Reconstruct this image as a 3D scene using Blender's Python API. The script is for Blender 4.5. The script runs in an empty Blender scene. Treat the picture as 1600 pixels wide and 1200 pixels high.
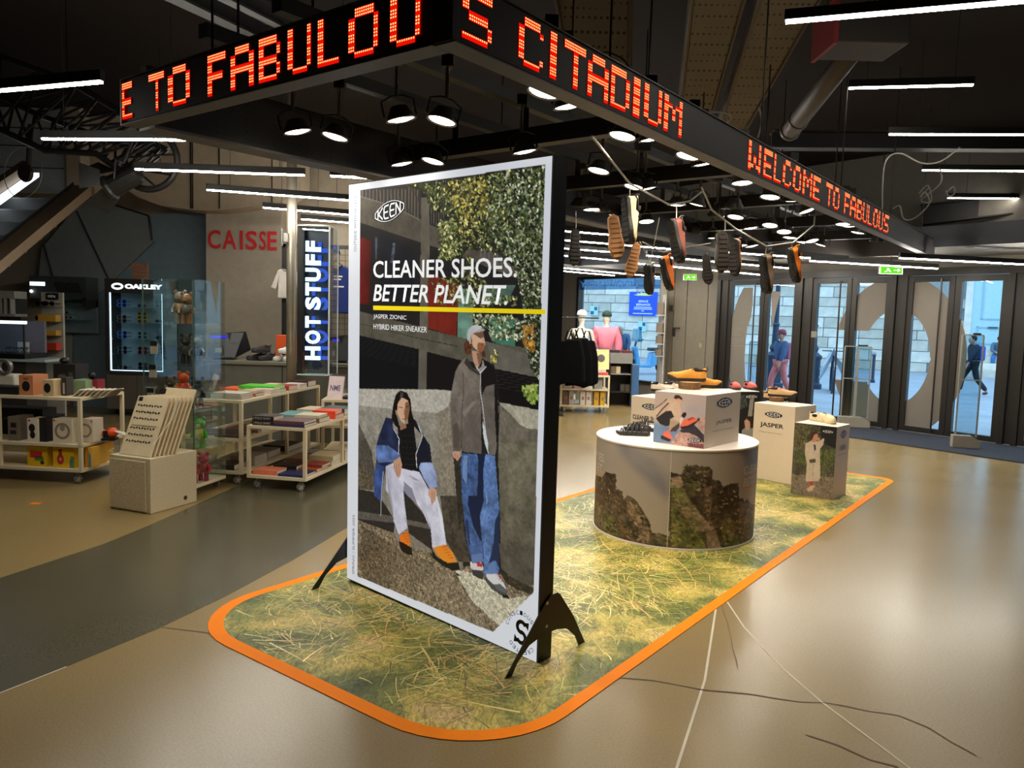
import bpy, math, random
import numpy as np
from mathutils import Vector, Matrix
random.seed(11); NR=np.random.RandomState(5)
SC=bpy.context.scene; COL=SC.collection
# ------------------------------------------------------------------ camera
H=1.65; FPX=1207.75; PIT=math.radians(5.0025); ROL=math.radians(1.6065)
cp,sp,cr,sr=math.cos(PIT),math.sin(PIT),math.cos(ROL),math.sin(ROL)
RM=np.array([[cr,-sr,0],[sr,cr,0],[0,0,1.]])@np.array([[1.,0,0],[0,-sp,-cp],[0,cp,-sp]])
cd=bpy.data.cameras.new('camera'); cam=bpy.data.objects.new('camera',cd); COL.objects.link(cam)
r_,d_,f_=RM[0],RM[1],RM[2]
cam.matrix_world=Matrix(((r_[0],-d_[0],-f_[0],0),(r_[1],-d_[1],-f_[1],0),(r_[2],-d_[2],-f_[2],H),(0,0,0,1)))
cd.sensor_fit='HORIZONTAL'; cd.sensor_width=36; cd.lens=36*FPX/1600; cd.clip_start=.05; cd.clip_end=300
SC.camera=cam
# ------------------------------------------------------------------ sky, exposure
W=bpy.data.worlds.new('sky'); SC.world=W; W.use_nodes=True
bg=W.node_tree.nodes['Background']; bg.inputs[0].default_value=(.56,.78,1.0,1); bg.inputs[1].default_value=3.0
vs=SC.view_settings; vs.view_transform='Standard'; vs.look='None'; vs.gamma=1; vs.exposure=0.0
try: vs.use_curve_mapping=False
except Exception: pass
LAMP_W=34.0; TUBE_E=120.0
SC.cycles.transparent_max_bounces=40
# ------------------------------------------------------------------ geometry helpers
def ray(x,y): return RM.T@np.array([(x-800)/FPX,(y-600)/FPX,1.])
def G(x,y,z=0.):
    d=ray(x,y); t=(z-H)/d[2]; return Vector((d[0]*t,d[1]*t,z))
def AT(x,y,Y):
    d=ray(x,y); t=Y/d[1]; return Vector((d[0]*t,Y,H+d[2]*t))
def ONP(x,y,p0,n):
    d=ray(x,y); c=np.array([0,0,H]); n=np.array(n)[:3]; t=((np.array(p0)-c)@n)/(d@n); return Vector(c+d*t)
def PR(X,Y,Z):
    v=RM@np.array([X,Y,Z-H]); return (FPX*v[0]/v[2]+800, FPX*v[1]/v[2]+600)
AZ=math.radians(37.16); SA,CA=math.sin(AZ),math.cos(AZ)
def UV(u,v,z=0.): return Vector((u*SA+v*CA,u*CA-v*SA,z))
YAW=math.pi/2-AZ           # rz that turns local +x onto the u axis
def lin(c):
    c=np.array(c,float)/255.; return np.where(c<=.04045,c/12.92,((c+.055)/1.055)**2.4)
def L4(c): a=lin(c); return (float(a[0]),float(a[1]),float(a[2]),1.)
# ------------------------------------------------------------------ materials
MATS={}
def M(name,col=(128,128,128),rough=.5,metal=0.,emit=0.,ecol=None,var=.08,scale=9.,bump=0.,spec=.5,detail=4.,stretch=None):
    if name in MATS: return MATS[name]
    m=bpy.data.materials.new(name); m.use_nodes=True; nt=m.node_tree; b=nt.nodes['Principled BSDF']
    N=nt.nodes.new; Lk=nt.links.new
    tc=N('ShaderNodeTexCoord'); mp=N('ShaderNodeMapping'); Lk(tc.outputs['Object'],mp.inputs[0])
    if stretch: mp.inputs['Scale'].default_value=stretch
    no=N('ShaderNodeTexNoise'); no.inputs['Scale'].default_value=scale; no.inputs['Detail'].default_value=detail
    Lk(mp.outputs[0],no.inputs['Vector'])
    mx=N('ShaderNodeMix'); mx.data_type='RGBA'; Lk(no.outputs[0],mx.inputs[0])
    a=L4(col); mx.inputs[6].default_value=tuple(max(0,x*(1-2*var)) for x in a[:3])+(1,); mx.inputs[7].default_value=tuple(min(1,x*(1+2*var)) for x in a[:3])+(1,)
    Lk(mx.outputs[2],b.inputs['Base Color'])
    b.inputs['Roughness'].default_value=rough; b.inputs['Metallic'].default_value=metal
    b.inputs['Specular IOR Level'].default_value=spec
    if emit: b.inputs['Emission Color'].default_value=L4(ecol or col); b.inputs['Emission Strength'].default_value=emit
    if bump:
        bp=N('ShaderNodeBump'); bp.inputs['Strength'].default_value=bump; bp.inputs['Distance'].default_value=.01; Lk(no.outputs[0],bp.inputs['Height']); Lk(bp.outputs[0],b.inputs['Normal'])
    MATS[name]=m; return m
def EM(name,col,strength):
    if name in MATS: return MATS[name]
    m=bpy.data.materials.new(name); m.use_nodes=True; nt=m.node_tree; nt.nodes.remove(nt.nodes['Principled BSDF'])
    e=nt.nodes.new('ShaderNodeEmission'); e.inputs[0].default_value=L4(col); e.inputs[1].default_value=strength
    nt.links.new(e.outputs[0],nt.nodes['Material Output'].inputs[0]); MATS[name]=m; return m
def GLASS(name,tint=(235,245,245),refl=.12,rough=.02,alpha=1.):
    if name in MATS: return MATS[name]
    m=bpy.data.materials.new(name); m.use_nodes=True; nt=m.node_tree; nt.nodes.remove(nt.nodes['Principled BSDF'])
    N=nt.nodes.new; t=N('ShaderNodeBsdfTransparent'); t.inputs[0].default_value=L4(tint)
    g=N('ShaderNodeBsdfGlossy'); g.inputs['Roughness'].default_value=rough; g.inputs[0].default_value=(1,1,1,1)
    lw=N('ShaderNodeLayerWeight'); lw.inputs[0].default_value=.5; pw=N('ShaderNodeMath'); pw.operation='POWER'; pw.inputs[1].default_value=4.; nt.links.new(lw.outputs['Facing'],pw.inputs[0])
    ml=N('ShaderNodeMapRange'); ml.inputs[3].default_value=refl*.25; ml.inputs[4].default_value=.65; nt.links.new(pw.outputs[0],ml.inputs[0])
    x=N('ShaderNodeMixShader'); nt.links.new(ml.outputs[0],x.inputs[0]); nt.links.new(t.outputs[0],x.inputs[1]); nt.links.new(g.outputs[0],x.inputs[2])
    nt.links.new(x.outputs[0],nt.nodes['Material Output'].inputs[0]); MATS[name]=m; return m
def PRINT(name,rough=.45,emit=0.,grain=0.,gscale=200.,base=1.):
    if name in MATS: return MATS[name]
    m=bpy.data.materials.new(name); m.use_nodes=True; nt=m.node_tree; b=nt.nodes['Principled BSDF']; N=nt.nodes.new; Lk=nt.links.new
    at=N('ShaderNodeAttribute'); at.attribute_name='Col'; out=at.outputs['Color']
    if grain:
        tc=N('ShaderNodeTexCoord'); no=N('ShaderNodeTexNoise'); no.inputs['Scale'].default_value=gscale; Lk(tc.outputs['Object'],no.inputs['Vector'])
        mr=N('ShaderNodeMapRange'); mr.inputs[3].default_value=1-grain; mr.inputs[4].default_value=1+grain; Lk(no.outputs[0],mr.inputs[0])
        vm=N('ShaderNodeVectorMath'); vm.operation='SCALE'; Lk(out,vm.inputs[0]); Lk(mr.outputs[0],vm.inputs[3]); out=vm.outputs[0]
    v2=N('ShaderNodeVectorMath'); v2.operation='SCALE'; v2.inputs[3].default_value=base; Lk(out,v2.inputs[0]); Lk(v2.outputs[0],b.inputs['Base Color']); b.inputs['Roughness'].default_value=rough
    if emit: Lk(out,b.inputs['Emission Color']); b.inputs['Emission Strength'].default_value=emit
    MATS[name]=m; return m
# ------------------------------------------------------------------ object helpers
def tag(o,label=None,cat=None,group=None,kind=None):
    if label: o['label']=label
    if cat: o['category']=cat
    if group: o['group']=group
    if kind: o['kind']=kind
    return o
def thing(name,label,cat,loc=(0,0,0),rz=0.,group=None,mat=None):
    o=bpy.data.objects.new(name,None); o.empty_display_size=.1; COL.objects.link(o)
    if mat is not None: o.matrix_world=mat
    else: o.location=loc; o.rotation_euler=(0,0,rz)
    return tag(o,label,cat,group)
class MB:
    def __init__(s): s.v=[]; s.f=[]; s.m=[]; s.T=None; s.mi=0
    def add(s,vs,fs):
        b=len(s.v)
        for q in vs:
            q=Vector(q); s.v.append(tuple(s.T@q) if s.T is not None else tuple(q))
        for f in fs: s.f.append([b+i for i in f]); s.m.append(s.mi)
        return s
    def box(s,x0,x1,y0,y1,z0,z1):
        return s.add([(x0,y0,z0),(x1,y0,z0),(x1,y1,z0),(x0,y1,z0),(x0,y0,z1),(x1,y0,z1),(x1,y1,z1),(x0,y1,z1)],[(3,2,1,0),(4,5,6,7),(0,1,5,4),(1,2,6,5),(2,3,7,6),(3,0,4,7)])
    def quad(s,a,b,c,d): return s.add([a,b,c,d],[(0,1,2,3)])
    def hexa(s,p): return s.add(p,[(3,2,1,0),(4,5,6,7),(0,1,5,4),(1,2,6,5),(2,3,7,6),(3,0,4,7)])
    def prism(s,poly,z0,z1):
        n=len(poly); a=sum(poly[i][0]*poly[(i+1)%n][1]-poly[(i+1)%n][0]*poly[i][1] for i in range(n))
        if a<0: poly=poly[::-1]
        return s.add([(x,y,z0) for x,y in poly]+[(x,y,z1) for x,y in poly],[tuple(range(n-1,-1,-1)),tuple(range(n,2*n))]+[(i,(i+1)%n,n+(i+1)%n,n+i) for i in range(n)])
    def prismy(s,poly,y0,y1):   # polygon in x,z extruded in y
        n=len(poly); a=sum(poly[i][0]*poly[(i+1)%n][1]-poly[(i+1)%n][0]*poly[i][1] for i in range(n))
        if a<0: poly=poly[::-1]
        return s.add([(x,y0,z) for x,z in poly]+[(x,y1,z) for x,z in poly],[tuple(range(n)),tuple(range(2*n-1,n-1,-1))]+[((i+1)%n,i,n+i,n+(i+1)%n) for i in range(n)])
    def tube(s,pts,r,n=8,closed=False,caps=True):
        pts=[Vector(p) for p in pts]; k=len(pts); rr=r if hasattr(r,'__len__') else [r]*k
        vs=[]; up=None
        for i,p in enumerate(pts):
            a=pts[i-1] if (i>0 or closed) else p; b=pts[(i+1)%k] if (i<k-1 or closed) else p
            t=(b-a).normalized() if (b-a).length>1e-9 else Vector((0,0,1))
            if up is None: up=Vector((0,0,1)) if abs(t.z)<.9 else Vector((1,0,0))
            x=t.cross(up)
            if x.length<1e-4: x=t.orthogonal()
            x.normalize(); y=x.cross(t).normalized(); up=y
            for j in range(n):
                an=2*math.pi*j/n; vs.append(p+(x*math.cos(an)+y*math.sin(an))*rr[i])
        fs=[]
        for i in range(k if closed else k-1):
            for j in range(n):
                a=i*n+j; b=i*n+(j+1)%n; c=((i+1)%k)*n+(j+1)%n; d=((i+1)%k)*n+j; fs.append((a,d,c,b))
        if caps and not closed: fs.append(tuple(range(n))); fs.append(tuple(range(k*n-1,(k-1)*n-1,-1)))
        return s.add(vs,fs)
    def lathe(s,prof,n=16,c=(0,0,0)):
        vs=[]; k=len(prof)
        for r,z in prof:
            for j in range(n): an=2*math.pi*j/n; vs.append((c[0]+r*math.cos(an),c[1]+r*math.sin(an),c[2]+z))
        fs=[(i*n+j,i*n+(j+1)%n,(i+1)*n+(j+1)%n,(i+1)*n+j) for i in range(k-1) for j in range(n)]
        if prof[0][0]>1e-6: fs.append(tuple(range(n-1,-1,-1)))
        if prof[-1][0]>1e-6: fs.append(tuple(range((k-1)*n,k*n)))
        return s.add(vs,fs)
    def ball(s,c,rx,ry=None,rz=None,n=12,k=8):
        ry=ry or rx; rz=rz or rx; vs=[]
        for i in range(k+1):
            th=math.pi*i/k
            for j in range(n): an=2*math.pi*j/n; vs.append((c[0]+rx*math.sin(th)*math.cos(an),c[1]+ry*math.sin(th)*math.sin(an),c[2]-rz*math.cos(th)))
        return s.add(vs,[(i*n+j,i*n+(j+1)%n,(i+1)*n+(j+1)%n,(i+1)*n+j) for i in range(k) for j in range(n)])
    def arc(s,cx,y,cz,r0,r1,a0,a1,y1,n=16):   # ring segment in x,z, extruded y..y1
        P=[(cx+r1*math.cos(a0+(a1-a0)*i/n),cz+r1*math.sin(a0+(a1-a0)*i/n)) for i in range(n+1)]
        Q=[(cx+r0*math.cos(a0+(a1-a0)*i/n),cz+r0*math.sin(a0+(a1-a0)*i/n)) for i in range(n+1)]
        for i in range(n): s.prismy([P[i],P[i+1],Q[i+1],Q[i]],y,y1)
        return s
    def mesh(s,name,mats,smooth=False):
        me=bpy.data.meshes.new(name); me.from_pydata(s.v,[],s.f)
        for m in (mats if isinstance(mats,(list,tuple)) else [mats]): me.materials.append(m)
        if isinstance(mats,(list,tuple)): me.polygons.foreach_set('material_index',s.m)
        if smooth: me.polygons.foreach_set('use_smooth',[True]*len(me.polygons))
        me.update(); return me
    def build(s,name,mats,parent=None,smooth=False,bevel=0.,loc=None,rz=None,mat=None,segs=2):
        o=bpy.data.objects.new(name,s.mesh(name,mats,smooth)); COL.objects.link(o)
        if parent is not None: o.parent=parent
        if mat is not None: o.matrix_local=mat
        if loc is not None: o.location=loc
        if rz is not None: o.rotation_euler=(0,0,rz)
        if bevel: b=o.modifiers.new('bevel','BEVEL'); b.width=bevel; b.segments=segs; b.limit_method='ANGLE'
        return o
def put(me,name,parent=None,mat=None,loc=None,rz=None):
    o=bpy.data.objects.new(name,me); COL.objects.link(o)
    if parent is not None: o.parent=parent
    if mat is not None: o.matrix_local=mat
    if loc is not None: o.location=loc
    if rz is not None: o.rotation_euler=(0,0,rz)
    return o
def copy_tree(o,parent=None):
    c=o.copy(); COL.objects.link(c); c.parent=parent
    for ch in o.children: copy_tree(ch,c)
    return c
def struct(o): o['kind']='structure'; return o
def frame(o,x,y=None):
    """matrix: origin o, local x along x, z up-ish given y (normal away)"""
    x=Vector(x).normalized(); z=Vector((0,0,1)) if y is None else None
    if y is None: yv=z.cross(x).normalized(); z=x.cross(yv)
    else: yv=Vector(y).normalized(); z=x.cross(yv).normalized()
    return Matrix(((x.x,yv.x,z.x,o[0]),(x.y,yv.y,z.y,o[1]),(x.z,yv.z,z.z,o[2]),(0,0,0,1)))
# text: flat mesh fitted into a w x h box, lying in local x,z, facing -y
def text(body,mat,parent,x,z,w,h,y=0.,shear=0.,bold=0.,ext=.0004,rot=0,name='lettering',flip=False,local=None,space=1.):
    cu=bpy.data.curves.new('t','FONT'); cu.body=body; cu.size=1; cu.shear=shear; cu.offset=bold; cu.resolution_u=3; cu.space_character=space
    ob=bpy.data.objects.new('t',cu); COL.objects.link(ob)
    dg=bpy.context.evaluated_depsgraph_get(); me=bpy.data.meshes.new_from_object(ob.evaluated_get(dg))
    bpy.data.objects.remove(ob); bpy.data.curves.remove(cu)
    n=len(me.vertices); co=np.zeros(n*3); me.vertices.foreach_get('co',co); co=co.reshape(-1,3)
    mn,mxx=co.min(0),co.max(0); co[:,0]=(co[:,0]-mn[0])/(mxx[0]-mn[0]); co[:,1]=(co[:,1]-mn[1])/(mxx[1]-mn[1])
    if flip: co[:,0]=1-co[:,0]
    if rot: a=co.copy(); co[:,0]=1-a[:,1]; co[:,1]=a[:,0]     # reads upwards
    out=np.stack([x+co[:,0]*w,np.full(n,y-ext),z+co[:,1]*h],1)
    me.vertices.foreach_set('co',out.ravel()); me.materials.clear(); me.materials.append(mat); me.update(); me.name=name
    o=bpy.data.objects.new(name,me); COL.objects.link(o); o.parent=parent
    if local is not None: o.matrix_local=local
    return o
# ------------------------------------------------------------------ print painter (colours of flat printed graphics, on a fine grid)
def vnoise(h,w,cell,octv=3,seed=0):
    r=np.random.RandomState(seed); out=np.zeros((h,w)); amp=1.; tot=0
    for o in range(octv):
        c=max(cell/2**o,1.); gh,gw=int(h/c)+3,int(w/c)+3; g=r.rand(gh,gw)
        y=np.arange(h)/c; x=np.arange(w)/c; yi=y.astype(int); xi=x.astype(int); fy=(y-yi)[:,None]; fx=(x-xi)[None]
        fy=fy*fy*(3-2*fy); fx=fx*fx*(3-2*fx)
        a=g[yi][:,xi];b=g[yi][:,xi+1];c2=g[yi+1][:,xi];d=g[yi+1][:,xi+1]
        out+=amp*((a*(1-fx)+b*fx)*(1-fy)+(c2*(1-fx)+d*fx)*fy); tot+=amp; amp*=.6
    return out/tot
class Canvas:
    def __init__(s,X,Y,base):
        s.X=X; s.Y=Y; s.h,s.w=X.shape; s.c=np.zeros((s.h,s.w,3)); s.c[:]=base
        s.n1=vnoise(s.h,s.w,3,2,1)*2-1; s.n2=vnoise(s.h,s.w,14,4,2)*2-1; s.n3=vnoise(s.h,s.w,60,4,3)*2-1; s.n0=np.random.RandomState(4).rand(s.h,s.w)*2-1
    def mask(s,P):
        P=np.array(P,float); m=np.zeros((s.h,s.w),bool)
        bb=(s.X>=P[:,0].min())&(s.X<=P[:,0].max())&(s.Y>=P[:,1].min())&(s.Y<=P[:,1].max())
        x=s.X[bb]; y=s.Y[bb]; r=np.zeros(x.shape,bool); n=len(P)
        for i in range(n):
            x0,y0=P[i]; x1,y1=P[(i+1)%n]
            if y0==y1: continue
            r^=((y0>y)!=(y1>y))&(x<(x1-x0)*(y-y0)/(y1-y0)+x0)
        m[bb]=r; return m
    def fill(s,P,col,t1=0.,t2=0.,t3=0.,t0=0.,grad=None):
        m=s.mask(P); k=1+t1*s.n1[m]+t2*s.n2[m]+t3*s.n3[m]+t0*s.n0[m]
        c=np.array(col,float)[None]*np.ones((m.sum(),1))
        if grad:
            c2,p0,p1=grad; p0=np.array(p0,float); d=np.array(p1,float)-p0
            t=np.clip(((s.X[m]-p0[0])*d[0]+(s.Y[m]-p0[1])*d[1])/(d@d),0,1)[:,None]; c=c*(1-t)+np.array(c2,float)[None]*t
        s.c[m]=np.clip(c*k[:,None],0,255)
    def line(s,P,w,col):
        for (x0,y0),(x1,y1) in zip(P[:-1],P[1:]):
            dx,dy=x1-x0,y1-y0; l=math.hypot(dx,dy) or 1; nx,ny=-dy/l*w/2,dx/l*w/2
            s.fill([(x0+nx,y0+ny),(x1+nx,y1+ny),(x1-nx,y1-ny),(x0-nx,y0-ny)],col)
    def blur(s,k):
        for ax in (0,1):
            c=np.cumsum(np.concatenate([np.repeat(np.take(s.c,[0],ax),k+1,ax),s.c,np.repeat(np.take(s.c,[-1],ax),k,ax)],ax),ax); n=s.c.shape[ax]
            s.c=(np.take(c,range(2*k+1,2*k+1+n),ax)-np.take(c,range(0,n),ax))/(2*k+1)
    def ell(s,cx,cy,rx,ry,col,**k): s.fill([(cx+rx*math.cos(a*math.pi/10),cy+ry*math.sin(a*math.pi/10)) for a in range(20)],col,**k)
    def leaves(s,P,n,size,pal,seed=0):
        r=np.random.RandomState(seed); m=s.mask(P); ys,xs=np.nonzero(m)
        if len(ys)==0: return
        pal=np.array(pal,float)
        for i in range(n):
            k=r.randint(len(ys)); cy,cx=ys[k],xs[k]; a=r.rand()*3.14; l=size*(.6+.9*r.rand()); b=l*(.35+.25*r.rand()); R=int(l)+1
            y0,y1,x0,x1=max(0,cy-R),min(s.h,cy+R+1),max(0,cx-R),min(s.w,cx+R+1)
            yy,xx=np.mgrid[y0:y1,x0:x1]; dx=xx-cx; dy=yy-cy; u=dx*math.cos(a)+dy*math.sin(a); v=-dx*math.sin(a)+dy*math.cos(a)
            e=(u/l)**2+(v/b)**2<1; c=pal[r.randint(len(pal))]*(.75+.5*r.rand())
            sub=s.c[y0:y1,x0:x1]; sub[e]=np.clip(c,0,255)
def grid_mesh(name,VX,colors,mat,parent,local=None,wrap=False):
    h,w=VX.shape[:2]; me=bpy.data.meshes.new(name); n=h*w; me.vertices.add(n); me.vertices.foreach_set('co',VX.reshape(-1).astype(np.float32))
    ii,jj=np.mgrid[0:h-1,0:w-1]; a=(ii*w+jj).ravel(); q=np.stack([a,a+w,a+w+1,a+1],1)
    if wrap:
        i2=np.arange(h-1); q=np.concatenate([q,np.stack([i2*w+w-1,(i2+1)*w+w-1,(i2+1)*w,i2*w],1)])
    nf=len(q); me.loops.add(nf*4); me.loops.foreach_set('vertex_index',q.ravel().astype(np.int32)); me.polygons.add(nf)
    me.polygons.foreach_set('loop_start',(np.arange(nf)*4).astype(np.int32)); me.polygons.foreach_set('loop_total',np.full(nf,4,np.int32))
    at=me.color_attributes.new('Col','FLOAT_COLOR','POINT'); rgba=np.ones((n,4),np.float32); rgba[:,:3]=lin(colors.reshape(-1,3)); at.data.foreach_set('color',rgba.ravel())
    me.materials.append(mat); me.update(); me.validate()
    o=bpy.data.objects.new(name,me); COL.objects.link(o); o.parent=parent
    if local is not None: o.matrix_local=local
    return o
def homog(src,dst):
    A=[];b=[]
    for (x,y),(u,v) in zip(src,dst): A+= [[x,y,1,0,0,0,-u*x,-u*y],[0,0,0,x,y,1,-v*x,-v*y]]; b+=[u,v]
    h=np.linalg.solve(np.array(A,float),np.array(b,float)); return np.append(h,1).reshape(3,3)
def hmap(Hm,x,y):
    x=np.asarray(x,float); y=np.asarray(y,float); d=Hm[2,0]*x+Hm[2,1]*y+1
    return (Hm[0,0]*x+Hm[0,1]*y+Hm[0,2])/d,(Hm[1,0]*x+Hm[1,1]*y+Hm[1,2])/d
def crop(ox,oy,s): return lambda *p: [(ox+a/s,oy+b/s) for a,b in p]
# a rectangular printed panel: w x h metres in local x,z (y = facing -y), painted in the coordinates of its four corners
def panel_print(name,w,h,corners,nx,ny,base,painter,mat,parent,local=None,y=0.):
    Hm=homog([(0,0),(w,0),(w,h),(0,h)],[corners[3],corners[2],corners[1],corners[0]])   # corners TL,TR,BR,BL -> local
    xs=np.linspace(0,w,nx); zs=np.linspace(h,0,ny); Xg,Zg=np.meshgrid(xs,zs); PX,PY=hmap(Hm,Xg,Zg)
    cv=Canvas(PX,PY,base); painter(cv)
    V=np.stack([Xg,np.full_like(Xg,y),Zg],2); o=grid_mesh(name,V,cv.c,mat,parent,local); Hi=np.linalg.inv(Hm); return o,Hi/Hi[2,2]
# ================================================================== the setting
EF=Vector((-.603,.798,0)).normalized(); NF=Vector((.798,.603,0)).normalized(); DF=12.35
def FA(a,b,z=0.): q=EF*a+NF*b; return Vector((q.x,q.y,z))
def fpoly(mb,pts,z0,z1): mb.prism([(p[0],p[1]) for p in pts],z0,z1)
def FLOORMAT(name,c1,c2,rough):
    m=bpy.data.materials.new(name); m.use_nodes=True; nt=m.node_tree; b=nt.nodes['Principled BSDF']; N=nt.nodes.new; Lk=nt.links.new
    tc=N('ShaderNodeTexCoord'); n1=N('ShaderNodeTexNoise'); n1.inputs['Scale'].default_value=.8; n1.inputs['Detail'].default_value=1.5; n1.inputs['Roughness'].default_value=.45
    n2=N('ShaderNodeTexNoise'); n2.inputs['Scale'].default_value=110; n2.inputs['Detail'].default_value=3
    for n in (n1,n2): Lk(tc.outputs['Object'],n.inputs['Vector'])
    rp=N('ShaderNodeMapRange'); rp.inputs[1].default_value=0.; rp.inputs[2].default_value=1.; Lk(n1.outputs[0],rp.inputs[0])
    mx=N('ShaderNodeMix'); mx.data_type='RGBA'; mx.inputs[6].default_value=L4(c1); mx.inputs[7].default_value=L4(c2); Lk(rp.outputs[0],mx.inputs[0])
    sp_=N('ShaderNodeMapRange'); sp_.inputs[1].default_value=.3; sp_.inputs[2].default_value=.75; sp_.inputs[3].default_value=.86; sp_.inputs[4].default_value=1.1; Lk(n2.outputs[0],sp_.inputs[0])
    vm=N('ShaderNodeVectorMath'); vm.operation='SCALE'; Lk(mx.outputs[2],vm.inputs[0]); Lk(sp_.outputs[0],vm.inputs[3]); Lk(vm.outputs[0],b.inputs['Base Color'])
    r2=N('ShaderNodeMapRange'); r2.inputs[1].default_value=0.; r2.inputs[2].default_value=1.; r2.inputs[3].default_value=rough-.03; r2.inputs[4].default_value=rough+.04; Lk(n1.outputs[0],r2.inputs[0]); Lk(r2.outputs[0],b.inputs['Roughness'])
    MATS[name]=m; return m
fl=MB(); fpoly(fl,[FA(22,-13),FA(22,DF+.1),FA(-7,DF+.1),FA(-7,-13)],-.1,0)
floor=struct(fl.build('floor',FLOORMAT('polished_concrete',(132,112,72),(147,126,84),.24)))
cf=crop(0,700,2.4); c8=crop(900,700,2.2857)
up=cf((-300,575),(0,488),(390,360),(560,290),(840,165),(1000,95),(1260,-20)); lo=cf((-300,1030),(0,918),(250,820),(600,675),(850,555),(1100,420),(1300,300),(1400,225),(1480,140),(1500,40))
bd=MB(); fpoly(bd,[G(*p) for p in up]+[G(*p) for p in lo[::-1]],0.,.0012)  # real band; its far end also paints in the shadow under the carts
bd.build('floor_band',FLOORMAT('grey_green_screed_and_shade',(72,68,52),(82,78,60),.24),floor)
def ribbon(name,px,w,mat,parent,z=.0014,jit=0.):
    P=[G(*p) for p in px]; Q=[]
    for a,b in zip(P[:-1],P[1:]):
        n=max(1,int((b-a).length/.08)) if jit else 1
        for i in range(n): Q.append(a+(b-a)*(i/n)+(Vector((random.uniform(-jit,jit),random.uniform(-jit,jit),0)) if i else Vector()))
    Q.append(P[-1]); mb=MB(); vs=[];fs=[]
    for i,q in enumerate(Q):
        t=(Q[min(i+1,len(Q)-1)]-Q[max(i-1,0)]).normalized(); n=Vector((-t.y,t.x,0)); ww=w*(random.uniform(.5,1.2) if jit else 1)/2
        vs+=[q+n*ww+Vector((0,0,z)),q-n*ww+Vector((0,0,z))]
    fs=[(2*i,2*i+1,2*i+3,2*i+2) for i in range(len(Q)-1)]; mb.add(vs,fs); return mb.build(name,mat,parent)
JM=M('pale_joint_filler',(196,186,166),.5); KM=M('crack_dark',(88,72,54),.8)
ribbon('joint_strip',c8((500,570),(460,830),(360,1143),(330,1240)),.011,JM,floor)
ribbon('joint_strip',c8((540,550),(600,640),(740,790),(880,910),(1190,1143),(1330,1240)),.009,JM,floor)
ribbon('joint_strip',[(0,1083),(104,1042)],.008,JM,floor)
ribbon('crack',c8((130,820),(270,830),(455,865),(620,880),(800,908),(890,910),(1040,940),(1150,955),(1260,1000),(1430,1100)),.010,KM,floor,jit=.008)
ribbon('crack',c8((820,1025),(930,1060),(1050,1115),(1150,1140)),.010,KM,floor,jit=.008)
ribbon('crack',c8((520,560),(545,650),(578,790)),.004,KM,floor,jit=.006)
ribbon('crack',cf((600,672),(700,684),(780,694),(900,740)),.009,KM,floor,jit=.008)
mk=MB(); q=G(56,786.5); mk.prism([(q.x-.045,q.y-.03),(q.x+.04,q.y-.03),(q.x+.045,q.y+.03),(q.x-.04,q.y+.03)],0,.001); mk.build('orange_floor_mark',M('orange_tape',(240,125,20),.5),floor)
CEIL=4.4
ce=MB(); fpoly(ce,[FA(22,-13),FA(22,DF+.1),FA(-7,DF+.1),FA(-7,-13)],CEIL,CEIL+.1); struct(ce.build('ceiling',M('dark_ceiling_paint',(34,28,25),.9,spec=.1)))
WD=M('dark_wall_paint',(30,28,27),.85,spec=.2)
w=MB(); fpoly(w,[FA(22,-13),FA(22,-13.1),FA(-7,-13.1),FA(-7,-13)],0,CEIL); struct(w.build('wall_rear',WD))
w=MB(); fpoly(w,[FA(-7,-13),FA(-7,DF),FA(-7.1,DF),FA(-7.1,-13)],0,CEIL); struct(w.build('wall_right',WD))
w=MB(); fpoly(w,[FA(22,-13),FA(22,DF),FA(22.1,DF),FA(22.1,-13)],0,CEIL); struct(w.build('wall_far',WD))
# --- facade
FM=frame(FA(0,DF),-EF)      # local x: to the right seen from inside, y: outwards
def fx(px,py): q=FM.inverted()@ONP(px,py,NF*DF,NF); return (q.x,q.z)
WB=M('beige_grey_panel',(120,112,98),.55)
DK=M('dark_bronze_frame',(42,38,34),.4,.3); TH=M('brushed_threshold',(200,205,210),.3,.8)
w=MB(); w.box(-22,-13.85,0,.2,0,CEIL); w.box(-13.85,-11.15,0,.2,2.62,CEIL); w.box(-13.85,-11.15,0,.2,0,.28); w.box(-9.73,-1.1,0,.2,2.56,CEIL); w.box(-1.1,7,0,.2,0,CEIL)
wf=struct(w.build('wall_front',M('facade_wall',(104,98,90),.7),mat=FM))
for i,(a,b) in enumerate([(-11.15,-10.86),(-10.85,-10.52),(-10.51,-9.99),(-9.98,-9.74)]):
    m=MB(); m.box(a,b-.006,0,.16,0,CEIL-.01); m.build('panel',WB,wf,bevel=.004)
m=MB(); m.box(-11.2,-11.02,-.05,0,0,CEIL-.01); m.build('corner_post',M('pillar_grey',(150,144,132),.5),wf,bevel=.005)
m=MB(); m.box(-10.82,-10.79,-.05,0,1.33,1.52); m.box(-10.80,-10.62,-.09,-.06,1.49,1.52); m.box(-10.80,-10.78,-.09,-.06,1.36,1.5); m.build('door_lever',M('lever_grey',(70,66,62),.4,.5),wf)
m=MB(); m.box(-10.14,-10.07,-.012,0,1.13,1.22); m.build('wall_switch',M('switch_box',(150,140,112),.5),wf)
m=MB(); m.box(-10.95,-10.88,-.03,0,1.85,1.97); m.build('wall_sensor',M('sensor_dark',(70,60,52),.5),wf)
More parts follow.
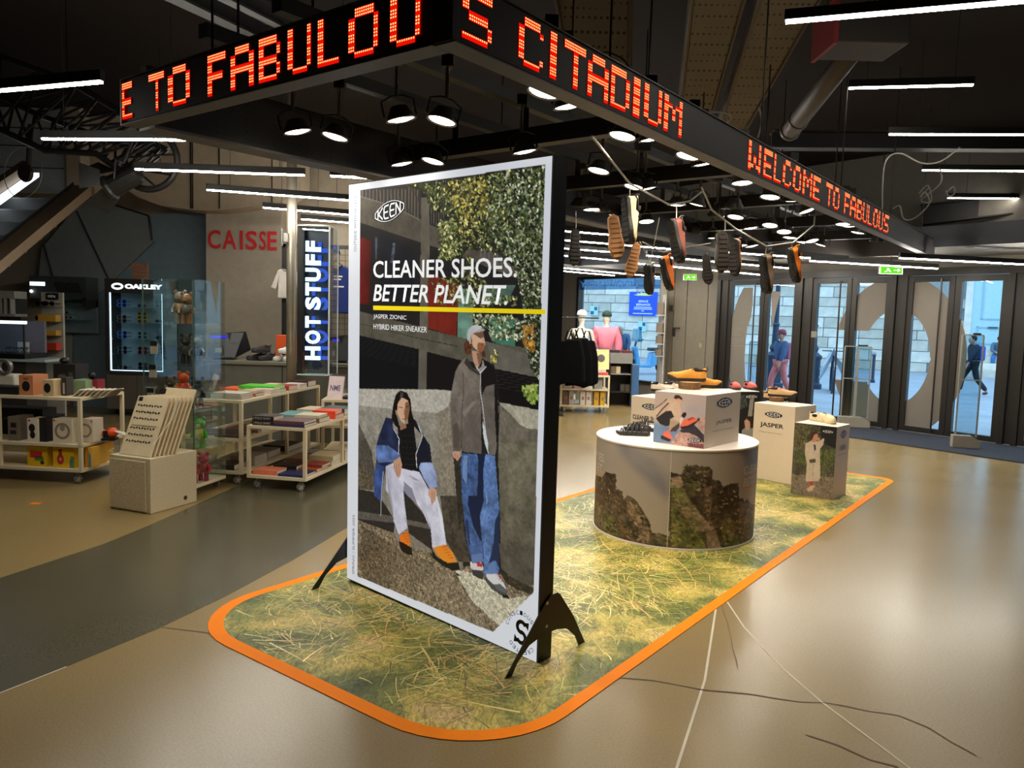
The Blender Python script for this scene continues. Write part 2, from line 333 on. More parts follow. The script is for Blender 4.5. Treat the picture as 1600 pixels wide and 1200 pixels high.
# soffit over the doors
sf=MB(); fpoly(sf,[FA(14.2,10.75),FA(14.2,DF-.01),FA(.9,DF-.01),FA(.9,10.75)],2.72,2.80); struct(sf.build('trim_1',M('soffit_grey',(112,106,98),.6)))
sf=MB(); fpoly(sf,[FA(14.2,10.70),FA(14.2,10.75),FA(.9,10.75),FA(.9,10.70)],2.72,3.0); struct(sf.build('trim_2',M('soffit_edge',(58,60,66),.5)))
tr=MB(); tr.box(-9.73,-1.1,-.05,.12,2.46,2.57); struct(tr.build('trim_3',DK,mat=FM))
tr=MB(); tr.box(-9.73,-1.1,-.03,.12,0,.018); struct(tr.build('trim_4',TH,mat=FM))
tr=MB()
for k in range(24): tr.box(-9.5+k*.36,-9.5+k*.36+random.choice((.05,.09,.14)),-.056,-.05,2.463,2.474)
MULL=[(-9.73,-9.47),(-7.97,-7.69),(-6.31,-6.05),(-4.62,-4.36),(-2.96,-2.70),(-1.30,-1.1)]
for k,(a,b) in enumerate(MULL):
    m=MB(); wd=(b-a)
    m.box(a+wd*.34,b-wd*.34,-.02,.10,0,2.46)
    m.box(a,a+wd*.31,-.05,.10,0,2.46); m.box(b-wd*.31,b,-.05,.10,0,2.46)
    struct(m.build('trim_%d'%(5+k),DK,mat=FM,bevel=.004))
PG=GLASS('door_glass',(236,246,250),.06)
DC=M('grey_window_film',(118,110,101),.6,var=.03)
# big letter decals: outline of the mirrored round letter across the third and fourth bays
xr,_=fx(1453,557); x1,zt=fx(1358,517); _,zb=fx(1363,598); _,itop=fx(1405,484); _,ibot=fx(1393,631); xo,_=fx(1511,557)
zc=(itop+ibot)/2; Bi=(itop-ibot)/2; kk=(zt-zc)/Bi; Ai=(xr-x1)/(1+math.sqrt(max(0,1-kk*kk))); xc=xr-Ai; Ao=xo-xc; Bo=Bi+(Ao-Ai)
def Cint(x):
    def el(A,B): t=1-((x-xc)/A)**2; return B*math.sqrt(t) if t>0 else None
    o=el(Ao,Bo)
    if o is None: return []
    i=el(Ai,Bi)
    lo_t=zt if x<x1 else (zc+i if i is not None else zc); lo_b=zb if x<x1 else (zc-i if i is not None else zc)
    if x<x1: return [(max(lo_t,zc-o),zc+o)]*(zc+o>lo_t)+[(zc-o,min(lo_b,zc+o))]*(zc-o<lo_b)
    return [(lo_t,zc+o),(zc-o,lo_b)]
def leaf(n,a,b,meet,detail=True):
    """one glazed door leaf between local x a and b; meet = side of the meeting stile"""
    st=.085; m=MB(); m.box(a,a+st,-.03,.05,.02,2.45); m.box(b-st,b,-.03,.05,.02,2.45); m.box(a+st,b-st,-.03,.05,2.36,2.45); m.box(a+st,b-st,-.03,.05,.02,.10)
    d=struct(thing('door_%d'%n,None,None,mat=FM)); m.build('door_frame',DK,d,bevel=.003)
    g=MB(); g.box(a+st,b-st,.008,.014,.10,2.36); g.build('pane',PG,d)
    hx=(b-st-.10) if meet=='r' else (a+st+.10)
    if meet=='r': h=MB(); h.tube([(hx,-.06,.06),(hx,-.06,2.40)],.014,8); h.build('pull_bar',M('bar_dark',(70,68,66),.35,.7),d)
    x0,x1_=a+st,b-st; N=34; dm=MB(); any_=False
    for i in range(N):
        xa=x0+(x1_-x0)*i/N; xb=x0+(x1_-x0)*(i+1)/N; A=Cint(xa); B=Cint(xb)
        if A and B and len(A)==len(B):
            for (l0,h0),(l1,h1) in zip(A,B):
                cl=lambda z:min(max(z,.10),2.36)
                l0,h0,l1,h1=cl(l0),cl(h0),cl(l1),cl(h1)
                if h0-l0>.002 or h1-l1>.002: dm.quad((xa,.004,l0),(xb,.004,l1),(xb,.004,h1),(xa,.004,h0)); any_=True
    if any_: dm.build('window_film',DC,d)
    return d
LE=[(-9.47,-8.67,'r'),(-8.66,-7.97,'l'),(-7.69,-6.98,'r'),(-6.97,-6.31,'l'),(-6.05,-5.35,'r'),(-5.34,-4.62,'l'),(-4.36,-3.67,'r'),(-3.66,-2.96,'l'),(-2.70,-2.0,'r'),(-1.99,-1.3,'l')]
LV=[leaf(i+1,a,b,s) for i,(a,b,s) in enumerate(LE)]
cA=crop(1040,420,5.455)
def film(d,pts):
    m=MB(); P=[fx(*p) for p in pts]; m.add([(x,.004,z) for x,z in P],[tuple(range(len(P)))]); return m.build('window_film',DC,d)
film(LV[0],cA((665,160),(745,160),(740,300),(728,410),(695,500),(680,620),(672,760),(675,900),(685,1010),(560,1010),(535,900),(528,790),(535,640),(548,500),(575,380),(620,250)))
film(LV[1],cA((900,190),(980,195),(965,260),(940,360),(905,520)))
tl=MB()
for k,(yy,l) in enumerate([(505,100),(525,85),(545,70),(562,95),(598,110),(616,110),(634,70),(655,115)]):
    a=fx(*cA((552,yy))[0]); b=fx(*cA((552+l,yy+3))[0]); tl.quad((a[0],.001,a[1]-.008),(b[0],.001,b[1]-.008),(b[0],.001,b[1]+.008),(a[0],.001,a[1]+.008))
tl.build('notice_lines',M('faint_notice_print',(128,120,110),.6),LV[0])
bm=MB(); p=fx(1274,523); bm.box(p[0]-.06,p[0]+.05,-.04,-.028,p[1]-.05,p[1]+.06); bm.build('door_notice_plate',M('notice_plate',(120,118,108),.5),LV[2])
# display window at the left end of the front
wn=struct(thing('window_1',None,None,mat=FM))
m=MB(); m.box(-13.85,-13.78,-.04,.1,.28,2.62); m.box(-11.22,-11.15,-.04,.1,.28,2.62); m.box(-13.78,-11.22,-.04,.1,.28,.34); m.box(-13.78,-11.22,-.04,.1,2.56,2.62); m.build('window_frame',DK,wn)
g=MB(); g.box(-13.78,-11.22,.02,.026,.34,2.56); g.build('pane',PG,wn)
BF=GLASS('blue_film',(176,202,228),.1)
zf=fx(970,452)[1]; b_=MB(); b_.box(-13.78,-11.22,.010,.013,zf,2.56); b_.build('window_film',BF,wn)
t0=fx(906,446); t1=fx(996,446); PFL=bpy.data.materials.new('pale_film_letters'); PFL.use_nodes=True; nt_=PFL.node_tree; nt_.nodes.remove(nt_.nodes['Principled BSDF']); tb_=nt_.nodes.new('ShaderNodeBsdfTranslucent'); tb_.inputs[0].default_value=L4((236,242,248)); nt_.links.new(tb_.outputs[0],nt_.nodes['Material Output'].inputs[0])
text('POOL PARTY',PFL,wn,t0[0],zf+.06,t1[0]-t0[0],.13,y=.0095,flip=True,bold=.01)
cm=MB(); cm.box(-9.6,-1.6,-1.5,-.06,0,.012)
tag(cm.build('entrance_mat',M('dark_blue_carpet',(34,38,50),.95,bump=.6,scale=160,var=.15),mat=FM),'dark blue carpet mat lying along the glass entrance doors','mat')
# ================================================================== street outside
st=MB(); st.T=FM; st.box(-40,30,.12,60,-.12,-.02); o=st.build('floor_street',M('street_asphalt',(150,156,166),.85,var=.14,scale=1.6)); struct(o)
P1=Vector((18.3,27.5,0)); P2=Vector((2.5,36.,0)); WM=frame(P2,(P1-P2)); WI=WM.inverted()
def wx(px,py): n=WM.to_3x3()@Vector((0,1,0)); q=WI@ONP(px,py,P2,n); return (q.x,q.z)
bw=MB(); bw.box(-6,24,.06,.6,-.02,9.); sw=struct(bw.build('wall_street',M('limestone_joint',(150,150,146),.9),mat=WM))
SM=[M('limestone_%d'%i,c,.9,var=.16,scale=3.5,bump=.3) for i,c in enumerate([(214,206,192),(200,192,178),(222,214,202),(190,182,168)])]
dx0=wx(1512,500)[0]; dx1=wx(1596,500)[0]
meshes={}
zz=-.02; row=0
while zz<4.2:
    hh=.42 if row%3 else .36; x=-1.2-(row%2)*.5
    while x<21:
        ww=random.choice((.9,1.1,1.3,1.5)); 
        if not (x+ww>dx0 and x<dx1):
            key=(ww,hh,random.randrange(4))
            if key not in meshes:
                b=MB(); b.box(.012,ww-.012,0,.09,.012,hh-.012); meshes[key]=b.mesh('stone_block',SM[key[2]])
            put(meshes[key],'stone_block',sw,loc=(x,random.uniform(-.02,.01),zz))
        x+=ww
    zz+=hh; row+=1
# portal with painted double door and steps
pd=tag(thing('church_door','tall pale blue panelled wooden door above the stone steps','door',mat=WM@Matrix.Translation((0,-.12,0))),None)
PBL=M('pale_blue_paint',(176,206,214),.6,var=.05); zs=wx(1550,545)[1]
m=MB(); m.box(dx0+.1,dx1+.6,-.02,.06,zs,zs+4.2); m.build('door_leaf',PBL,pd)
a,zt_=wx(1536,450); b,zb_=wx(1567,500); m=MB()
for (x0,z0,x1_,z1) in [(a,zb_,b,zb_+2.2),(a-.1,zs+.15,b+.1,zb_-.25)]:
    m.box(x0,x1_,-.05,-.02,z0,z0+.05); m.box(x0,x1_,-.05,-.02,z1-.05,z1); m.box(x0,x0+.05,-.05,-.02,z0,z1); m.box(x1_-.05,x1_,-.05,-.02,z0,z1)
m.build('door_moulding',M('pale_blue_trim',(150,184,196),.6),pd)
a,zl=wx(1543,513); m=MB(); m.box(a,a+.3,-.09,-.02,zl,zl+.06); m.build('letter_slot',M('slot_dark',(70,90,100),.5,.4),pd)
m=MB(); m.box(dx0-.12,dx0+.1,-.08,.06,zs,zs+4.2); m.build('door_jamb',SM[2],pd)
stp=thing('stone_steps','pale stone steps below the blue church door','steps',mat=WM); n=4; rise=(zs+.02)/n
for i in range(n):
    m=MB(); m.box(dx0-.5,dx1+1.2,-.42*(n-i),-.02,-.02+rise*i,-.02+rise*(i+1)-.004); m.build('step',SM[i%2+1],stp,bevel=.01)
# blue street sign on the wall
a=wx(985,456); b=wx(1027,494); sg=thing('street_sign','blue notice board with white lettering on the stone wall','sign',mat=WM@Matrix.Translation((a[0],-.10,b[1])))
w_,h_=b[0]-a[0],a[1]-b[1]; m=MB(); m.box(0,w_,0,.03,0,h_); m.build('board',M('sign_blue',(30,80,215),.5),sg)
WT=M('white_print',(240,240,240),.5,var=0); YL=M('sun_yellow',(235,225,120),.5)
m=MB(); m.prismy([(w_*.5+w_*.36*math.cos(t*math.pi/12)*(1 if t%2 else .6),h_*.84+h_*.16*math.sin(t*math.pi/12)*(1 if t%2 else .6)) for t in range(13)],-.006,0); m.build('sun_emblem',YL,sg)
text('ESPACE',WT,sg,w_*.34,h_*.56,w_*.34,h_*.09,y=-.002,bold=.02); text('BERNANOS',WT,sg,w_*.26,h_*.42,w_*.50,h_*.09,y=-.002,bold=.02)
for k,(l,z) in enumerate([(.62,.34),(.66,.27),(.10,.19),(.70,.08)]):
    m=MB(); m.box(w_*(.5-l/2),w_*(.5+l/2),-.003,0,h_*z,h_*(z+.028)); m.build('text_line',WT,sg)
for px0,py0,px1,py1,nm,lab in [(923,478,935,493,'wall_notice','small pale notice with two dark squares on the stone wall'),(998,502,1010,518,'wall_plaque','small pale blue plaque low on the stone wall')]:
    a=wx(px0,py0); b=wx(px1,py1); t=thing(nm,lab,'notice',mat=WM@Matrix.Translation((a[0],-.08,b[1]))); ww,hh=b[0]-a[0],a[1]-b[1]
    m=MB(); m.box(0,ww,0,.02,0,hh); m.build('sheet',M('notice_sheet',(170,215,225),.5),t)
    m=MB(); m.box(ww*.55,ww*.9,-.006,0,hh*.55,hh*.9); m.box(ww*.1,ww*.5,-.006,0,hh*.1,hh*.45); m.build('notice_square',M('notice_ink',(60,90,110),.5),t)
# lamp post
b=G(1267,607,-.02); lp=thing('street_lamp','dark cast iron street lamp post with fluted pedestal on the pavement','lamp post',b)
IR=M('cast_iron',(38,56,80),.6)
m=MB(); m.lathe([(.26,0),(.26,.12),(.2,.16),(.2,.75),(.23,.8),(.23,.86),(.12,.95)],12); m.build('pedestal',IR,lp)
m=MB(); m.lathe([(.10,.95),(.14,1.05),(.09,1.15),(.075,1.6),(.1,1.65),(.065,1.7),(.05,4.3)],12); m.build('post',IR,lp)
m=MB(); m.lathe([(.05,4.3),(.2,4.5),(.24,5.0),(.03,5.25)],8); m.build('lantern',M('lantern_glass',(150,170,180),.3),lp)
b=G(1207,606,-.02); lp2=copy_tree(lp); lp2.location=b; lp2['label']='dark street lamp post behind the walker in pink trousers'
def bollard(px,py,h,label):
    t=thing('bollard',label,'bollard',G(px,py,-.02),group='street bollards'); m=MB(); m.lathe([(.07,0),(.07,.08),(.045,.1),(.045,h-.16),(.06,h-.15),(.06,h-.12)],10); m.build('post',IR,t)
    m=MB(); m.ball((0,0,h-.07),.065,.065,.075,10,6); m.build('knob',M('bollard_knob',(150,165,175),.5),t)
bollard(1363,598,.95,'dark bollard with pale round knob inside the curve of the big letter')
bollard(1414,586,.95,'dark bollard half hidden by the edge of the fourth door')
bollard(1234,590,1.0,'dark bollard beside the walker in pink trousers')
bollard(1272,594,.95,'dark bollard next to the street lamp pedestal')
# parked delivery bicycle with cover
b=G(1298,612,-.02); t=thing('covered_bicycle','dark parked bicycle under a pale wrinkled plastic cover','bicycle',b,math.radians(70))
m=MB(); m.tube([(.35+.3*math.cos(a*math.pi/10),0,.31+.3*math.sin(a*math.pi/10)) for a in range(20)],.02,6,closed=True); m.build('wheel',IR,t)
m=MB(); m.tube([(-.55+.3*math.cos(a*math.pi/10),0,.31+.3*math.sin(a*math.pi/10)) for a in range(20)],.02,6,closed=True); m.build('wheel',IR,t)
m=MB(); m.tube([(.35,0,.31),(.25,0,1.0),(-.3,0,.9),(-.55,0,.31)],.02,6); m.tube([(-.1,0,.35),(.22,0,.85)],.02,6); m.tube([(.24,-.25,1.02),(.25,.25,1.02)],.015,6); m.build('bicycle_frame',IR,t)
m=MB(); vs=[]
for i in range(9):
    for j in range(7):
        x=-.5+i*.13; an=(j/6-.5); vs.append((x+random.uniform(-.03,.03),an*.55+random.uniform(-.04,.04),.98-abs(an)*1.1+.12*math.cos(i*.9)+random.uniform(-.03,.03)))
m.add(vs,[(i*7+j,i*7+j+1,(i+1)*7+j+1,(i+1)*7+j) for i in range(8) for j in range(6)]); m.build('plastic_cover',M('pale_plastic_sheet',(205,215,225),.35),t)
# blue scooter seen through the display window
b=AT(1010,585,24.); b.z=-.02; t=thing('motor_scooter','pale blue motor scooter parked by the stone wall','scooter',b,math.radians(200)); SB=M('scooter_blue',(90,160,205),.35)
for x in (-.55,.6): m=MB(); m.lathe([(.05,-.06),(.22,-.06),(.25,0),(.22,.06),(.05,.06)],14); m.build('wheel',M('tyre_black',(30,32,36),.8),t,mat=Matrix.Translation((x,0,.25))@Matrix.Rotation(math.pi/2,4,'X'))
m=MB(); m.prismy([(-.8,.4),(-.85,.62),(-.5,.72),(-.1,.66),(-.05,.32),(.3,.28),(.42,.85),(.5,.85),(.45,.22),(-.05,.2),(-.3,.3)],-.16,.16); m.build('bodywork',SB,t,bevel=.03)
m=MB(); m.box(-.75,-.05,-.14,.14,.72,.82); m.build('saddle',M('saddle_dark',(50,52,60),.6),t,bevel=.03)
m=MB(); m.tube([(.6,0,.25),(.4,0,1.02)],.035,8); m.tube([(.36,-.34,1.08),(.42,0,1.02),(.36,.34,1.08)],.018,8); m.build('handlebar',M('scooter_grey',(90,100,110),.4,.5),t)
m=MB(); m.prismy([(.30,1.0),(.46,1.0),(.42,1.4),(.36,1.4)],-.2,.2); m.build('windscreen',GLASS('screen_glass',(170,215,235),.2),t)
# ================================================================== grass-print floor graphic
U0,U1,V0,V1=2.09,9.15,-3.83,-1.65
def rrect(u0,u1,v0,v1,r0,r1,n=10):
    P=[]
    for (cu,cv,r,a0) in [(u0+r0,v0+r0,r0,math.pi),(u1-r1,v0+r1,r1,math.pi*1.5),(u1-r1,v1-r1,r1,0),(u0+r0,v1-r0,r0,math.pi/2)]:
        for i in range(n+1): a=a0+math.pi/2*i/n; P.append((cu+r*math.cos(a),cv+r*math.sin(a)))
    return P
def uvp(P): return [(UV(u,v).x,UV(u,v).y) for u,v in P]
gm=thing('floor_graphic','printed dry grass floor graphic with an orange border under the shoe display','floor graphic')
def GRASSMAT():
    m=bpy.data.materials.new('printed_grass'); m.use_nodes=True; nt=m.node_tree; b=nt.nodes['Principled BSDF']; N=nt.nodes.new; Lk=nt.links.new
    tc=N('ShaderNodeTexCoord'); mp=N('ShaderNodeMapping'); mp.inputs['Rotation'].default_value=(0,0,.4); mp.inputs['Scale'].default_value=(2.5,1,1); Lk(tc.outputs['Object'],mp.inputs[0])
    a=N('ShaderNodeTexNoise'); a.inputs['Scale'].default_value=2.2; a.inputs['Detail'].default_value=5; Lk(tc.outputs['Object'],a.inputs['Vector'])
    c=N('ShaderNodeTexNoise'); c.inputs['Scale'].default_value=16; c.inputs['Detail'].default_value=8; c.inputs['Roughness'].default_value=.7; c.inputs['Distortion'].default_value=1.5; Lk(mp.outputs[0],c.inputs['Vector'])
    r1=N('ShaderNodeValToRGB'); e=r1.color_ramp; e.elements[0].position=.3; e.elements[0].color=L4((66,76,38)); e.elements[1].position=.72; e.elements[1].color=L4((206,174,128))
    q=e.elements.new(.48); q.color=L4((116,120,58)); q=e.elements.new(.58); q.color=L4((188,168,84)); Lk(a.outputs[0],r1.inputs[0])
    r2=N('ShaderNodeMapRange'); r2.inputs[1].default_value=.3; r2.inputs[2].default_value=.7; r2.inputs[3].default_value=.28; r2.inputs[4].default_value=1.75; Lk(c.outputs[0],r2.inputs[0])
    vm=N('ShaderNodeVectorMath'); vm.operation='SCALE'; Lk(r1.outputs[0],vm.inputs[0]); Lk(r2.outputs[0],vm.inputs[3]); Lk(vm.outputs[0],b.inputs['Base Color']); b.inputs['Roughness'].default_value=.5; b.inputs['Specular IOR Level'].default_value=.3
    return m
m=MB(); m.prism(uvp(rrect(U0+.06,U1-.06,V0+.06,V1-.06,.46,.14)),.0015,.003); m.build('printed_sheet',GRASSMAT(),gm)
m=MB(); A=uvp(rrect(U0,U1,V0,V1,.52,.2)); B=uvp(rrect(U0+.075,U1-.075,V0+.065,V1-.065,.46,.14)); n=len(A)
m.add([(x,y,.0036) for x,y in A]+[(x,y,.0036) for x,y in B]+[(x,y,.0) for x,y in A],[(i,(i+1)%n,n+(i+1)%n,n+i) for i in range(n)]+[(2*n+i,2*n+(i+1)%n,(i+1)%n,i) for i in range(n)])
m.build('orange_border',M('orange_vinyl',(250,134,0),.6,var=.03,spec=.12),gm)
# printed straw: flat strokes in the print itself
def straws():
    vs=[];fs=[];cs=[]; r=np.random.RandomState(3)
    pal=[(206,186,112),(190,164,88),(176,156,70),(222,204,140),(150,150,64),(118,128,52),(96,112,44),(84,76,52),(206,160,96),(168,170,84)]
    clumps=[(r.uniform(U0+.2,U1-.2),r.uniform(V0+.2,V1-.2),r.uniform(0,6.28)) for _ in range(170)]
    for i in range(9000):
        if r.rand()<.72: cu,cv,a0=clumps[r.randint(len(clumps))]; u=cu+r.normal()*.10; v=cv+r.normal()*.10; a=a0+r.normal()*.55; l=abs(r.normal())*.16+.07
        else: u=r.uniform(U0,U1); v=r.uniform(V0,V1); a=r.uniform(0,6.28); l=r.uniform(.05,.22)
        if i<90: u=r.uniform(U0,U1-2); v=r.uniform(V0,V1); l=r.uniform(.3,.6)
        w=r.uniform(.0016,.0046)*(1.5 if i<90 else 1); b=r.uniform(-.6,.6); pts=[]; cu,cv=u,v; ok=True
        for k in range(5):
            pts.append((cu,cv)); an=a+b*k/4; cu+=math.cos(an)*l/4; cv+=math.sin(an)*l/4
            if not(U0+.08<cu<U1-.08 and V0+.075<cv<V1-.075) or (cu<U0+.35 and (cv<V0+.3 or cv>V1-.3) and math.hypot(cu-U0-.5,(cv-(V0+.5 if cv<-2.7 else V1-.5)))>.42): ok=False
        if not ok: continue
        base=len(vs); z=.0031+.0004*r.rand()
        for k,(x,y) in enumerate(pts):
            an=a+b*k/4; ww=w*(1-k/5.5); q=UV(x-math.sin(an)*ww,y+math.cos(an)*ww,z); q2=UV(x+math.sin(an)*ww,y-math.cos(an)*ww,z); vs+=[tuple(q),tuple(q2)]
        for k in range(4): fs.append((base+2*k,base+2*k+1,base+2*k+3,base+2*k+2))
        c=lin(np.array(pal[r.randint(len(pal))])*r.uniform(.9,1.22)); cs+=[(*c,1)]*10
    me=bpy.data.meshes.new('printed_straw'); me.from_pydata(vs,[],fs); at=me.color_attributes.new('Col','FLOAT_COLOR','POINT'); at.data.foreach_set('color',np.array(cs,np.float32).ravel())
    me.materials.append(PRINT('straw_print',.4)); o=put(me,'printed_straw',gm); o['kind']='stuff'
straws()
# ================================================================== badge used on the prints
BK=M('black_print',(24,22,22),.5,var=0); WP=M('white_ink',(238,238,236),.5,var=0); WE=M('backlit_white_ink',(240,243,246),.5,emit=.75,var=0); BE=M('backlit_black_ink',(14,14,15),.5,var=0)
def badge(parent,x,z,w,h,y,tilt=0.,dark=BK,light=WP,local=None,name='badge',ring=True):
    """lens-shaped badge with the four letters K E E N; x,z centre"""
    def T(a,b): return (x+a*w/2,z+b*h/2+a*tilt*w/2)
    def lens(s):
        P=[]
        for i in range(17): t=-1+2*i/16; P.append((t*s,(.30+.70*(1-t*t))*s if s==1 else (.30+.70*(1-t*t))-(1-s)*1.0))
        return P+[(a,-b) for a,b in P[::-1]]
    o=thing(name,None,None); o.parent=parent
    if local is not None: o.matrix_local=local
    m=MB(); P=[T(*p) for p in lens(1.)]; m.add([(a,y,b) for a,b in P],[tuple(range(len(P)))][::1]); m.build('badge_field',dark,o)
    if ring:
        A=[T(*p) for p in lens(.95)]; B=[T(*p) for p in lens(.91)]; n=len(A); m=MB(); m.add([(a,y-.0006,b) for a,b in A]+[(a,y-.0006,b) for a,b in B],[(i,(i+1)%n,n+(i+1)%n,n+i) for i in range(n)]); m.build('badge_outline',light,o)
    S={'K':[[(0,1),(0,0)],[(1,1),(.12,.5),(1,0)]],'E':[[(.95,1),(.2,1),(0,.8),(0,.2),(.2,0),(.95,0)],[(.05,.5),(.8,.5)]],'N':[[(0,0),(0,1),(.9,0),(.9,1)]]}
    m=MB(); cx=[-.74,-.34,.06,.44]; lw=.046
    for ch,c0 in zip('KEEN',cx):
        for st_ in S[ch]:
            for (a,b),(c,d) in zip(st_[:-1],st_[1:]):
                def q(s,t): xx=c0+s*.30; hh=.62*(.30+.70*(1-(xx*.95)**2)); return (xx,-hh+2*hh*t)
                p0=np.array(q(a,b));p1=np.array(q(c,d)); e=np.array([w/2,h/2]); dd=(p1-p0)*e; l=np.hypot(*dd); nn=np.array([-dd[1],dd[0]])/l*lw*w/2*.62; tt=dd/l*lw*w/2*.4
                c4=[p0*e-tt+nn,p1*e+tt+nn,p1*e+tt-nn,p0*e-tt-nn]
                m.add([(x+u_,y-.0009,z+v_+u_*tilt) for u_,v_ in c4],[(0,3,2,1)])
    m.build('badge_letters',light,o); return o
# ================================================================== lightbox
BL=G(542.2,908.3,0.); BR=G(838,1036.7,0.)
TLc,TRc,BRc,BLc=(545,285),(877.6,240.3),(838,1036.7),(542.2,908.3)
ex=(BR-BL); LW=ex.length; ex.normalize(); ny=Vector((-ex.y,ex.x,0))   # away from the viewer
# lean found from the upper corners
def solve_lean():
    best=None
    for hh in np.linspace(2.34,2.48,29):
        for ln in np.linspace(-.12,.06,37):
            for sk in np.linspace(-.05,.05,21):
                e=0
                for P0,c in ((BL,TLc),(BR,TRc)):
                    q=P0+ex*sk+ny*ln; p=PR(q.x,q.y,hh); e+=(p[0]-c[0])**2+(p[1]-c[1])**2
                if best is None or e<best[0]: best=(e,hh,ln,sk)
    return best
e_,LH,LN,SK=solve_lean()
upv=(ex*SK+ny*LN+Vector((0,0,LH))); LHT=upv.length; upv.normalize(); nyb=upv.cross(ex).normalized()
LM=Matrix(((ex.x,nyb.x,upv.x,BL.x),(ex.y,nyb.y,upv.y,BL.y),(ex.z,nyb.z,upv.z,.022),(0,0,0,1)))
LHT-=.022
lb=thing('lightbox_display','tall freestanding backlit advertising lightbox with two men on its poster','lightbox',mat=LM)
BM=M('black_powder_coat',(20,18,17),.45)
m=MB(); m.box(-.006,.0,.004,.10,0,LHT); m.box(LW,LW+.006,.004,.10,0,LHT); m.box(-.006,LW+.006,.004,.10,-.006,0); m.box(-.006,LW+.006,.004,.10,LHT,LHT+.006); m.box(0,LW,.094,.10,0,LHT); m.build('box_frame',BM,lb)
A4=crop(550,260,7.5); B4=crop(560,480,7.5); S4=crop(560,600,3.75); C4=crop(690,500,5.); D4=crop(690,700,4.615); F4=crop(500,230,2.926); E4=crop(500,560,2.4)
IMG=[(563.9,293.9),(865.7,254.6),(835.4,930.8),(770.8,991),(558.3,905.8)]
def paint_poster(cv):
    f=cv.fill
    f([(540,230),(890,230),(890,1060),(540,1060)],(36,34,34),t2=.15)
    # building
    f(A4((100,330),(430,430),(840,640),(1180,780),(1700,1010),(2400,1250),(2400,1500),(1700,1230),(1180,1010),(840,900),(100,650)),(86,80,70),t2=.25,t1=.08)
    f(A4((100,240),(640,180),(840,160),(840,640),(640,530),(430,430),(100,325)),(50,46,43))
    for i in range(13): x=120+i*44; f(A4((x,245),(x+12,245),(x+12,330+i*20),(x,325+i*20)),(104,97,88))
    for i in range(4): x=690+i*36; f(A4((x,180),(x+11,180),(x+11,560+i*18),(x,550+i*18)),(100,93,84))
    f(A4((100,322),(430,425),(640,520),(840,625),(840,640),(640,535),(430,440),(100,335)),(120,112,100))
    f(A4((845,350),(945,350),(945,1100),(840,1100)),(98,92,80),t2=.2)
    for i in range(6): x=965+i*30; f(A4((x,300),(x+9,300),(x+9,680+i*14),(x,670+i*14)),(96,90,82))
    for i in range(7): x=1560+i*50; f(A4((x,900-60+i*20),(x+16,900-60+i*20),(x+16,1130+i*25),(x,1120+i*25)),(104,102,98))
    f([(563,370),(581,376),(578,480),(562,478)],(112,34,28),t2=.2,grad=((70,24,22),(563,380),(581,380)))
    f([(596,368),(650,390),(650,478),(596,470)],(28,30,36),t2=.3)
    f(A4((280,830),(310,840),(300,1100),(285,1100)),(70,78,92),t1=.5); f(A4((500,900),(530,910),(500,1150),(465,1140)),(74,80,92),t1=.5)
    f([(673,430),(722,448),(718,532),(672,518)],(120,40,30),t2=.18)
    f([(722,452),(748,462),(742,545),(720,532)],(104,140,124),t2=.3); f([(770,500),(814,504),(812,552),(775,540)],(66,126,104),t2=.3); f([(760,450),(815,450),(800,480),(760,480)],(84,110,98),t2=.3)
    f([(661,400),(674,404),(672,525),(659,520)],(100,96,84),t2=.2)
    f(B4((0,75),(720,262),(850,305),(1200,392),(1300,415),(2200,560),(2200,760),(1300,690),(1200,672),(740,542),(0,365)),(90,86,74),t2=.22,t1=.06)
    f(B4((0,215),(720,400),(1200,500),(1200,515),(720,412),(0,225)),(66,62,54)); f(C4((380,200),(800,330),(790,490),(450,420)),(104,100,90),t2=.2)
    f(B4((0,365),(740,540),(735,1030),(0,1010)),(22,22,24)); f(B4((830,570),(1300,690),(1300,1040),(820,1030)),(26,23,24))
    for i in range(8): f(B4((30,400+i*28),(720,560+i*26),(720,566+i*26),(30,405+i*28)),(36,35,36))
    f(B4((735,535),(832,560),(822,1030),(722,1025)),(96,92,80),t2=.15)
    f(C4((460,420),(790,490),(790,745),(480,690)),(24,22,22))
    for i in range(6): f(C4((460,440+i*24),(790,510+i*22),(790,515+i*22),(460,445+i*24)),(44,42,42))
    # concrete wall
    f(S4((-10,52),(480,60),(560,68),(620,90),(620,1200),(-10,1200)),(150,146,134),t1=.16,t2=.14,grad=((126,120,106),(600,640),(640,860)))
    f(S4((-10,55),(480,62),(555,70),(540,170),(470,200),(-10,150)),(182,178,166),t1=.14,t2=.08)
    f(S4((-10,230),(80,420),(100,560),(90,640),(-10,640)),(84,78,70),t1=.2,t2=.2)
    f(S4((470,200),(545,160),(570,400),(600,500),(600,900),(520,760),(480,560)),(138,130,114),t1=.22,t2=.1)
    f(C4((480,685),(780,745),(840,760),(840,1200),(460,1200)),(116,110,96),t1=.14,t2=.25,grad=((96,90,78),(800,650),(800,760)))
    f(C4((480,685),(800,748),(800,900),(700,890),(640,860),(560,770),(500,715)),(176,172,152),t1=.15,t2=.15)
    f(D4((430,0),(720,0),(690,700),(660,1080),(440,900)),(112,108,90),t1=.12,t2=.3,grad=((84,80,68),(800,760),(830,920)))
    f(D4((425,720),(680,760),(665,1000),(440,900)),(88,84,74),t1=.12,t2=.25)
    f(D4((0,380),(160,380),(170,600),(215,850),(130,850),(40,700)),(70,64,54),t1=.3,t2=.3); f(D4((100,100),(160,100),(160,500),(140,640),(120,400)),(52,48,40),t1=.3)
    # steps and gravel
    f(S4((-10,640),(90,660),(150,720),(220,830),(210,900),(-10,830)),(46,43,40),t1=.2); f(S4((-10,770),(200,800),(215,840),(-10,815)),(92,88,80),t1=.2)
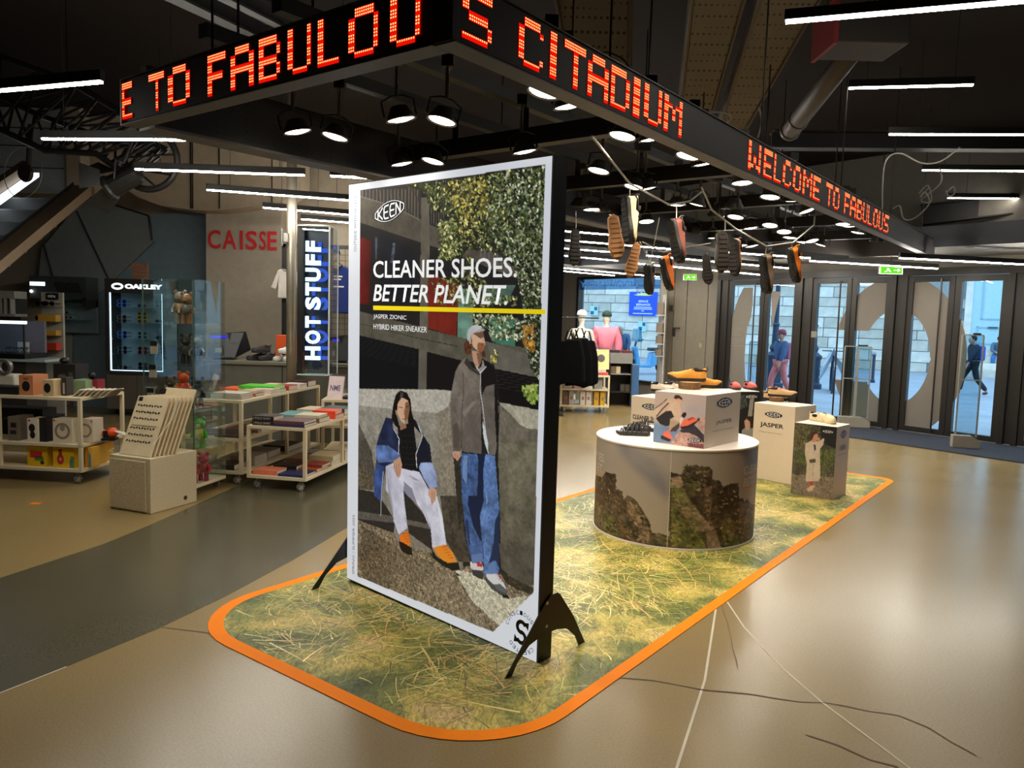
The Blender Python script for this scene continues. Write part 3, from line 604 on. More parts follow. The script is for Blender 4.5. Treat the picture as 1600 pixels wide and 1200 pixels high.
    f(S4((270,650),(380,780),(440,880),(440,1000),(300,900),(280,760)),(48,45,42),t1=.2); f(S4((280,820),(430,850),(436,880),(290,850)),(96,90,80),t1=.2)
    f(S4((-10,480),(90,560),(90,650),(-10,640)),(88,80,64),t1=.4,t0=.3)
    f(S4((-10,820),(210,900),(250,980),(440,1010),(600,1130),(700,1200),(1100,1200),(1100,1500),(-10,1500)),(120,107,86),t1=.45,t0=.4,t2=.1)
    f(D4((130,905),(225,870),(330,930),(480,940),(680,1060),(640,1240),(300,1300),(-560,1000),(-600,800),(-560,600),(-200,820)),(126,113,92),t1=.45,t0=.4,t3=.1,grad=((96,84,66),(700,900),(600,860)))
    f(D4((430,920),(680,1040),(680,1090),(560,1050),(470,1000)),(58,54,44),t1=.4,t0=.3)
    f(D4((100,905),(230,930),(330,985),(420,1080),(500,1110),(620,1090),(560,1260),(420,1300),(230,1130),(140,980)),(196,190,166),t1=.25,t0=.2)
    # seated man
    nav=(38,46,76); f(S4((165,225),(120,340),(105,400),(110,470),(95,560),(95,680),(135,720),(150,600),(165,520),(215,480),(250,450),(240,330),(205,270),(215,230)),nav,t2=.4)
    f(S4((110,490),(160,515),(150,600),(135,720),(95,680),(92,560)),(58,82,138),t2=.4)
    f(S4((108,385),(180,390),(250,440),(240,470),(205,485),(120,490),(104,430)),(92,118,174),t2=.4)
    f(S4((300,235),(340,235),(390,330),(430,390),(440,490),(470,560),(470,640),(420,640),(360,540),(340,430),(360,380),(385,335),(330,270)),(28,32,44),t2=.2)
    f(S4((375,490),(440,490),(468,560),(470,635),(425,640),(395,590),(362,520)),(156,172,212),t2=.25)
    f(S4((235,280),(330,250),(350,420),(360,545),(260,525),(250,440),(240,330)),(22,22,25))
    for i in range(6): cv.line(S4((250,330+i*34),(345,335+i*34)),.5,(44,46,50))
    f(S4((165,510),(215,490),(265,525),(275,560),(270,680),(292,870),(240,908),(210,830),(195,690),(165,650)),(198,198,214),t2=.17,grad=((222,222,234),(612,750),(632,740)))
    f(S4((265,525),(365,545),(420,650),(470,690),(500,800),(522,968),(440,988),(430,880),(385,780),(350,730),(300,690),(275,660)),(206,206,220),t2=.17)
    f(S4((272,600),(320,640),(350,730),(300,690),(275,660)),(140,138,156)); f(S4((400,790),(430,860),(445,980),(432,890)),(160,158,176)); f(S4((170,540),(180,660),(215,830),(200,700)),(160,160,180)); f(S4((300,560),(380,600),(330,590)),(166,164,182)); f(S4((470,720),(500,820),(512,940),(490,860)),(232,232,242))
    cv.line(S4((208,280),(245,350),(240,440)),1.,(210,215,225)); cv.line(S4((360,270),(385,335),(345,440),(350,520)),1.1,(214,218,226)); cv.line(S4((150,540),(140,640),(133,800)),.7,(200,205,215))
    f(S4((225,90),(250,65),(290,75),(315,120),(322,200),(345,275),(325,285),(300,262),(295,200),(270,110),(240,150),(228,200),(252,292),(222,275),(200,225),(210,150)),(26,21,20))
    f(S4((235,145),(262,105),(300,125),(310,170),(300,225),(280,260),(256,245),(234,195)),(212,172,142)); f(S4((284,135),(303,130),(310,170),(300,225),(280,258),(278,200)),(134,94,72))
    cv.line(S4((244,162),(268,166)),1.2,(60,40,32)); cv.line(S4((282,164),(304,158)),1.2,(48,32,26)); cv.line(S4((274,170),(277,203),(268,206)),.9,(150,104,80)); cv.line(S4((262,232),(286,236)),1.5,(128,58,50)); f(S4((222,180),(234,182),(236,205),(226,205)),(170,128,100))
    f(S4((256,70),(275,85),(262,110),(248,120)),(70,66,66))
    f(S4((250,262),(285,262),(290,285),(250,300)),(150,110,88))
    f(S4((210,480),(250,455),(262,500),(252,568),(240,580),(225,560),(212,520)),(196,152,124)); cv.line(S4((228,500),(234,570)),.7,(130,92,74)); cv.line(S4((242,495),(246,560)),.7,(140,100,80)); cv.line(S4((216,500),(220,545)),.6,(140,100,80))
    f(S4((420,640),(455,638),(470,668),(458,712),(437,742),(430,700),(418,680)),(206,160,132)); cv.line(S4((440,660),(440,725)),.7,(140,98,78)); cv.line(S4((454,660),(452,708)),.6,(140,98,78))
    f(S4((245,912),(295,885),(312,960),(302,980),(250,965)),(228,122,34)); f(S4((240,945),(272,958),(318,985),(320,1028),(285,1022),(250,992)),(22,20,20)); 
    for i in range(4): cv.line(S4((262+i*8,905+i*14),(298+i*4,898+i*16)),.8,(176,36,30))
    f(S4((445,982),(515,965),(560,1010),(582,1068),(530,1078),(470,1032)),(232,142,44)); f(S4((434,990),(470,1042),(530,1072),(592,1068),(602,1112),(560,1118),(500,1088),(440,1042)),(24,24,26))
    for i in range(5): cv.line(S4((490+i*12,985+i*14),(525+i*9,975+i*17)),.8,(182,40,32))
    # standing man
    f(C4((200,220),(225,190),(262,215),(268,290),(232,312),(205,282)),(88,54,38),t1=.4); f(C4((340,270),(370,280),(375,330),(345,320)),(80,50,36))
    f(C4((262,140),(300,118),(355,108),(365,180),(374,222),(352,272),(310,278),(270,235)),(214,176,148)); f(C4((270,138),(355,108),(364,165),(335,178),(295,150)),(118,86,66)); f(C4((312,212),(366,212),(366,255),(345,288),(308,272)),(152,98,64)); cv.line(C4((322,222),(352,226)),1.1,(120,56,48)); cv.line(C4((345,165),(362,196),(350,203)),.9,(150,108,86)); cv.line(C4((310,160),(332,166)),.8,(70,46,36)); f(C4((238,185),(256,180),(260,215),(244,220)),(206,160,134))
    f(C4((225,150),(235,110),(265,75),(300,65),(340,80),(368,106),(305,120),(264,142),(246,190),(230,195)),(222,222,224),grad=((190,190,194),(690+300/5,500),(690+240/5,520)))
    f(C4((300,118),(345,96),(372,104),(362,116),(310,130)),(176,172,170))
    f(C4((262,270),(332,288),(346,340),(312,412),(275,365)),(192,150,122)); f(C4((300,290),(332,288),(346,340),(318,395)),(130,94,74))
    jk=(122,114,104); f(C4((215,325),(165,375),(130,440),(105,560),(85,700),(90,850),(105,1060),(160,1070),(175,1045),(185,1070),(332,1088),(332,450),(262,400),(240,350)),jk,t2=.24,t1=.06,grad=((98,91,84),(715,600),(718,715)))
    f(C4((345,335),(400,360),(450,420),(465,600),(475,750),(470,950),(440,1100),(385,1096),(345,850),(335,700),(332,440),(370,400)),(104,98,90),t2=.26)
    f(C4((345,338),(400,363),(450,420),(466,600),(474,900),(455,1060),(442,800),(440,540),(375,558),(340,625),(334,450)),(28,26,27))
    cv.line(C4((190,450),(195,600),(178,760),(172,1040)),1.0,(70,64,58)); cv.line(C4((95,660),(330,665)),.6,(98,90,82)); f(C4((190,1000),(320,700),(330,690),(250,900)),(100,92,84)); f(C4((185,760),(260,680),(300,670),(200,800)),(134,126,116)); f(C4((105,860),(140,840),(165,940),(150,1050),(110,1040)),(88,80,72))
    f(C4((218,325),(240,350),(262,400),(330,460),(318,470),(240,420),(200,370)),(62,57,52)); f(C4((262,330),(300,420),(330,450),(365,400),(352,340),(340,400),(315,420),(280,370)),(150,146,140))
    cv.line(C4((330,440),(328,600),(345,710),(385,1085)),1.1,(198,198,196)); f(C4((345,830),(365,900),(385,1000),(386,1088),(360,1012),(345,920)),(206,216,218)); cv.line(C4((300,400),(330,452),(375,400)),1.1,(205,205,205))
    f(C4((100,1070),(160,1065),(162,1110),(140,1142),(110,1112)),(204,156,130)); cv.line(C4((120,1080),(128,1120)),.7,(140,96,78)); cv.line(C4((138,1080),(142,1125)),.7,(140,96,78))
    f(D4((165,75),(275,85),(290,180),(290,380),(302,520),(306,760),(312,852),(225,857),(200,740),(175,560),(160,380),(152,150)),(72,100,150),t1=.2,t2=.38)
    f(D4((285,90),(336,80),(322,200),(318,450),(290,540),(302,720),(240,600),(205,450),(205,380),(270,380)),(28,38,64))
    f(D4((336,80),(405,95),(415,250),(432,480),(420,640),(426,900),(416,937),(315,937),(312,780),(300,640),(290,520),(318,420),(318,200)),(86,116,166),t1=.2,t2=.38)
    f(D4((400,560),(432,490),(424,900),(400,840),(350,862),(385,720)),(34,48,80)); f(D4((172,90),(205,92),(195,300),(165,250)),(112,142,188),t1=.1); f(D4((330,300),(350,420),(310,540),(300,600),(340,480)),(120,148,192)); f(D4((225,800),(300,790),(308,850),(228,855)),(98,126,174)); f(D4((345,880),(385,840),(415,930),(340,935)),(100,130,178)); f(D4((180,560),(200,540),(215,720),(205,740)),(40,54,92))
    f(D4((225,860),(300,855),(312,902),(296,922),(230,908)),(216,208,208)); f(D4((225,905),(300,912),(314,952),(300,978),(234,946)),(58,58,62)); f(D4((262,855),(302,860),(300,888),(264,882)),(192,52,62)); f(D4((215,850),(226,848),(228,905),(218,890)),(222,220,220))
    f(D4((328,937),(412,936),(462,1012),(477,1052),(400,1022),(338,972)),(216,216,216)); f(D4((314,945),(380,1012),(477,1046),(482,1088),(430,1082),(368,1042),(318,976)),(72,74,80)); f(D4((385,1010),(430,1005),(477,1050),(470,1070),(410,1050)),(96,98,102)); f(D4((440,1078),(482,1088),(500,1112),(450,1102)),(20,18,18))
    for i in range(4): cv.line(D4((398+i*10,945+i*14),(428+i*10,940+i*15)),.9,(178,44,56))
    f(D4((100,920),(170,960),(120,945)),(24,22,20))
    # ivy
    dk=(44,46,36)
    mass=F4((405,165),(600,145),(800,110),(1075,70),(1062,760),(960,745),(925,560),(800,480),(700,470),(650,520),(560,500),(600,380),(640,330),(520,270),(495,200))
    right=F4((925,540),(1062,500),(1045,1095),(990,1050),(955,900),(930,850),(960,800)); mid=F4((520,620),(640,600),(690,480),(770,620),(850,690),(930,700),(930,745),(700,745),(555,730)); low=F4((940,1120),(1010,1105),(1015,1195),(975,1195)); near=F4((700,780),(930,790),(960,900),(800,900),(790,850),(720,830)); wisp=F4((790,960),(835,950),(830,1010),(800,1000))
    pal=[(172,172,98),(140,146,78),(108,118,66),(80,90,50),(214,212,160),(60,66,42),(48,52,36),(126,132,86)]; grn=[(108,124,82),(138,150,110),(80,98,62),(190,198,166),(58,72,48),(42,52,38),(214,216,194),(92,108,70)]; yel=[(196,184,92),(176,160,72),(218,210,140),(146,136,62),(108,104,52),(70,68,40)]; drk=[(58,64,42),(44,48,34),(74,82,50),(32,34,28),(30,30,26)]
    m_=cv.mask(mass)&(cv.n2+cv.n3*.6>-.22); cv.c[m_]=np.array(dk)*(1+.4*cv.n1[m_])[:,None]
    m_=cv.mask(right)&(cv.n2>-.2); cv.c[m_]=np.array(dk)*(1+.4*cv.n1[m_])[:,None]
    cv.leaves(mass,2200,2.6,drk,1); cv.leaves(mass,1300,2.1,pal,2)
    cv.leaves(F4((600,150),(780,120),(800,250),(760,330),(700,400),(640,300)),330,2.1,yel,3); cv.leaves(F4((560,150),(900,110),(880,330),(700,460),(600,300)),260,2.0,yel,13); cv.leaves(F4((800,130),(1070,75),(1060,700),(950,700),(900,500),(800,420)),1100,2.2,grn,4)
    cv.leaves(mass,900,1.9,drk,14)
    cv.leaves(right,900,2.0,grn,5); cv.leaves(right,420,2.0,drk,15); cv.leaves(F4((950,840),(1010,820),(1000,960),(955,930)),60,2.2,[(186,140,60),(160,104,40)],6); cv.leaves(mid,480,2.0,pal,7); cv.leaves(near,420,2.0,grn,8); cv.leaves(low,110,2.4,[(140,166,70),(110,140,60),(184,198,110)],9); cv.leaves(wisp,24,2.2,yel,10)
    cv.leaves(F4((560,330),(640,330),(650,520),(560,520)),300,2.2,pal,11)
    for a,b in (((790,350),(850,430)),((850,430),(935,480))): cv.line(F4(a,b),1.6,(26,24,22))
    f(A4((1270,0),(1275,0),(1275,1),(1270,1)),dk)
    m_=~cv.mask(IMG); cv.c[m_]=np.array((226,231,240))
LP=PRINT('backlit_poster_print',.35,emit=.70,base=.55)
pr,HI=panel_print('poster',LW,LHT,(TLc,TRc,BRc,BLc),370,600,(226,231,240),paint_poster,LP,lb)
pr['label']='backlit poster of two men in hiking sneakers by an ivy covered building'
def pp(px,py): a,b=hmap(HI,px,py); return float(a),float(b)
def ptext(body,x0,y0,x1,y1,mat,**k):    # photo box of the word (baseline-left .. cap-right)
    a=pp(x0,y0); b=pp(x1,y1); return text(body,mat,lb,a[0],min(a[1],b[1]),b[0]-a[0],abs(b[1]-a[1]),y=-.001,**k)
def prow(body,xl,yt,yb,xr_,yt2,yb2,mat,**k):
    a=pp(xl,yb);b=pp(xl,yt);c=pp(xr_,yb2); return text(body,mat,lb,a[0],a[1],c[0]-a[0],b[1]-a[1],y=-.001,**k)
prow('CLEANER SHOES.',584.7,409.7,437,817,404,436,WE,bold=.012)
prow('BETTER PLANET.',584.5,447.5,474.5,801,447.8,478.5,WE,bold=.014,shear=.2)
prow('JASPER ZIONIC',585,495,503.5,638,496,505,WE); prow('HYBRID HIKER SNEAKER',585,510.5,519,671,514,523,WE)
m=MB(); P=[pp(584.5,481.5),pp(584.5,488.5),pp(862,497.5),pp(862,490)]; m.add([(a,-.001,b) for a,b in P],[(0,1,2,3)]); m.build('yellow_stripe',M('backlit_yellow_ink',(246,222,20),.5,emit=.7,var=0),lb)
c=pp(611,328.5); l=pp(586,340); r=pp(636,317); t=pp(623,312); badge(lb,c[0],c[1],r[0]-l[0],.112,-.0012,tilt=.16,dark=BE,light=WE)
GI=M('grey_blue_ink',(132,146,162),.5,var=0)
a=pp(554,394);b=pp(558.5,296); text('OUTSIDE WITH NO PFAS.',GI,lb,a[0]-.004,a[1],.024,b[1]-a[1],y=-.001,rot=1)
a=pp(551,902);b=pp(555,812); text('SPRING / SUMMER 2025',GI,lb,a[0]-.002,a[1],.022,b[1]-a[1],y=-.001,rot=1)
# circular seal in the lower right corner
sx,sz=pp(815.5,991.5); R0=.10; sl=thing('eco_seal',None,None); sl.parent=lb
word='CONSCIOUSLY · CREATED · '
for i,chh in enumerate(word):
    if chh in ' ·': continue
    an=math.pi*.93-2*math.pi*i/len(word); o=text(chh,BE,sl,-.009,0,.018,.021,y=-.001); o.name='seal_letter'; o.matrix_local=Matrix.Translation((sx+R0*.86*math.cos(an),0,sz+R0*.86*math.sin(an)))@Matrix.Rotation(math.pi/2-an,4,'Y')
m=MB()
for s in (1,-1):
    m.arc(sx-s*.0,-.0014,sz+s*.026,.017,.037,math.pi*(.12 if s>0 else 1.12),math.pi*(1.55 if s>0 else 2.55),-.001,14)
    tx,tz=sx+s*.032,sz+s*.040; m.add([(tx-s*.02,-.0014,tz+s*.012),(tx+s*.016,-.0014,tz+s*.02),(tx+s*.012,-.0014,tz-s*.02)],[(0,1,2)])
m.build('seal_arrows',BE,sl)
# feet
def foot(x,name='foot'):
    P=[(-.30,-.022),(-.25,-.022),(-.20,.05),(-.12,.11),(-.03,.13),(.08,.13),(.16,.11),(.23,.05),(.27,-.022),(.32,-.022),(.21,.16),(.10,.30),(.08,.315),(.03,.315),(-.01,.29),(-.12,.17)]
    m=MB(); m.T=Matrix(((0,1,0,x),(1,0,0,.05),(0,0,1,0),(0,0,0,1)))
    m.prismy(P,-.003,.003); return m.build(name,BM,lb)
foot(-.010); foot(LW+.010)
for zz in (.285,.17):
    m=MB(); m.ball((LW+.014,.05,zz),.004,.009,.009,8,6); m.build('bolt',M('bolt_steel',(190,190,190),.3,.9),lb)
# ================================================================== LED ticker sign
SZ0,SZ1=2.60,2.824; cu=uc=2.08; vf=-1.866; uf=2.062; UE=11.77; VL=-4.18; ST=.085
CS=M('ticker_casing',(52,46,42),.5,.2); CB=M('ticker_soffit',(96,90,86),.5,.2)
def LEDMAT():
    m=bpy.data.materials.new('led_board'); m.use_nodes=True; nt=m.node_tree; b=nt.nodes['Principled BSDF']; N=nt.nodes.new; Lk=nt.links.new
    tc=N('ShaderNodeTexCoord'); vo=N('ShaderNodeTexVoronoi'); vo.inputs['Randomness'].default_value=0; vo.inputs['Scale'].default_value=85; Lk(tc.outputs['Object'],vo.inputs['Vector'])
    lt=N('ShaderNodeMath'); lt.operation='LESS_THAN'; lt.inputs[1].default_value=.33; Lk(vo.outputs['Distance'],lt.inputs[0])
    mx=N('ShaderNodeMix'); mx.data_type='RGBA'; mx.inputs[6].default_value=L4((17,9,8)); mx.inputs[7].default_value=L4((50,27,25)); Lk(lt.outputs[0],mx.inputs[0]); Lk(mx.outputs[2],b.inputs['Base Color']); b.inputs['Roughness'].default_value=.6
    return m
LB_=LEDMAT(); sgn=thing('led_ticker_sign','red dot matrix ticker sign wrapped around the hanging lamp frame','ticker sign')
def uvbox(u0,u1,v0,v1,z0,z1):
    m=MB(); m.hexa([UV(u0,v0,z0),UV(u0,v1,z0),UV(u1,v1,z0),UV(u1,v0,z0),UV(u0,v0,z1),UV(u0,v1,z1),UV(u1,v1,z1),UV(u1,v0,z1)][::1]); 
    return m
def fixn(o):
    import bmesh
    b=bmesh.new(); b.from_mesh(o.data); bmesh.ops.recalc_face_normals(b,faces=b.faces); b.to_mesh(o.data); b.free(); return o
fixn(uvbox(cu,UE,vf-ST,vf-.008,SZ0,SZ1).build('casing',CS,sgn)); fixn(uvbox(uf+.008,uf+ST,VL,vf-ST-.002,SZ0,SZ1).build('casing',CS,sgn))
fixn(uvbox(cu-.01,UE+.002,vf-ST-.002,vf+.006,SZ0-.006,SZ0).build('bottom_rail',CB,sgn)); fixn(uvbox(uf-.006,uf+ST+.002,VL-.004,vf-ST-.004,SZ0-.006,SZ0).build('bottom_rail',CB,sgn))
fixn(uvbox(cu,UE+.002,vf-.02,vf+.006,SZ1,SZ1+.006).build('top_rail',CS,sgn)); fixn(uvbox(uf-.006,uf+.02,VL-.004,vf,SZ1,SZ1+.006).build('top_rail',CS,sgn))
fixn(uvbox(uf-.006,uf+.03,VL-.016,VL-.004,SZ0-.006,SZ1+.006).build('end_cap',M('ticker_end_cap',(150,146,140),.4,.4),sgn))
fixn(uvbox(uf,cu+.02,vf-.085,vf+.002,SZ0,SZ1).build('corner_post',M('ticker_corner',(44,32,28),.5),sgn))
# boards face the shop floor: right arm faces +v, left arm faces -u
RAM=frame(UV(cu,vf,SZ0),UV(1,0)-UV(0,0)); LAM=frame(UV(uf,VL,SZ0),UV(0,1)-UV(0,0))
m=MB(); m.box(0.02,UE-cu-1.45,0,.006,.006,SZ1-SZ0-.004); m.build('led_board',LB_,sgn,mat=RAM)
m=MB(); m.box(UE-cu-1.45,UE-cu,0,.006,.002,SZ1-SZ0-.002); m.build('blank_board',M('ticker_blank',(40,35,35),.6),sgn,mat=RAM)
m=MB(); m.box(.05,vf-VL-.16,0,.006,.006,SZ1-SZ0-.004); m.build('led_board',LB_,sgn,mat=LAM)
m=MB(); m.box(vf-VL-.16,vf-VL-.085,0.002,.006,0,SZ1-SZ0); m.build('blank_board',M('ticker_join',(52,40,34),.5),sgn,mat=LAM)
FONT={'A':'01110 10001 10001 11111 10001 10001 10001','B':'11110 10001 10001 11110 10001 10001 11110','C':'01110 10001 10000 10000 10000 10001 01110','D':'11110 10001 10001 10001 10001 10001 11110','E':'11111 10000 10000 11110 10000 10000 11111','F':'11111 10000 10000 11110 10000 10000 10000','I':'1 1 1 1 1 1 1','L':'10000 10000 10000 10000 10000 10000 11111','M':'10001 11011 10101 10101 10001 10001 10001','O':'01110 10001 10001 10001 10001 10001 01110','S':'01111 10000 10000 01110 00001 00001 11110','T':'11111 00100 00100 00100 00100 00100 00100','U':'10001 10001 10001 10001 10001 10001 01110','W':'10001 10001 10001 10101 10101 11011 10001'}
LE_=EM('lit_red_led',(255,176,104),2.2); LH_=EM('led_red_glow',(214,14,4),1.25)
def led(ch,FMx,x0,x1):
    g=FONT[ch].split(); pitch=.0116; nr=16; z0=.022; hh=SZ1-SZ0-.04; ph=hh/nr; n=max(2,int(round((x1-x0)/pitch))); m=MB(); m2=MB(); s=.27
    for r in range(nr):
        for c in range(n):
            gc=min(len(g[0])-1,int(c*len(g[0])/n))
            if g[min(6,int(r*7/nr))][gc]=='1':
                x=x0+(c+.5)*(x1-x0)/n; z=z0+hh-(r+.5)*ph; w=min(pitch,(x1-x0)/n)*s
                if r%4!=3: m.add([(x-w,-.003,z-ph*s),(x+w,-.003,z-ph*s),(x+w,-.003,z+ph*s),(x-w,-.003,z+ph*s)],[(0,1,2,3)])
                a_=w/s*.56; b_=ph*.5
                m2.add([(x-a_,-.0015,z-b_),(x+a_,-.0015,z-b_),(x+a_,-.0015,z+b_),(x-a_,-.0015,z+b_)],[(0,1,2,3)])  # red bloom around the lit dots, put in as flat glowing squares
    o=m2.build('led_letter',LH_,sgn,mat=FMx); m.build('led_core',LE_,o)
def along(FMx,px):
    n=FMx.to_3x3()@Vector((0,1,0)); o=FMx.translation; d=ray(px,600); 
    # intersect the vertical plane of the board with the column px at mid height
    lo_,hi_=0,12.
    mid=lambda s:PR(*(FMx@Vector((s,0,.11))))[0]
    for _ in range(40):
        c=(lo_+hi_)/2
        if mid(c)<px: lo_=c
        else: hi_=c
    return lo_
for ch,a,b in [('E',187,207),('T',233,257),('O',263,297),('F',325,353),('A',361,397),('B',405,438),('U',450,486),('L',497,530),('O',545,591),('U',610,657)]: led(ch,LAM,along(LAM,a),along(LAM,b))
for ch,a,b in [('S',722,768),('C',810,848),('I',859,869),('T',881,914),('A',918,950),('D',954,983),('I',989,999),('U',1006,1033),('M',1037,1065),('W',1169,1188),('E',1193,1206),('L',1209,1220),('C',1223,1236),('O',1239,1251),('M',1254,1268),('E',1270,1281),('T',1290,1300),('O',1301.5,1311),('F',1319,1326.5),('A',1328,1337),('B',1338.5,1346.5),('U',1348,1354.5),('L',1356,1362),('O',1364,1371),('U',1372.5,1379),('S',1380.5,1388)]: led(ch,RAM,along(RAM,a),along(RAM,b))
for u,v in [(3.2,-1.91),(5.2,-1.91),(7.2,-1.91),(9.2,-1.91),(11.0,-1.91),(2.1,-3.4)]:
    q=UV(u,v); m=MB(); m.tube([(q.x,q.y,SZ1-.01),(q.x,q.y,CEIL+.02)],.006,6); m.build('suspension_rod',M('rod_dark',(60,54,50),.4,.5),sgn)
# ================================================================== lamp frame and ceiling services
def PERF(name,c1,c2,sc,th=.3,rough=.5):
    m=bpy.data.materials.new(name); m.use_nodes=True; nt=m.node_tree; b=nt.nodes['Principled BSDF']; N=nt.nodes.new; Lk=nt.links.new
    tc=N('ShaderNodeTexCoord'); vo=N('ShaderNodeTexVoronoi'); vo.inputs['Randomness'].default_value=0; vo.inputs['Scale'].default_value=sc; Lk(tc.outputs['Object'],vo.inputs['Vector'])
    lt=N('ShaderNodeMath'); lt.operation='LESS_THAN'; lt.inputs[1].default_value=th; Lk(vo.outputs['Distance'],lt.inputs[0])
    mx=N('ShaderNodeMix'); mx.data_type='RGBA'; mx.inputs[6].default_value=L4(c1); mx.inputs[7].default_value=L4(c2); Lk(lt.outputs[0],mx.inputs[0]); Lk(mx.outputs[2],b.inputs['Base Color']); b.inputs['Roughness'].default_value=rough; MATS[name]=m; return m
PB=PERF('perforated_black_steel',(40,34,31),(12,10,9),26,.22); PT=PERF('perforated_tan_steel',(104,94,85),(22,18,15),21,.26)
fr=thing('lamp_frame','black perforated steel frame carrying the spot lamps below the ceiling','frame')
def ubar(name,u0,u1,v0,v1,z0,z1,mat=PB): return fixn(uvbox(u0,u1,v0,v1,z0,z1).build(name,mat,fr))
ubar('side_beam',2.16,11.75,VL+.0,VL+.06,2.60,2.92)
ubar('beam_flange',2.16,11.75,VL-.02,VL+.14,2.585,2.60,M('flange_grey',(96,92,90),.5,.3))
ubar('end_beam',11.68,11.75,VL+.15,vf-.1,2.62,2.9)
FB=M('frame_black',(24,20,18),.5)
for u in (4.05,5.6,7.2,8.9,10.4): ubar('cross_beam',u,u+.09,VL+.06,vf-ST-.01,2.74,2.85,FB)
for v in (-2.45,-3.05,-3.65):
    ubar('lamp_rail',2.2,11.7,v-.035,v+.035,2.98,3.05,FB)
    for u in (2.4,4.6,6.8,9.0,11.2): q=UV(u,v); m=MB(); m.tube([(q.x,q.y,3.04),(q.x,q.y,CEIL+.02)],.007,6); m.build('hanger_rod',FB,fr)
for u in (4.09,5.65,7.25,8.95,10.45):
    for v in (-2.45,-3.05,-3.65): q=UV(u,v); m=MB(); m.box(q.x-.02,q.x+.02,q.y-.02,q.y+.02,2.84,2.985); m.build('bracket',FB,fr)
# spot lamps
LENS=EM('spot_lamp_lens',(255,244,220),13.); HOU=M('spot_lamp_housing',(84,80,76),.35,.4); POST=M('spot_lamp_post',(110,102,94),.4,.3)
lampmesh={}
def lm(k):
    if k in lampmesh: return lampmesh[k]
    m=MB()
    if k=='can': m.lathe([(.02,.075),(.045,.07),(.062,.035),(.078,.012),(.082,0),(.076,0),(.07,.012)],18); r=m.mesh('housing',HOU,True)
    if k=='lens': m.lathe([(.0,-.006),(.04,-.003),(.07,.006),(.070,.010)],18); r=m.mesh('lens',LENS,True)
    if k=='yoke': m.tube([(-.088,0,.02),(-.088,0,.10),(-.03,0,.125),(.03,0,.125),(.088,0,.10),(.088,0,.02)],.006,6); r=m.mesh('yoke',FB)
    lampmesh[k]=r; return r
LSP=bpy.data.lights.new('spot_beam','SPOT'); LSP.energy=LAMP_W; LSP.color=(1.0,.90,.74); LSP.spot_size=math.radians(125); LSP.spot_blend=.8; LSP.shadow_soft_size=.06
LS2=LSP.copy(); LS2.energy=LAMP_W*.5
def lamp(px,py,z,tilt,label,group,post=True):
    q=G(px,py,z); t=thing('spot_lamp',label,'lamp',group=group); a,b=tilt
    t.matrix_world=Matrix.Translation(q)@Matrix.Rotation(random.uniform(0,6.28) if a is None else a,4,'Z')@Matrix.Rotation(b,4,'Y')
    put(lm('can'),'housing',t); put(lm('lens'),'lens',t); put(lm('yoke'),'yoke',t)
    inv=t.matrix_world.inverted(); top=t.matrix_world@Vector((0,0,.125))
    m=MB(); m.T=inv; vv_=q.x*CA-q.y*SA; zt_=3.0 if vv_<vf-ST-.03 else max(top.z+.012,SZ0-.006)
    m.tube([top,(top.x,top.y,zt_)],.011,8); m.build('mounting_post',POST,t)
    if zt_>2.9: m=MB(); m.T=inv; m.box(top.x-.03,top.x+.03,top.y-.03,top.y+.03,2.94,3.0); m.build('mounting_clamp',FB,t)
    lo=bpy.data.objects.new('beam',LS2 if group=='small spot lamps' else LSP); COL.objects.link(lo); lo.parent=t; lo.matrix_local=Matrix.Translation((0,0,-.03))
    return t
named=[(465,207,'left lamp of the pair below the letters T O F on the ticker'),(523,215,'right lamp of the pair below the letters F A on the ticker'),(627,188,'left lamp of the big pair below the letters U L'),(690,190,'right lamp of the big pair below the letter O'),(628,257,'dim edge-on spot lamp left above the lightbox top edge'),(676,253,'spot lamp just above the lightbox top edge, left of centre'),(820,238,'spot lamp just above the right half of the lightbox top edge'),(850,146,'upper lamp of the pair under the letter C of the ticker'),(890,167,'lower lamp of the pair under the letters C I of the ticker'),(972,214,'tilted lamp left of the pair under the letters D I'),(1020,218,'tilted lamp right of the pair under the letters I U M'),(1075,245,'left lamp of the pair on the blank stretch of the ticker'),(1100,257,'right lamp of the pair on the blank stretch of the ticker'),(935,268,'spot lamp beside the upper right corner of the lightbox'),(1012,295,'bright spot lamp right above the black shoe with cream upper'),(990,293,'spot lamp half hidden behind the slanted rod above the cream shoe')]
for i,(x,y,l) in enumerate(named): lamp(x,y,2.66,((0.4 if i%2 else 3.5),.22),'spot lamp, '+l,'spot lamps near the lightbox')
rest=[(1160,287),(1203,309),(1236,314),(1262,330),(1057,321),(1088,320),(1118,338),(1147,324),(1149,340),(940,330),(924,328),(1010,347),(1083,364),(1173,357),(1203,353),(1225,363),(1234,372),(1256,379),(1269,377),(1282,383),(1318,351),(1327,354),(1340,364),(1370,377),(1158,384),(1175,385),(1114,372),(905,322)]
order=sorted(rest); words=['first','second','third','fourth','fifth','sixth','seventh','eighth','ninth','tenth','eleventh','twelfth','thirteenth','fourteenth','fifteenth','sixteenth','seventeenth']
midl=[p for p in order if p[0]<=1150]; farl=[p for p in order if p[0]>1150]
for (x,y) in order:
    lab=('small spot lamp among the hanging shoes, %s from the left there'%words[midl.index((x,y))]) if x<=1150 else ('small spot lamp at the far end of the ticker frame, %s from the left'%words[farl.index((x,y))])
    lamp(x,y,2.63,(None,random.uniform(.05,.35)),lab,'small spot lamps')
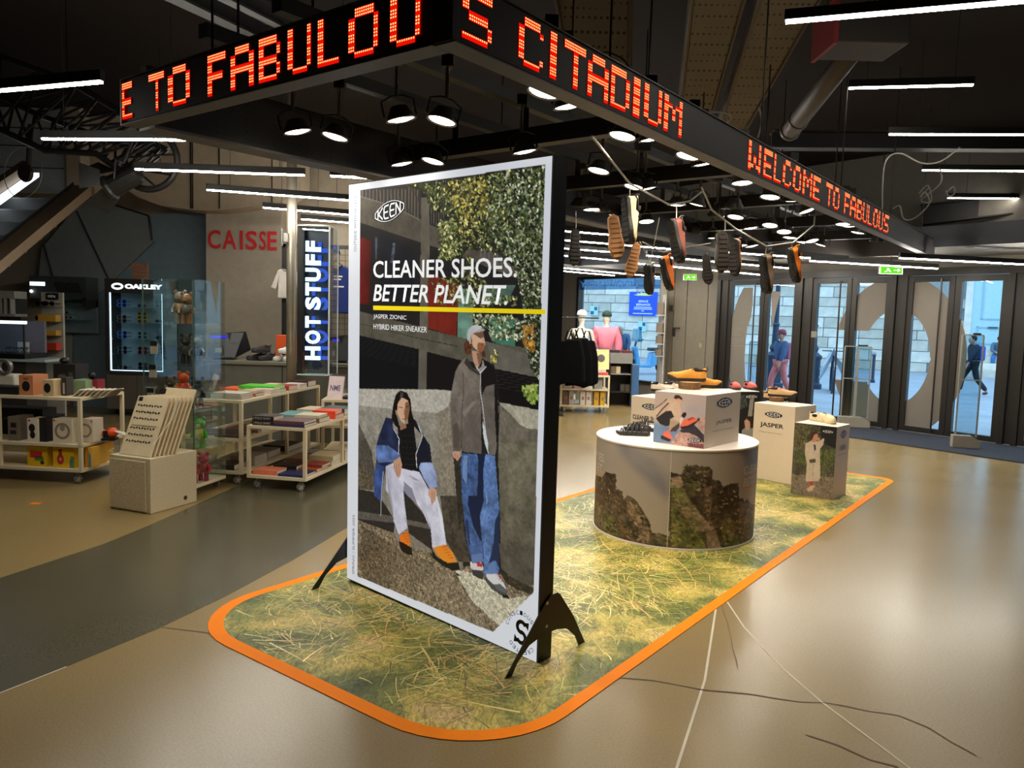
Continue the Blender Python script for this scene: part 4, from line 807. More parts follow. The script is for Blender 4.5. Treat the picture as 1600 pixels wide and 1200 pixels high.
# lamps of the same frame nearer than the picture's top edge
# linear tube lights
TB=M('tube_light_body',(30,27,25),.5); TL=EM('tube_light_diffuser',(255,250,236),TUBE_E)
TL2=EM('aisle_light_diffuser',(255,250,236),36.)
def tube_light(p0,p1,label,group,cords=True,w=.035):
    p0=Vector(p0);p1=Vector(p1); t=thing('linear_light',label,'light',group=group,mat=frame(p0,p1-p0)); L=(p1-p0).length
    m=MB(); m.box(0,L,-w/2,w/2,.012,.075); m.build('housing',TB,t,bevel=.003)
    m=MB(); m.box(.01,L-.01,-w/2+.002,w/2-.002,0,.0118); m.build('diffuser',TL2 if group==gR else TL,t)
    if cords:
        for s in (.15,.85): m=MB(); m.tube([(L*s,0,.07),(L*s,0,CEIL-p0.z+.02)],.003,5); m.build('hanging_cord',TB,t)
    return t
def pxl(x0,y0,x1,y1,z,label,group,**k):
    if group==gF:      # keep these under the soffit, clear of the glass front
        while max(G(x0,y0,z).dot(NF),G(x1,y1,z).dot(NF))>11.9: z-=.02
    return tube_light(G(x0,y0,z),G(x1,y1,z),label,group,**k)
gL='linear lights over the book carts'; gR='linear lights over the right aisle'; gF='linear lights near the entrance doors'
pxl(-170,158,160,129.5,2.95,'white linear light at the upper left edge of the view by the truss',gL)
pxl(65,218.5,305,220,2.95,'white linear light in front of the dark lattice truss',gL)
pxl(210,265.5,477,275,2.95,'white linear light just above the beige curved wall panel',gL)
pxl(322,297.5,560,315,2.95,'white linear light above the red CAISSE letters',gL)
pxl(410,325,600,341,2.95,'white linear light just left of the lightbox over the neon pole',gL)
pxl(470,343,640,356,2.95,'short white linear light close to the lightbox edge above the neon sign',gL)
pxl(515,276,640,283,2.8,'white linear light touching the upper left corner of the lightbox',gL)
pxl(1225,36,1720,-7,3.5,'large white linear light at the upper right corner of the view',gR,w=.05)
pxl(1325,139,1522,134,3.7,'white linear light below the upper right corner light, floating free',gR)
pxl(1388,211,1700,212,3.5,'third white linear light down the right aisle',gR)
pxl(1440,267,1680,269,3.5,'fourth white linear light down the right aisle, red end cap',gR)
pxl(1480,310,1680,312,3.5,'fifth white linear light down the right aisle',gR)
pxl(1506,343,1680,346,3.5,'sixth white linear light down the right aisle',gR)
pxl(1536,370,1680,374,3.5,'farthest white linear light at the right edge of the view',gR)
pxl(1265,408.5,1465,420.5,2.55,'long white linear light above the third and fourth glass doors',gF,cords=False)
pxl(1405,404,1640,416,2.55,'white linear light crossing below the tip of the ticker sign',gF,cords=False)
pxl(1120,394,1325,408,2.55,'white linear light behind the tan and orange hanging shoes',gF,cords=False)
pxl(1010,400,1245,421,2.6,'white linear light above the first two glass doors',gF,cords=False)
pxl(990,412,1190,430,2.6,'lowest white linear light in front of the grey wall panels',gF,cords=False)
for k,(x0,y0,x1,y1) in enumerate([(905,364,970,369),(905,378,1050,390),(905,391,960,395),(905,402,965,408),(880,419,1030,433),(880,424,960,431)]):
    pxl(x0-60,y0-5,x1,y1,2.72,['topmost','second highest','third highest','fourth highest','fifth highest','lowest'][k]+' of the linear lights stacked beside the lightbox',gF,cords=False)
# perforated girders above the ticker
def girder(label,x0a,x0b,ya,x1a,x1b,yb,Ya,Yb):
    t=thing('girder',label,'beam'); m=MB(); A=[AT(x0a,ya,Ya),AT(x0b,ya,Ya)]; B=[AT(x1a,yb,Yb),AT(x1b,yb,Yb)]; th=Vector((0,.16,.06))
    m.hexa([A[0],A[1],A[1]+th,A[0]+th,B[0],B[1],B[1]+th,B[0]+th]); fixn(m.build('web',PT,t))
    for P,Q in ((A[0],B[0]),(A[1],B[1])): m=MB(); m.tube([P-Vector((0,.01,0)),Q-Vector((0,.01,0))],.018,6); m.build('flange',M('girder_flange',(90,78,70),.5,.3),t)
    return t
girder('leftmost tan perforated girder rising behind the letters C I T',890,984,120,868,985,-8,6.5,6.2)
girder('middle tan perforated girder behind the letters D I U M',1062,1112,180,1082,1165,-8,7.5,6.4)
girder('widest tan perforated girder slanting up to the top edge',1120,1160,212,1190,1285,-8,7.8,6.2)
# duct and hanging box
t=thing('ventilation_duct','grey cylindrical duct slanting down behind the ticker sign','duct'); a=AT(1232,208,7.5); b=AT(1362,40,6.)
m=MB(); m.tube([a,b],.085,18); m.build('duct_pipe',M('duct_metal',(84,76,70),.55,.1),t,smooth=True)
for s in (.02,.14): c=a+(b-a)*s; m=MB(); m.tube([c,c+(b-a)*.012],.095,18); m.build('duct_collar',M('collar_metal',(90,82,76),.4,.4),t)
t=thing('ceiling_unit','dark rectangular ceiling unit with a red edge beside the upper right light','ceiling unit'); a=AT(1308,64,5.5); b=AT(1425,22,5.5)
m=MB(); m.box(a.x,b.x,5.5,5.9,a.z,b.z); m.build('unit_body',M('unit_dark',(40,34,30),.6),t,bevel=.01); m=MB(); m.box(a.x-.03,a.x,5.48,5.9,a.z-.02,b.z+.1); m.build('red_edge',M('red_edge_paint',(120,22,24),.5),t)
# dark steel joists
JO=M('joist_dark',(30,27,26),.6)
def joist(label,p0,p1,w,h):
    p0=Vector(p0);p1=Vector(p1); L=(p1-p0).length; m=MB(); m.box(0,L,-w/2,w/2,0,.02); m.box(0,L,-.01,.01,.02,h-.02); m.box(0,L,-w/2,w/2,h-.02,h); o=m.build('ceiling_joist',JO,mat=frame(p0,p1-p0)); tag(o,label,'joist'); return o
joist('dark steel joist crossing the ceiling behind the far end of the ticker',AT(1205,233,9.),AT(1640,236,9.),.2,.2)
joist('dark steel joist low over the right aisle lights',AT(1440,352,12.),AT(1640,330,11.),.25,.3)
joist('dark joist running along the ceiling above the left arm of the ticker',AT(250,-10,5.),AT(420,70,8.),.14,.18)
joist('pair of slim dark joists in the upper left ceiling',AT(330,-10,5.),AT(470,60,8.),.1,.14)
# grey-blue ceiling strip before the doors and cables
def cable(label,px,Y,r=.008,col=(150,146,140)):
    m=MB(); P=[AT(x,y,Y) for x,y in px]; Q=[]
    for i in range(len(P)-1):
        p0=P[max(i-1,0)];p1=P[i];p2=P[i+1];p3=P[min(i+2,len(P)-1)]
        for k in range(6):
            t_=k/6; Q.append(.5*((2*p1)+(-p0+p2)*t_+(2*p0-5*p1+4*p2-p3)*t_**2+(-p0+3*p1-3*p2+p3)*t_**3))
    Q.append(P[-1]); m.tube(Q,r,6); return tag(m.build('cable',M('cable_%d'%col[0],col,.5),smooth=True),label,'cable')
cable('pale looped cable hanging below the right aisle lights',[(1378,335),(1380,270),(1388,246),(1408,240),(1440,255),(1470,252),(1500,230)],8.)
cable('pale coiled cable tangle beyond the tip of the ticker sign',[(1395,326),(1406,322),(1412,342),(1430,340),(1452,318),(1445,300),(1438,308),(1452,292)],9.)
cable('second pale cable strand above the tip of the ticker sign',[(1436,302),(1450,290),(1455,315),(1440,312),(1470,286),(1468,262)],9.2)
cable('small pale cable ring hanging near the fourth aisle light',[(1480,300),(1490,292),(1491,303),(1482,306),(1478,298)],9.2,.006)
cable('thin cable arching over the letters T A of the ticker',[(935,85),(950,82),(972,92),(984,106)],4.6,.006,(60,54,50))
cable('pale cable drooping beside the widest girder',[(1105,175),(1130,176),(1142,184),(1135,192)],6.,.007)
cable('pale cable hanging below the girder over the letter W',[(1186,168),(1190,190),(1184,215)],6.,.007)
# emergency exit signs
def exitsign(label,px0,py0,px1,py1,Y,col,arrow):
    a=AT(px0,py1,Y); b=AT(px1,py0,Y); w_,h_=b.x-a.x,b.z-a.z; t=thing('exit_sign',label,'exit sign',a)
    m=MB(); m.box(-.01,w_+.01,.002,.05,-.008,h_+.008); m.build('sign_case',M('exit_case',(150,160,150),.4),t); m=MB(); m.box(0,w_,0,.002,0,h_); m.build('sign_face',EM('exit_face_%d'%col[0],col,1.1),t)
    W2=EM('exit_pictogram',(225,255,225),1.3); m=MB(); m.prismy([(w_*.14,h_*.2),(w_*.3,h_*.5),(w_*.26,h_*.75),(w_*.36,h_*.8),(w_*.44,h_*.5),(w_*.5,h_*.2),(w_*.42,h_*.2),(w_*.36,h_*.42),(w_*.24,h_*.2)],-.003,0); m.build('running_figure',W2,t)
    m=MB(); m.prismy([(w_*.6,h_*.55),(w_*.78,h_*.55),(w_*.78,h_*.8),(w_*.94,h_*.48),(w_*.78,h_*.2),(w_*.78,h_*.42),(w_*.6,h_*.42)],-.003,0); m.build('arrow',W2,t)
    m=MB(); m.tube([(w_*.5,.025,h_),(w_*.5,.025,h_+.3)],.008,6); m.build('sign_stem',FB,t)
exitsign('green exit sign hanging above the grey wall panels',1069,429,1088,437,13.5,(120,220,40),1)
exitsign('green exit sign hanging above the third glass door',1376,417,1410,427,11.3,(110,225,40),1)
exitsign('turquoise exit sign under the letter O of the ticker',329,152,374,174,6.,(40,190,170),1)
# ================================================================== shoes
def shoe(name,label,M4,upper,sole,accent,L=.29,style='sneaker',group=None,laces=None,side=1,cat='shoe',toe=None):
    t=thing(name,label,cat,group=group,mat=M4); k=L/.29
    UM=M('shoe_upper_%d_%d_%d'%upper,upper,.65,scale=60,bump=.15); SM_=M('shoe_sole_%d_%d_%d'%sole,sole,.6); AM=M('shoe_accent_%d_%d_%d'%accent,accent,.6)
    NS=15; xs=[L*i/(NS-1) for i in range(NS)]
    def hw(s): # half width along 0..1
        return k*(.030+.012*math.sin(min(1,s/.75)*math.pi*.5)+.006*math.exp(-((s-.7)/.12)**2)-.004*math.exp(-((s-.4)/.12)**2))*math.sqrt(max(0,min(1,s/.10)*(2-min(1,s/.10))))*math.sqrt(max(0.02,1-max(0,(s-.72)/.28)**2.4))
    def lift(s): return k*(.014*max(0,(s-.75)/.25)**2+.004*max(0,(.12-s)/.12))
    # sole
    m=MB(); R=[]
    for i,x in enumerate(xs):
        s=i/(NS-1); w=hw(s)*1.06+.001; z=lift(s); R.append([(x,-w,z+.004*k),(x,-w*1.02,z+.026*k),(x,w*1.02,z+.026*k),(x,w,z+.004*k),(x,w*.85,z),(x,-w*.85,z)])
    vs=[p for r in R for p in r]; fs=[(i*6+j,(i+1)*6+j,(i+1)*6+(j+1)%6,i*6+(j+1)%6) for i in range(NS-1) for j in range(6)]+[tuple(range(6)),tuple(range((NS-1)*6+5,(NS-1)*6-1,-1))]
    m.add(vs,fs); so=fixn(m.build('sole',SM_,t))
    m=MB()
    for i in range(9 if style!='sandal' else 6):
        s=.05+.105*i if style!='sandal' else .08+.15*i; w=hw(s)*.8; m.box(L*s,L*(s+.055),-w,w,lift(s)-.004*k,lift(s)+.002)
    m.build('tread_lug',SM_,so)
    if style=='sandal':
        m=MB()
        for i in range(9):
            s=.30+.065*i; w=hw(s)*.98; hh=k*(.085-.055*((s-.30)/.55)); x=L*s; sh=(-1)**i*.012
            m.tube([(x+sh,-w,.024*k),(x+sh*.6,-w*.85,.024*k+hh*.55),(x,0,.024*k+hh),(x-sh*.6,w*.85,.024*k+hh*.55),(x-sh,w,.024*k)],.0052*k,6)
        m.build('woven_cord',UM,t)
        m=MB(); m.tube([(L*.05,-hw(.05),.03*k),(L*.0,-.012,.075*k),(L*.0,.012,.075*k),(L*.05,hw(.05),.03*k)],.008*k,6); m.tube([(L*.0,0,.075*k),(L*.03,-.03*k,.08*k),(L*.27,-.034*k,.085*k)],.006*k,6); m.tube([(L*.0,0,.075*k),(L*.03,.03*k,.08*k),(L*.27,.034*k,.085*k)],.006*k,6); m.build('heel_strap',AM,t)
        m=MB(); m.prism([(L*s*.96+.006,hw(s)*.88) for s in np.linspace(.04,.96,10)]+[(L*s*.96+.006,-hw(s)*.88) for s in np.linspace(.96,.04,10)],.026*k,.030*k); m.build('footbed',AM,t); return t
    if style=='clog':
        hs=lambda s:k*(.075-.03*s if s<.3 else .078*math.sqrt(max(.05,1-((s-.42)/.60)**2)))
    else:
        hs=lambda s:k*(.066+.012*math.cos(s*9) if s<.30 else .080-.034*min(1,(s-.30)/.45))*(1-.55*max(0,(s-.80)/.20)**2)
    m=MB(); NJ=11; vs=[]
    for i,x in enumerate(xs):
        s=i/(NS-1); w=hw(s); h=hs(s)
        for j in range(NJ):
            a=math.pi*j/(NJ-1); vs.append((x,-w*math.copysign(abs(math.cos(a))**.75,math.cos(a))*(1-.28*math.sin(a)*(s<.45)),lift(s)+.022*k+h*math.sin(a)**.8))
    fs=[(i*NJ+j,(i+1)*NJ+j,(i+1)*NJ+j+1,i*NJ+j+1) for i in range(NS-1) for j in range(NJ-1)]+[tuple(range(NJ)),tuple(range((NS-1)*NJ+NJ-1,(NS-1)*NJ-1,-1))]
    m.add(vs,fs); up_=fixn(m.build('upper',UM,t,smooth=True))
    LN_=M('shoe_lining',(28,24,22),.9)
    if style=='clog':
        for sy in (-1,1): m=MB(); m.ball((L*.30,sy*hw(.3)*.72,.058*k),.040*k,.012*k,.020*k,12,6); m.build('side_opening',LN_,t)
        m=MB(); m.ball((L*.12,0,.088*k),.030*k,.026*k,.012*k,12,6); m.build('collar_opening',LN_,t); m=MB(); m.tube([(L*.42,-hw(.42)*.8,.085*k),(L*.45,0,.104*k),(L*.42,hw(.42)*.8,.085*k)],.007*k,6); m.build('instep_strap',AM,t); return t
    m=MB(); m.ball((L*.17,0,.085*k),.052*k,.026*k,.011*k,14,6); m.build('collar_opening',LN_,t)
    m=MB(); m.prism([(L*.30,-.014*k),(L*.30,.014*k),(L*.22,.018*k),(L*.22,-.018*k)],.092*k,.108*k); m.build('tongue',AM,t,bevel=.003)
    m=MB(); TC=M('shoe_toe_%d_%d_%d'%(toe or sole),toe or sole,.6); vs=[]
    for i in range(6):
        s=.80+.04*i; w=hw(s)*1.05; h=hs(s)*.78
        for j in range(9): a=math.pi*j/8; vs.append((L*s+.002,-w*math.copysign(abs(math.cos(a))**.75,math.cos(a)),lift(s)+.022*k+h*math.sin(a)**.8*(.55 if i<2 else .9)+.001))
    m.add(vs,[(i*9+j,(i+1)*9+j,(i+1)*9+j+1,i*9+j+1) for i in range(5) for j in range(8)]); m.build('toe_rand',TC,t,smooth=True)
    m=MB(); lc=laces or accent
    for i in range(6):
        s=.33+.065*i; z=lift(s)+.022*k+hs(s)+.002; w=.020*k; d=.010*k*(-1)**i; m.tube([(L*s-d,-w,z-.010*k),(L*s,0,z+.001),(L*s+d,w,z-.010*k)],.0028*k,5)
    m.build('laces',M('shoe_laces_%d_%d_%d'%lc,lc,.7),up_)
    m=MB(); m.tube([(L*.01,0,.075*k),(-L*.025,0,.09*k),(-L*.02,0,.112*k),(L*.015,0,.10*k)],.0045*k,6); m.build('heel_loop',AM,t)
    return t
def onsurf(p,yaw,scale=1.): return Matrix.Translation(p)@Matrix.Rotation(yaw,4,'Z')
def hang(px,py,Y,phi,lean=0.,roll=0.):
    """heel at pixel; toe down; phi: heading of the shoe's top (0 = to the right, 90 = away)"""
    o=AT(px,py,Y); X=Vector((lean,roll,-1)).normalized(); Z=Vector((math.cos(phi),math.sin(phi),0)); Z=(Z-X*Z.dot(X)).normalized(); Yv=Z.cross(X)
    return Matrix(((X.x,Yv.x,Z.x,o.x),(X.y,Yv.y,Z.y,o.y),(X.z,Yv.z,Z.z,o.z),(0,0,0,1)))
R_=math.radians
HG='shoes hanging from the lamp frame'
hs_=[(974,306,4.9,R_(22),.10,(222,190,140),(30,26,24),(60,52,44),.30,'hanging shoe with black lug sole and cream upper, topmost of the cluster'),
(958,334,5.0,R_(95),.16,(150,104,60),(150,104,60),(190,150,60),.29,'hanging shoe showing a brown gum sole left of the cream one'),
(996,378,5.1,R_(80),-.2,(178,128,80),(158,112,68),(210,190,160),.235,'hanging shoe with light brown gum sole, lowest of the cluster'),
(1046,342,5.2,R_(24),.22,(112,54,40),(36,31,28),(52,46,40),.30,'hanging shoe with dark sole and rust brown upper'),
(1008,412,6.0,R_(30),.12,(90,84,80),(26,23,22),(214,204,180),.24,'hanging black shoe with a pale heel, paired with an orange one'),
(1030,402,6.0,R_(12),.30,(240,118,14),(34,29,26),(240,118,14),.27,'hanging orange shoe with black sole beside the black one'),
(1102,396,6.3,R_(60),.14,(52,46,42),(34,30,28),(60,52,46),.25,'hanging dark shoe left of the wide dark brown one'),
(1130,360,5.8,R_(100),.05,(66,54,46),(52,44,38),(150,120,60),.31,'hanging wide dark brown shoe seen from its sole'),
(1145,372,6.0,R_(40),.06,(170,98,48),(40,33,29),(120,76,44),.29,'hanging narrow dark shoe with a tan brown edge'),
(1188,398,6.1,R_(14),.16,(168,136,106),(34,29,26),(120,100,80),.31,'hanging tan shoe with black sole in front of the glass doors'),
(1230,388,6.3,R_(10),.26,(244,122,16),(34,29,26),(244,122,16),.29,'hanging orange shoe at the right end of the rods'),
(900,357,6.2,R_(100),.0,(40,36,34),(34,30,28),(50,44,40),.29,'hanging black shoe sole beside the lightbox edge')]
for (x,y,Y,ph,le,up_c,so_c,ac_c,L,lab) in hs_: shoe('hanging_shoe',lab,hang(x,y,Y,ph,le),up_c,so_c,ac_c,L,group=HG)
RODM=M('pale_rod',(176,170,160),.4,.2)
def rod(label,pts,r=.0065):
    m=MB(); m.tube([AT(x,y,Y) for x,y,Y in pts],r,8); return tag(m.build('hanging_rod',RODM),label,'rod')
rodA=rod('pale slanted rod holding the cream and brown hanging shoes',[(925,213,4.2),(984,287,4.9),(1046,320,5.3)])
rodB=rod('pale rod bent above the tan and orange hanging shoes',[(1096,292,5.6),(1112,328,5.8),(1150,358,6.0),(1198,385,6.1),(1239,379,6.3),(1272,352,6.6),(1273,338,6.6)])
rod('short pale rod reaching from the rust shoe to the lamps',[(1046,320,5.3),(1078,314,5.5),(1096,300,5.6)],.006)
for ci,(lab,pts) in enumerate([('thin cord carrying the black and orange hanging shoes',[(1000,378,5.2),(1016,408,6.0),(1024,372,5.6),(1030,340,5.4)]),('thin cord from the gum sole shoe to the orange shoe',[(1004,378,5.2),(1036,394,6.0),(1060,388,6.0),(1110,380,6.2)]),('thin cord above the tan hanging shoe',[(1198,385,6.1),(1196,398,6.1)]),('thin cord above the orange shoe at the right end',[(1237,379,6.3),(1238,388,6.3)]),('thin cord above the rust brown hanging shoe',[(1057,322,5.3),(1057,342,5.2)]),('thin cord holding the cream hanging shoe',[(984,288,4.9),(984,306,4.9)]),('thin cord above the wide dark brown shoe',[(1133,345,5.8),(1133,360,5.8)]),('thin cord above the black sole beside the lightbox',[(900,330,6.2),(900,357,6.2)])]):
    m=MB(); m.tube([AT(*p) for p in pts],.004,6); m.build('shoe_cord',RODM,rodB if ci in (2,3,6) else rodA)
# ================================================================== round table
CC=Vector((1.312,6.067,0)); CR=.623; CZ=.74
ct=thing('round_display_table','round white display table wrapped in a rocky mountain print','table',CC)
WL=M('white_laminate',(226,214,204),.35,var=.02)
m=MB(); m.lathe([(CR+.004,CZ-.016),(CR+.006,CZ-.004),(CR+.002,CZ),(0,CZ)],72); m.lathe([(0,CZ-.016),(CR+.004,CZ-.016)],72); m.build('table_top',WL,ct)
m=MB(); m.lathe([(CR-.003,.004),(CR+.006,.004),(CR+.006,.018),(CR-.003,.018)],72); m.build('base_rim',WL,ct)
W5=crop(920,660,5.714)
def paint_cyl(cv):
    f=cv.fill
    f(W5((-400,-100),(2200,-100),(2200,1500),(-400,1500)),(152,140,130),t3=.06,grad=((168,153,138),(1000,690),(1040,850)))
    f(W5((230,140),(400,190),(560,330),(680,470),(735,560),(735,720),(600,600),(480,480),(380,380),(280,260)),(122,116,122),t3=.12); f(W5((300,200),(480,300),(640,460),(560,460),(400,360)),(136,130,130),t3=.1)
    f(W5((300,170),(735,240),(735,480),(560,330)),(156,144,135),t3=.05); f(W5((1330,180),(1520,180),(1520,420),(1420,380),(1360,260)),(112,106,112),t3=.1)
    cv.blur(5)
    rk=(72,58,46)
    f(W5((-100,460),(60,470),(120,490),(150,440),(190,455),(240,460),(238,600),(262,596),(300,622),(312,690),(345,648),(400,680),(440,720),(490,800),(545,890),(560,985),(640,990),(720,1030),(735,1140),(500,1140),(-100,1000)),rk,t1=0.56,t2=0.52)
    f(W5((330,690),(420,740),(500,840),(540,960),(540,1080),(470,1080),(420,900),(350,800)),(110,90,72),t1=0.64,t2=0.45); f(W5((70,700),(130,800),(120,960),(70,900)),(104,86,68),t1=0.48)
    f(W5((130,780),(230,860),(330,900),(330,1070),(130,980)),(84,80,46),t1=0.56,t2=0.45); f(W5((230,880),(300,900),(420,1060),(300,1060)),(88,68,46),t1=0.64)
    f(W5((600,990),(715,1010),(715,1120),(560,1110)),(86,80,60),t1=0.64)
    f(W5((722,440),(830,470),(845,420),(880,400),(870,370),(900,395),(960,375),(1000,400),(1070,395),(1105,430),(1100,510),(1170,520),(1200,575),(1260,550),(1338,540),(1342,690),(1372,670),(1390,710),(1415,680),(1450,730),(1500,820),(1500,1200),(715,1200)),(66,54,42),t1=0.56,t2=0.60)
    f(W5((735,520),(830,560),(900,690),(960,770),(900,830),(735,760)),(112,108,62),t1=0.56,t2=0.45); f(W5((735,490),(820,480),(845,560),(800,590),(745,560)),(140,116,94),t1=0.40)
    f(W5((735,690),(860,690),(960,770),(1050,880),(1060,980),(960,960),(880,860),(735,730)),(136,114,90),t1=0.48,t2=0.30); f(W5((735,790),(870,880),(980,1000),(1060,1130),(735,1110)),(106,102,56),t1=0.64,t2=0.45); f(W5((880,880),(960,860),(1020,920),(1010,980),(920,960)),(128,108,88),t1=0.48)
    f(W5((1040,900),(1075,885),(1130,960),(1185,1120),(1060,1140)),(142,117,97),t1=0.32,t2=0.22)
    f(W5((1020,430),(1045,430),(1050,600),(1100,560),(1100,700),(1080,880),(1060,880),(1030,700)),(116,94,72),t1=0.56); f(W5((1180,900),(1260,850),(1330,960),(1340,1080),(1200,1110)),(88,88,48),t1=0.64,t2=0.45); f(W5((870,520),(980,510),(1000,580),(900,640)),(80,82,48),t1=0.64); f(W5((1220,930),(1280,900),(1310,980),(1260,1040)),(124,100,78),t1=0.48)
    f(W5((1340,700),(1500,740),(1500,900),(1340,900)),(104,88,70),t1=0.48,t2=0.30)
    cv.leaves(W5((735,520),(960,770),(1060,1130),(735,1110)),240,1.6,[(96,94,52),(74,78,40),(116,106,64)],3); cv.leaves(W5((840,380),(1090,400),(1000,560),(860,560)),200,1.6,[(96,92,58),(54,46,36),(70,66,40)],4)
    for P_ in (W5((60,480),(240,470),(300,640),(440,730),(540,900),(540,1080),(300,1050),(70,900)),W5((870,440),(1090,440),(1095,540),(1200,600),(1325,585),(1330,720),(1440,780),(1450,1040),(1200,1100),(1060,880),(960,700))): cv.leaves(P_,420,1.5,[(126,106,86),(98,80,64),(46,36,28),(36,29,24),(60,48,38),(146,124,102)],8)
TOCAM=math.atan2(-CC.y,-CC.x); NA,NZ=420,110
an=TOCAM+np.linspace(-math.pi,math.pi,NA,endpoint=False); zs_=np.linspace(CZ-.017,.019,NZ); AN,ZZ=np.meshgrid(an,zs_)
XX,YY=CR*np.cos(AN),CR*np.sin(AN)
vv=np.stack([XX+CC.x,YY+CC.y,ZZ-H],2)@RM.T; PXc,PYc=FPX*vv[...,0]/vv[...,2]+800,FPX*vv[...,1]/vv[...,2]+600
cv=Canvas(PXc,PYc,(158,146,134)); paint_cyl(cv)
back=(np.abs(AN-TOCAM)>1.48); cv.c[back]=np.array((150,138,128))
bk2=back&(ZZ<.22+.12*np.sin(AN*9)+.06*np.sin(AN*23)); cv.c[bk2]=(np.array((80,68,54))*(1+.4*cv.n1[bk2]+.3*cv.n2[bk2])[:,None])
wr=grid_mesh('printed_wrap',np.stack([XX,YY,ZZ],2),cv.c,PRINT('table_wrap_print',.45),ct,wrap=True); wr['label']='mountain rock print wrapped around the table side'
def cylpt(px,py,r=CR):
    d=ray(px,py); ox,oy=-CC.x,-CC.y; a=d[0]**2+d[1]**2; b=2*(ox*d[0]+oy*d[1]); c=ox*ox+oy*oy-r*r; D=max(0,b*b-4*a*c); t=(-b-math.sqrt(D))/(2*a); return math.atan2(oy+t*d[1],ox+t*d[0]),H+t*d[2]
def cyl_text(body,a0,z,width,h,mat,**k):
    o=text(body,mat,ct,0,0,width,h,**k); me=o.data
    for v in me.vertices: an_=a0+v.co.x/CR; zz=v.co.z+z; v.co=(math.cos(an_)*(CR+.0015),math.sin(an_)*(CR+.0015),zz)
a1,z1=cylpt(1162,742); a_,z2=cylpt(1161,761)
GW=M('pale_print_letters',(206,196,186),.5,var=0); YG=M('gold_print',(212,150,50),.5,var=0)
cyl_text('CLEANER SHOES.',a1,z1,.62,.062,GW); cyl_text('BETTER PLANET.',a_,z2,.60,.062,GW,shear=.2)
aa,za=cylpt(944,723); ab,zb2=cylpt(941,739); cyl_text('CLEANER SHOES.',aa-.62/CR,za,.62,.062,GW); cyl_text('BETTER PLANET.',ab-.60/CR,zb2,.60,.062,GW,shear=.2)
for s0,s1,z in [(a_,a_+1.0,z2-.026),(ab-1.0,ab,zb2-.028)]:
    m=MB(); n=24; vs=[(math.cos(s0+(s1-s0)*i/n)*(CR+.0015),math.sin(s0+(s1-s0)*i/n)*(CR+.0015),z+dz) for i in range(n+1) for dz in (0,.010)]; m.add(vs,[(2*i,2*i+2,2*i+3,2*i+1) for i in range(n)]); m.build('yellow_stripe',YG,ct)
aS,_=cylpt(1047,750); m=MB(); vs=[(math.cos(aS+d/CR)*(CR+.001),math.sin(aS+d/CR)*(CR+.001),z) for z in (.02,CZ-.018) for d in (-.0025,.0025)]; m.add(vs,[(0,1,3,2)]); m.build('wrap_seam',M('wrap_seam_pale',(196,184,172),.5),ct)
# ================================================================== pedestals
CREAM=M('cream_laminate',(224,206,184),.45,var=.02)
def pedestal(name,label,FL,FR,BRt,z0,z1):
    FL,FR,BRt=Vector(FL),Vector(FR),Vector(BRt); x=FR-FL; w_=x.length; d_=(BRt-FR).length; mt=frame((FL.x,FL.y,z0),Vector((x.x,x.y,0)))
    t=thing(name,label,'pedestal',mat=mt); m=MB(); m.box(0,w_,0,d_,0,z1-z0); m.build('box_body',CREAM,t,bevel=.002); return t,w_,d_,z1-z0
RS=Matrix.Rotation(math.pi/2,4,'Z')   # right side face: local x along depth, facing +x
FL,FR,BR_=G(1020.5,690,CZ),G(1099.5,701.5,CZ),G(1139,687,CZ); hz=1.125
jb,w_,d_,h_=pedestal('display_cube','white display cube with a climbing shoe picture on the round table',FL,FR,BR_,CZ+.001,hz)
K4=crop(1010,600,10.907)
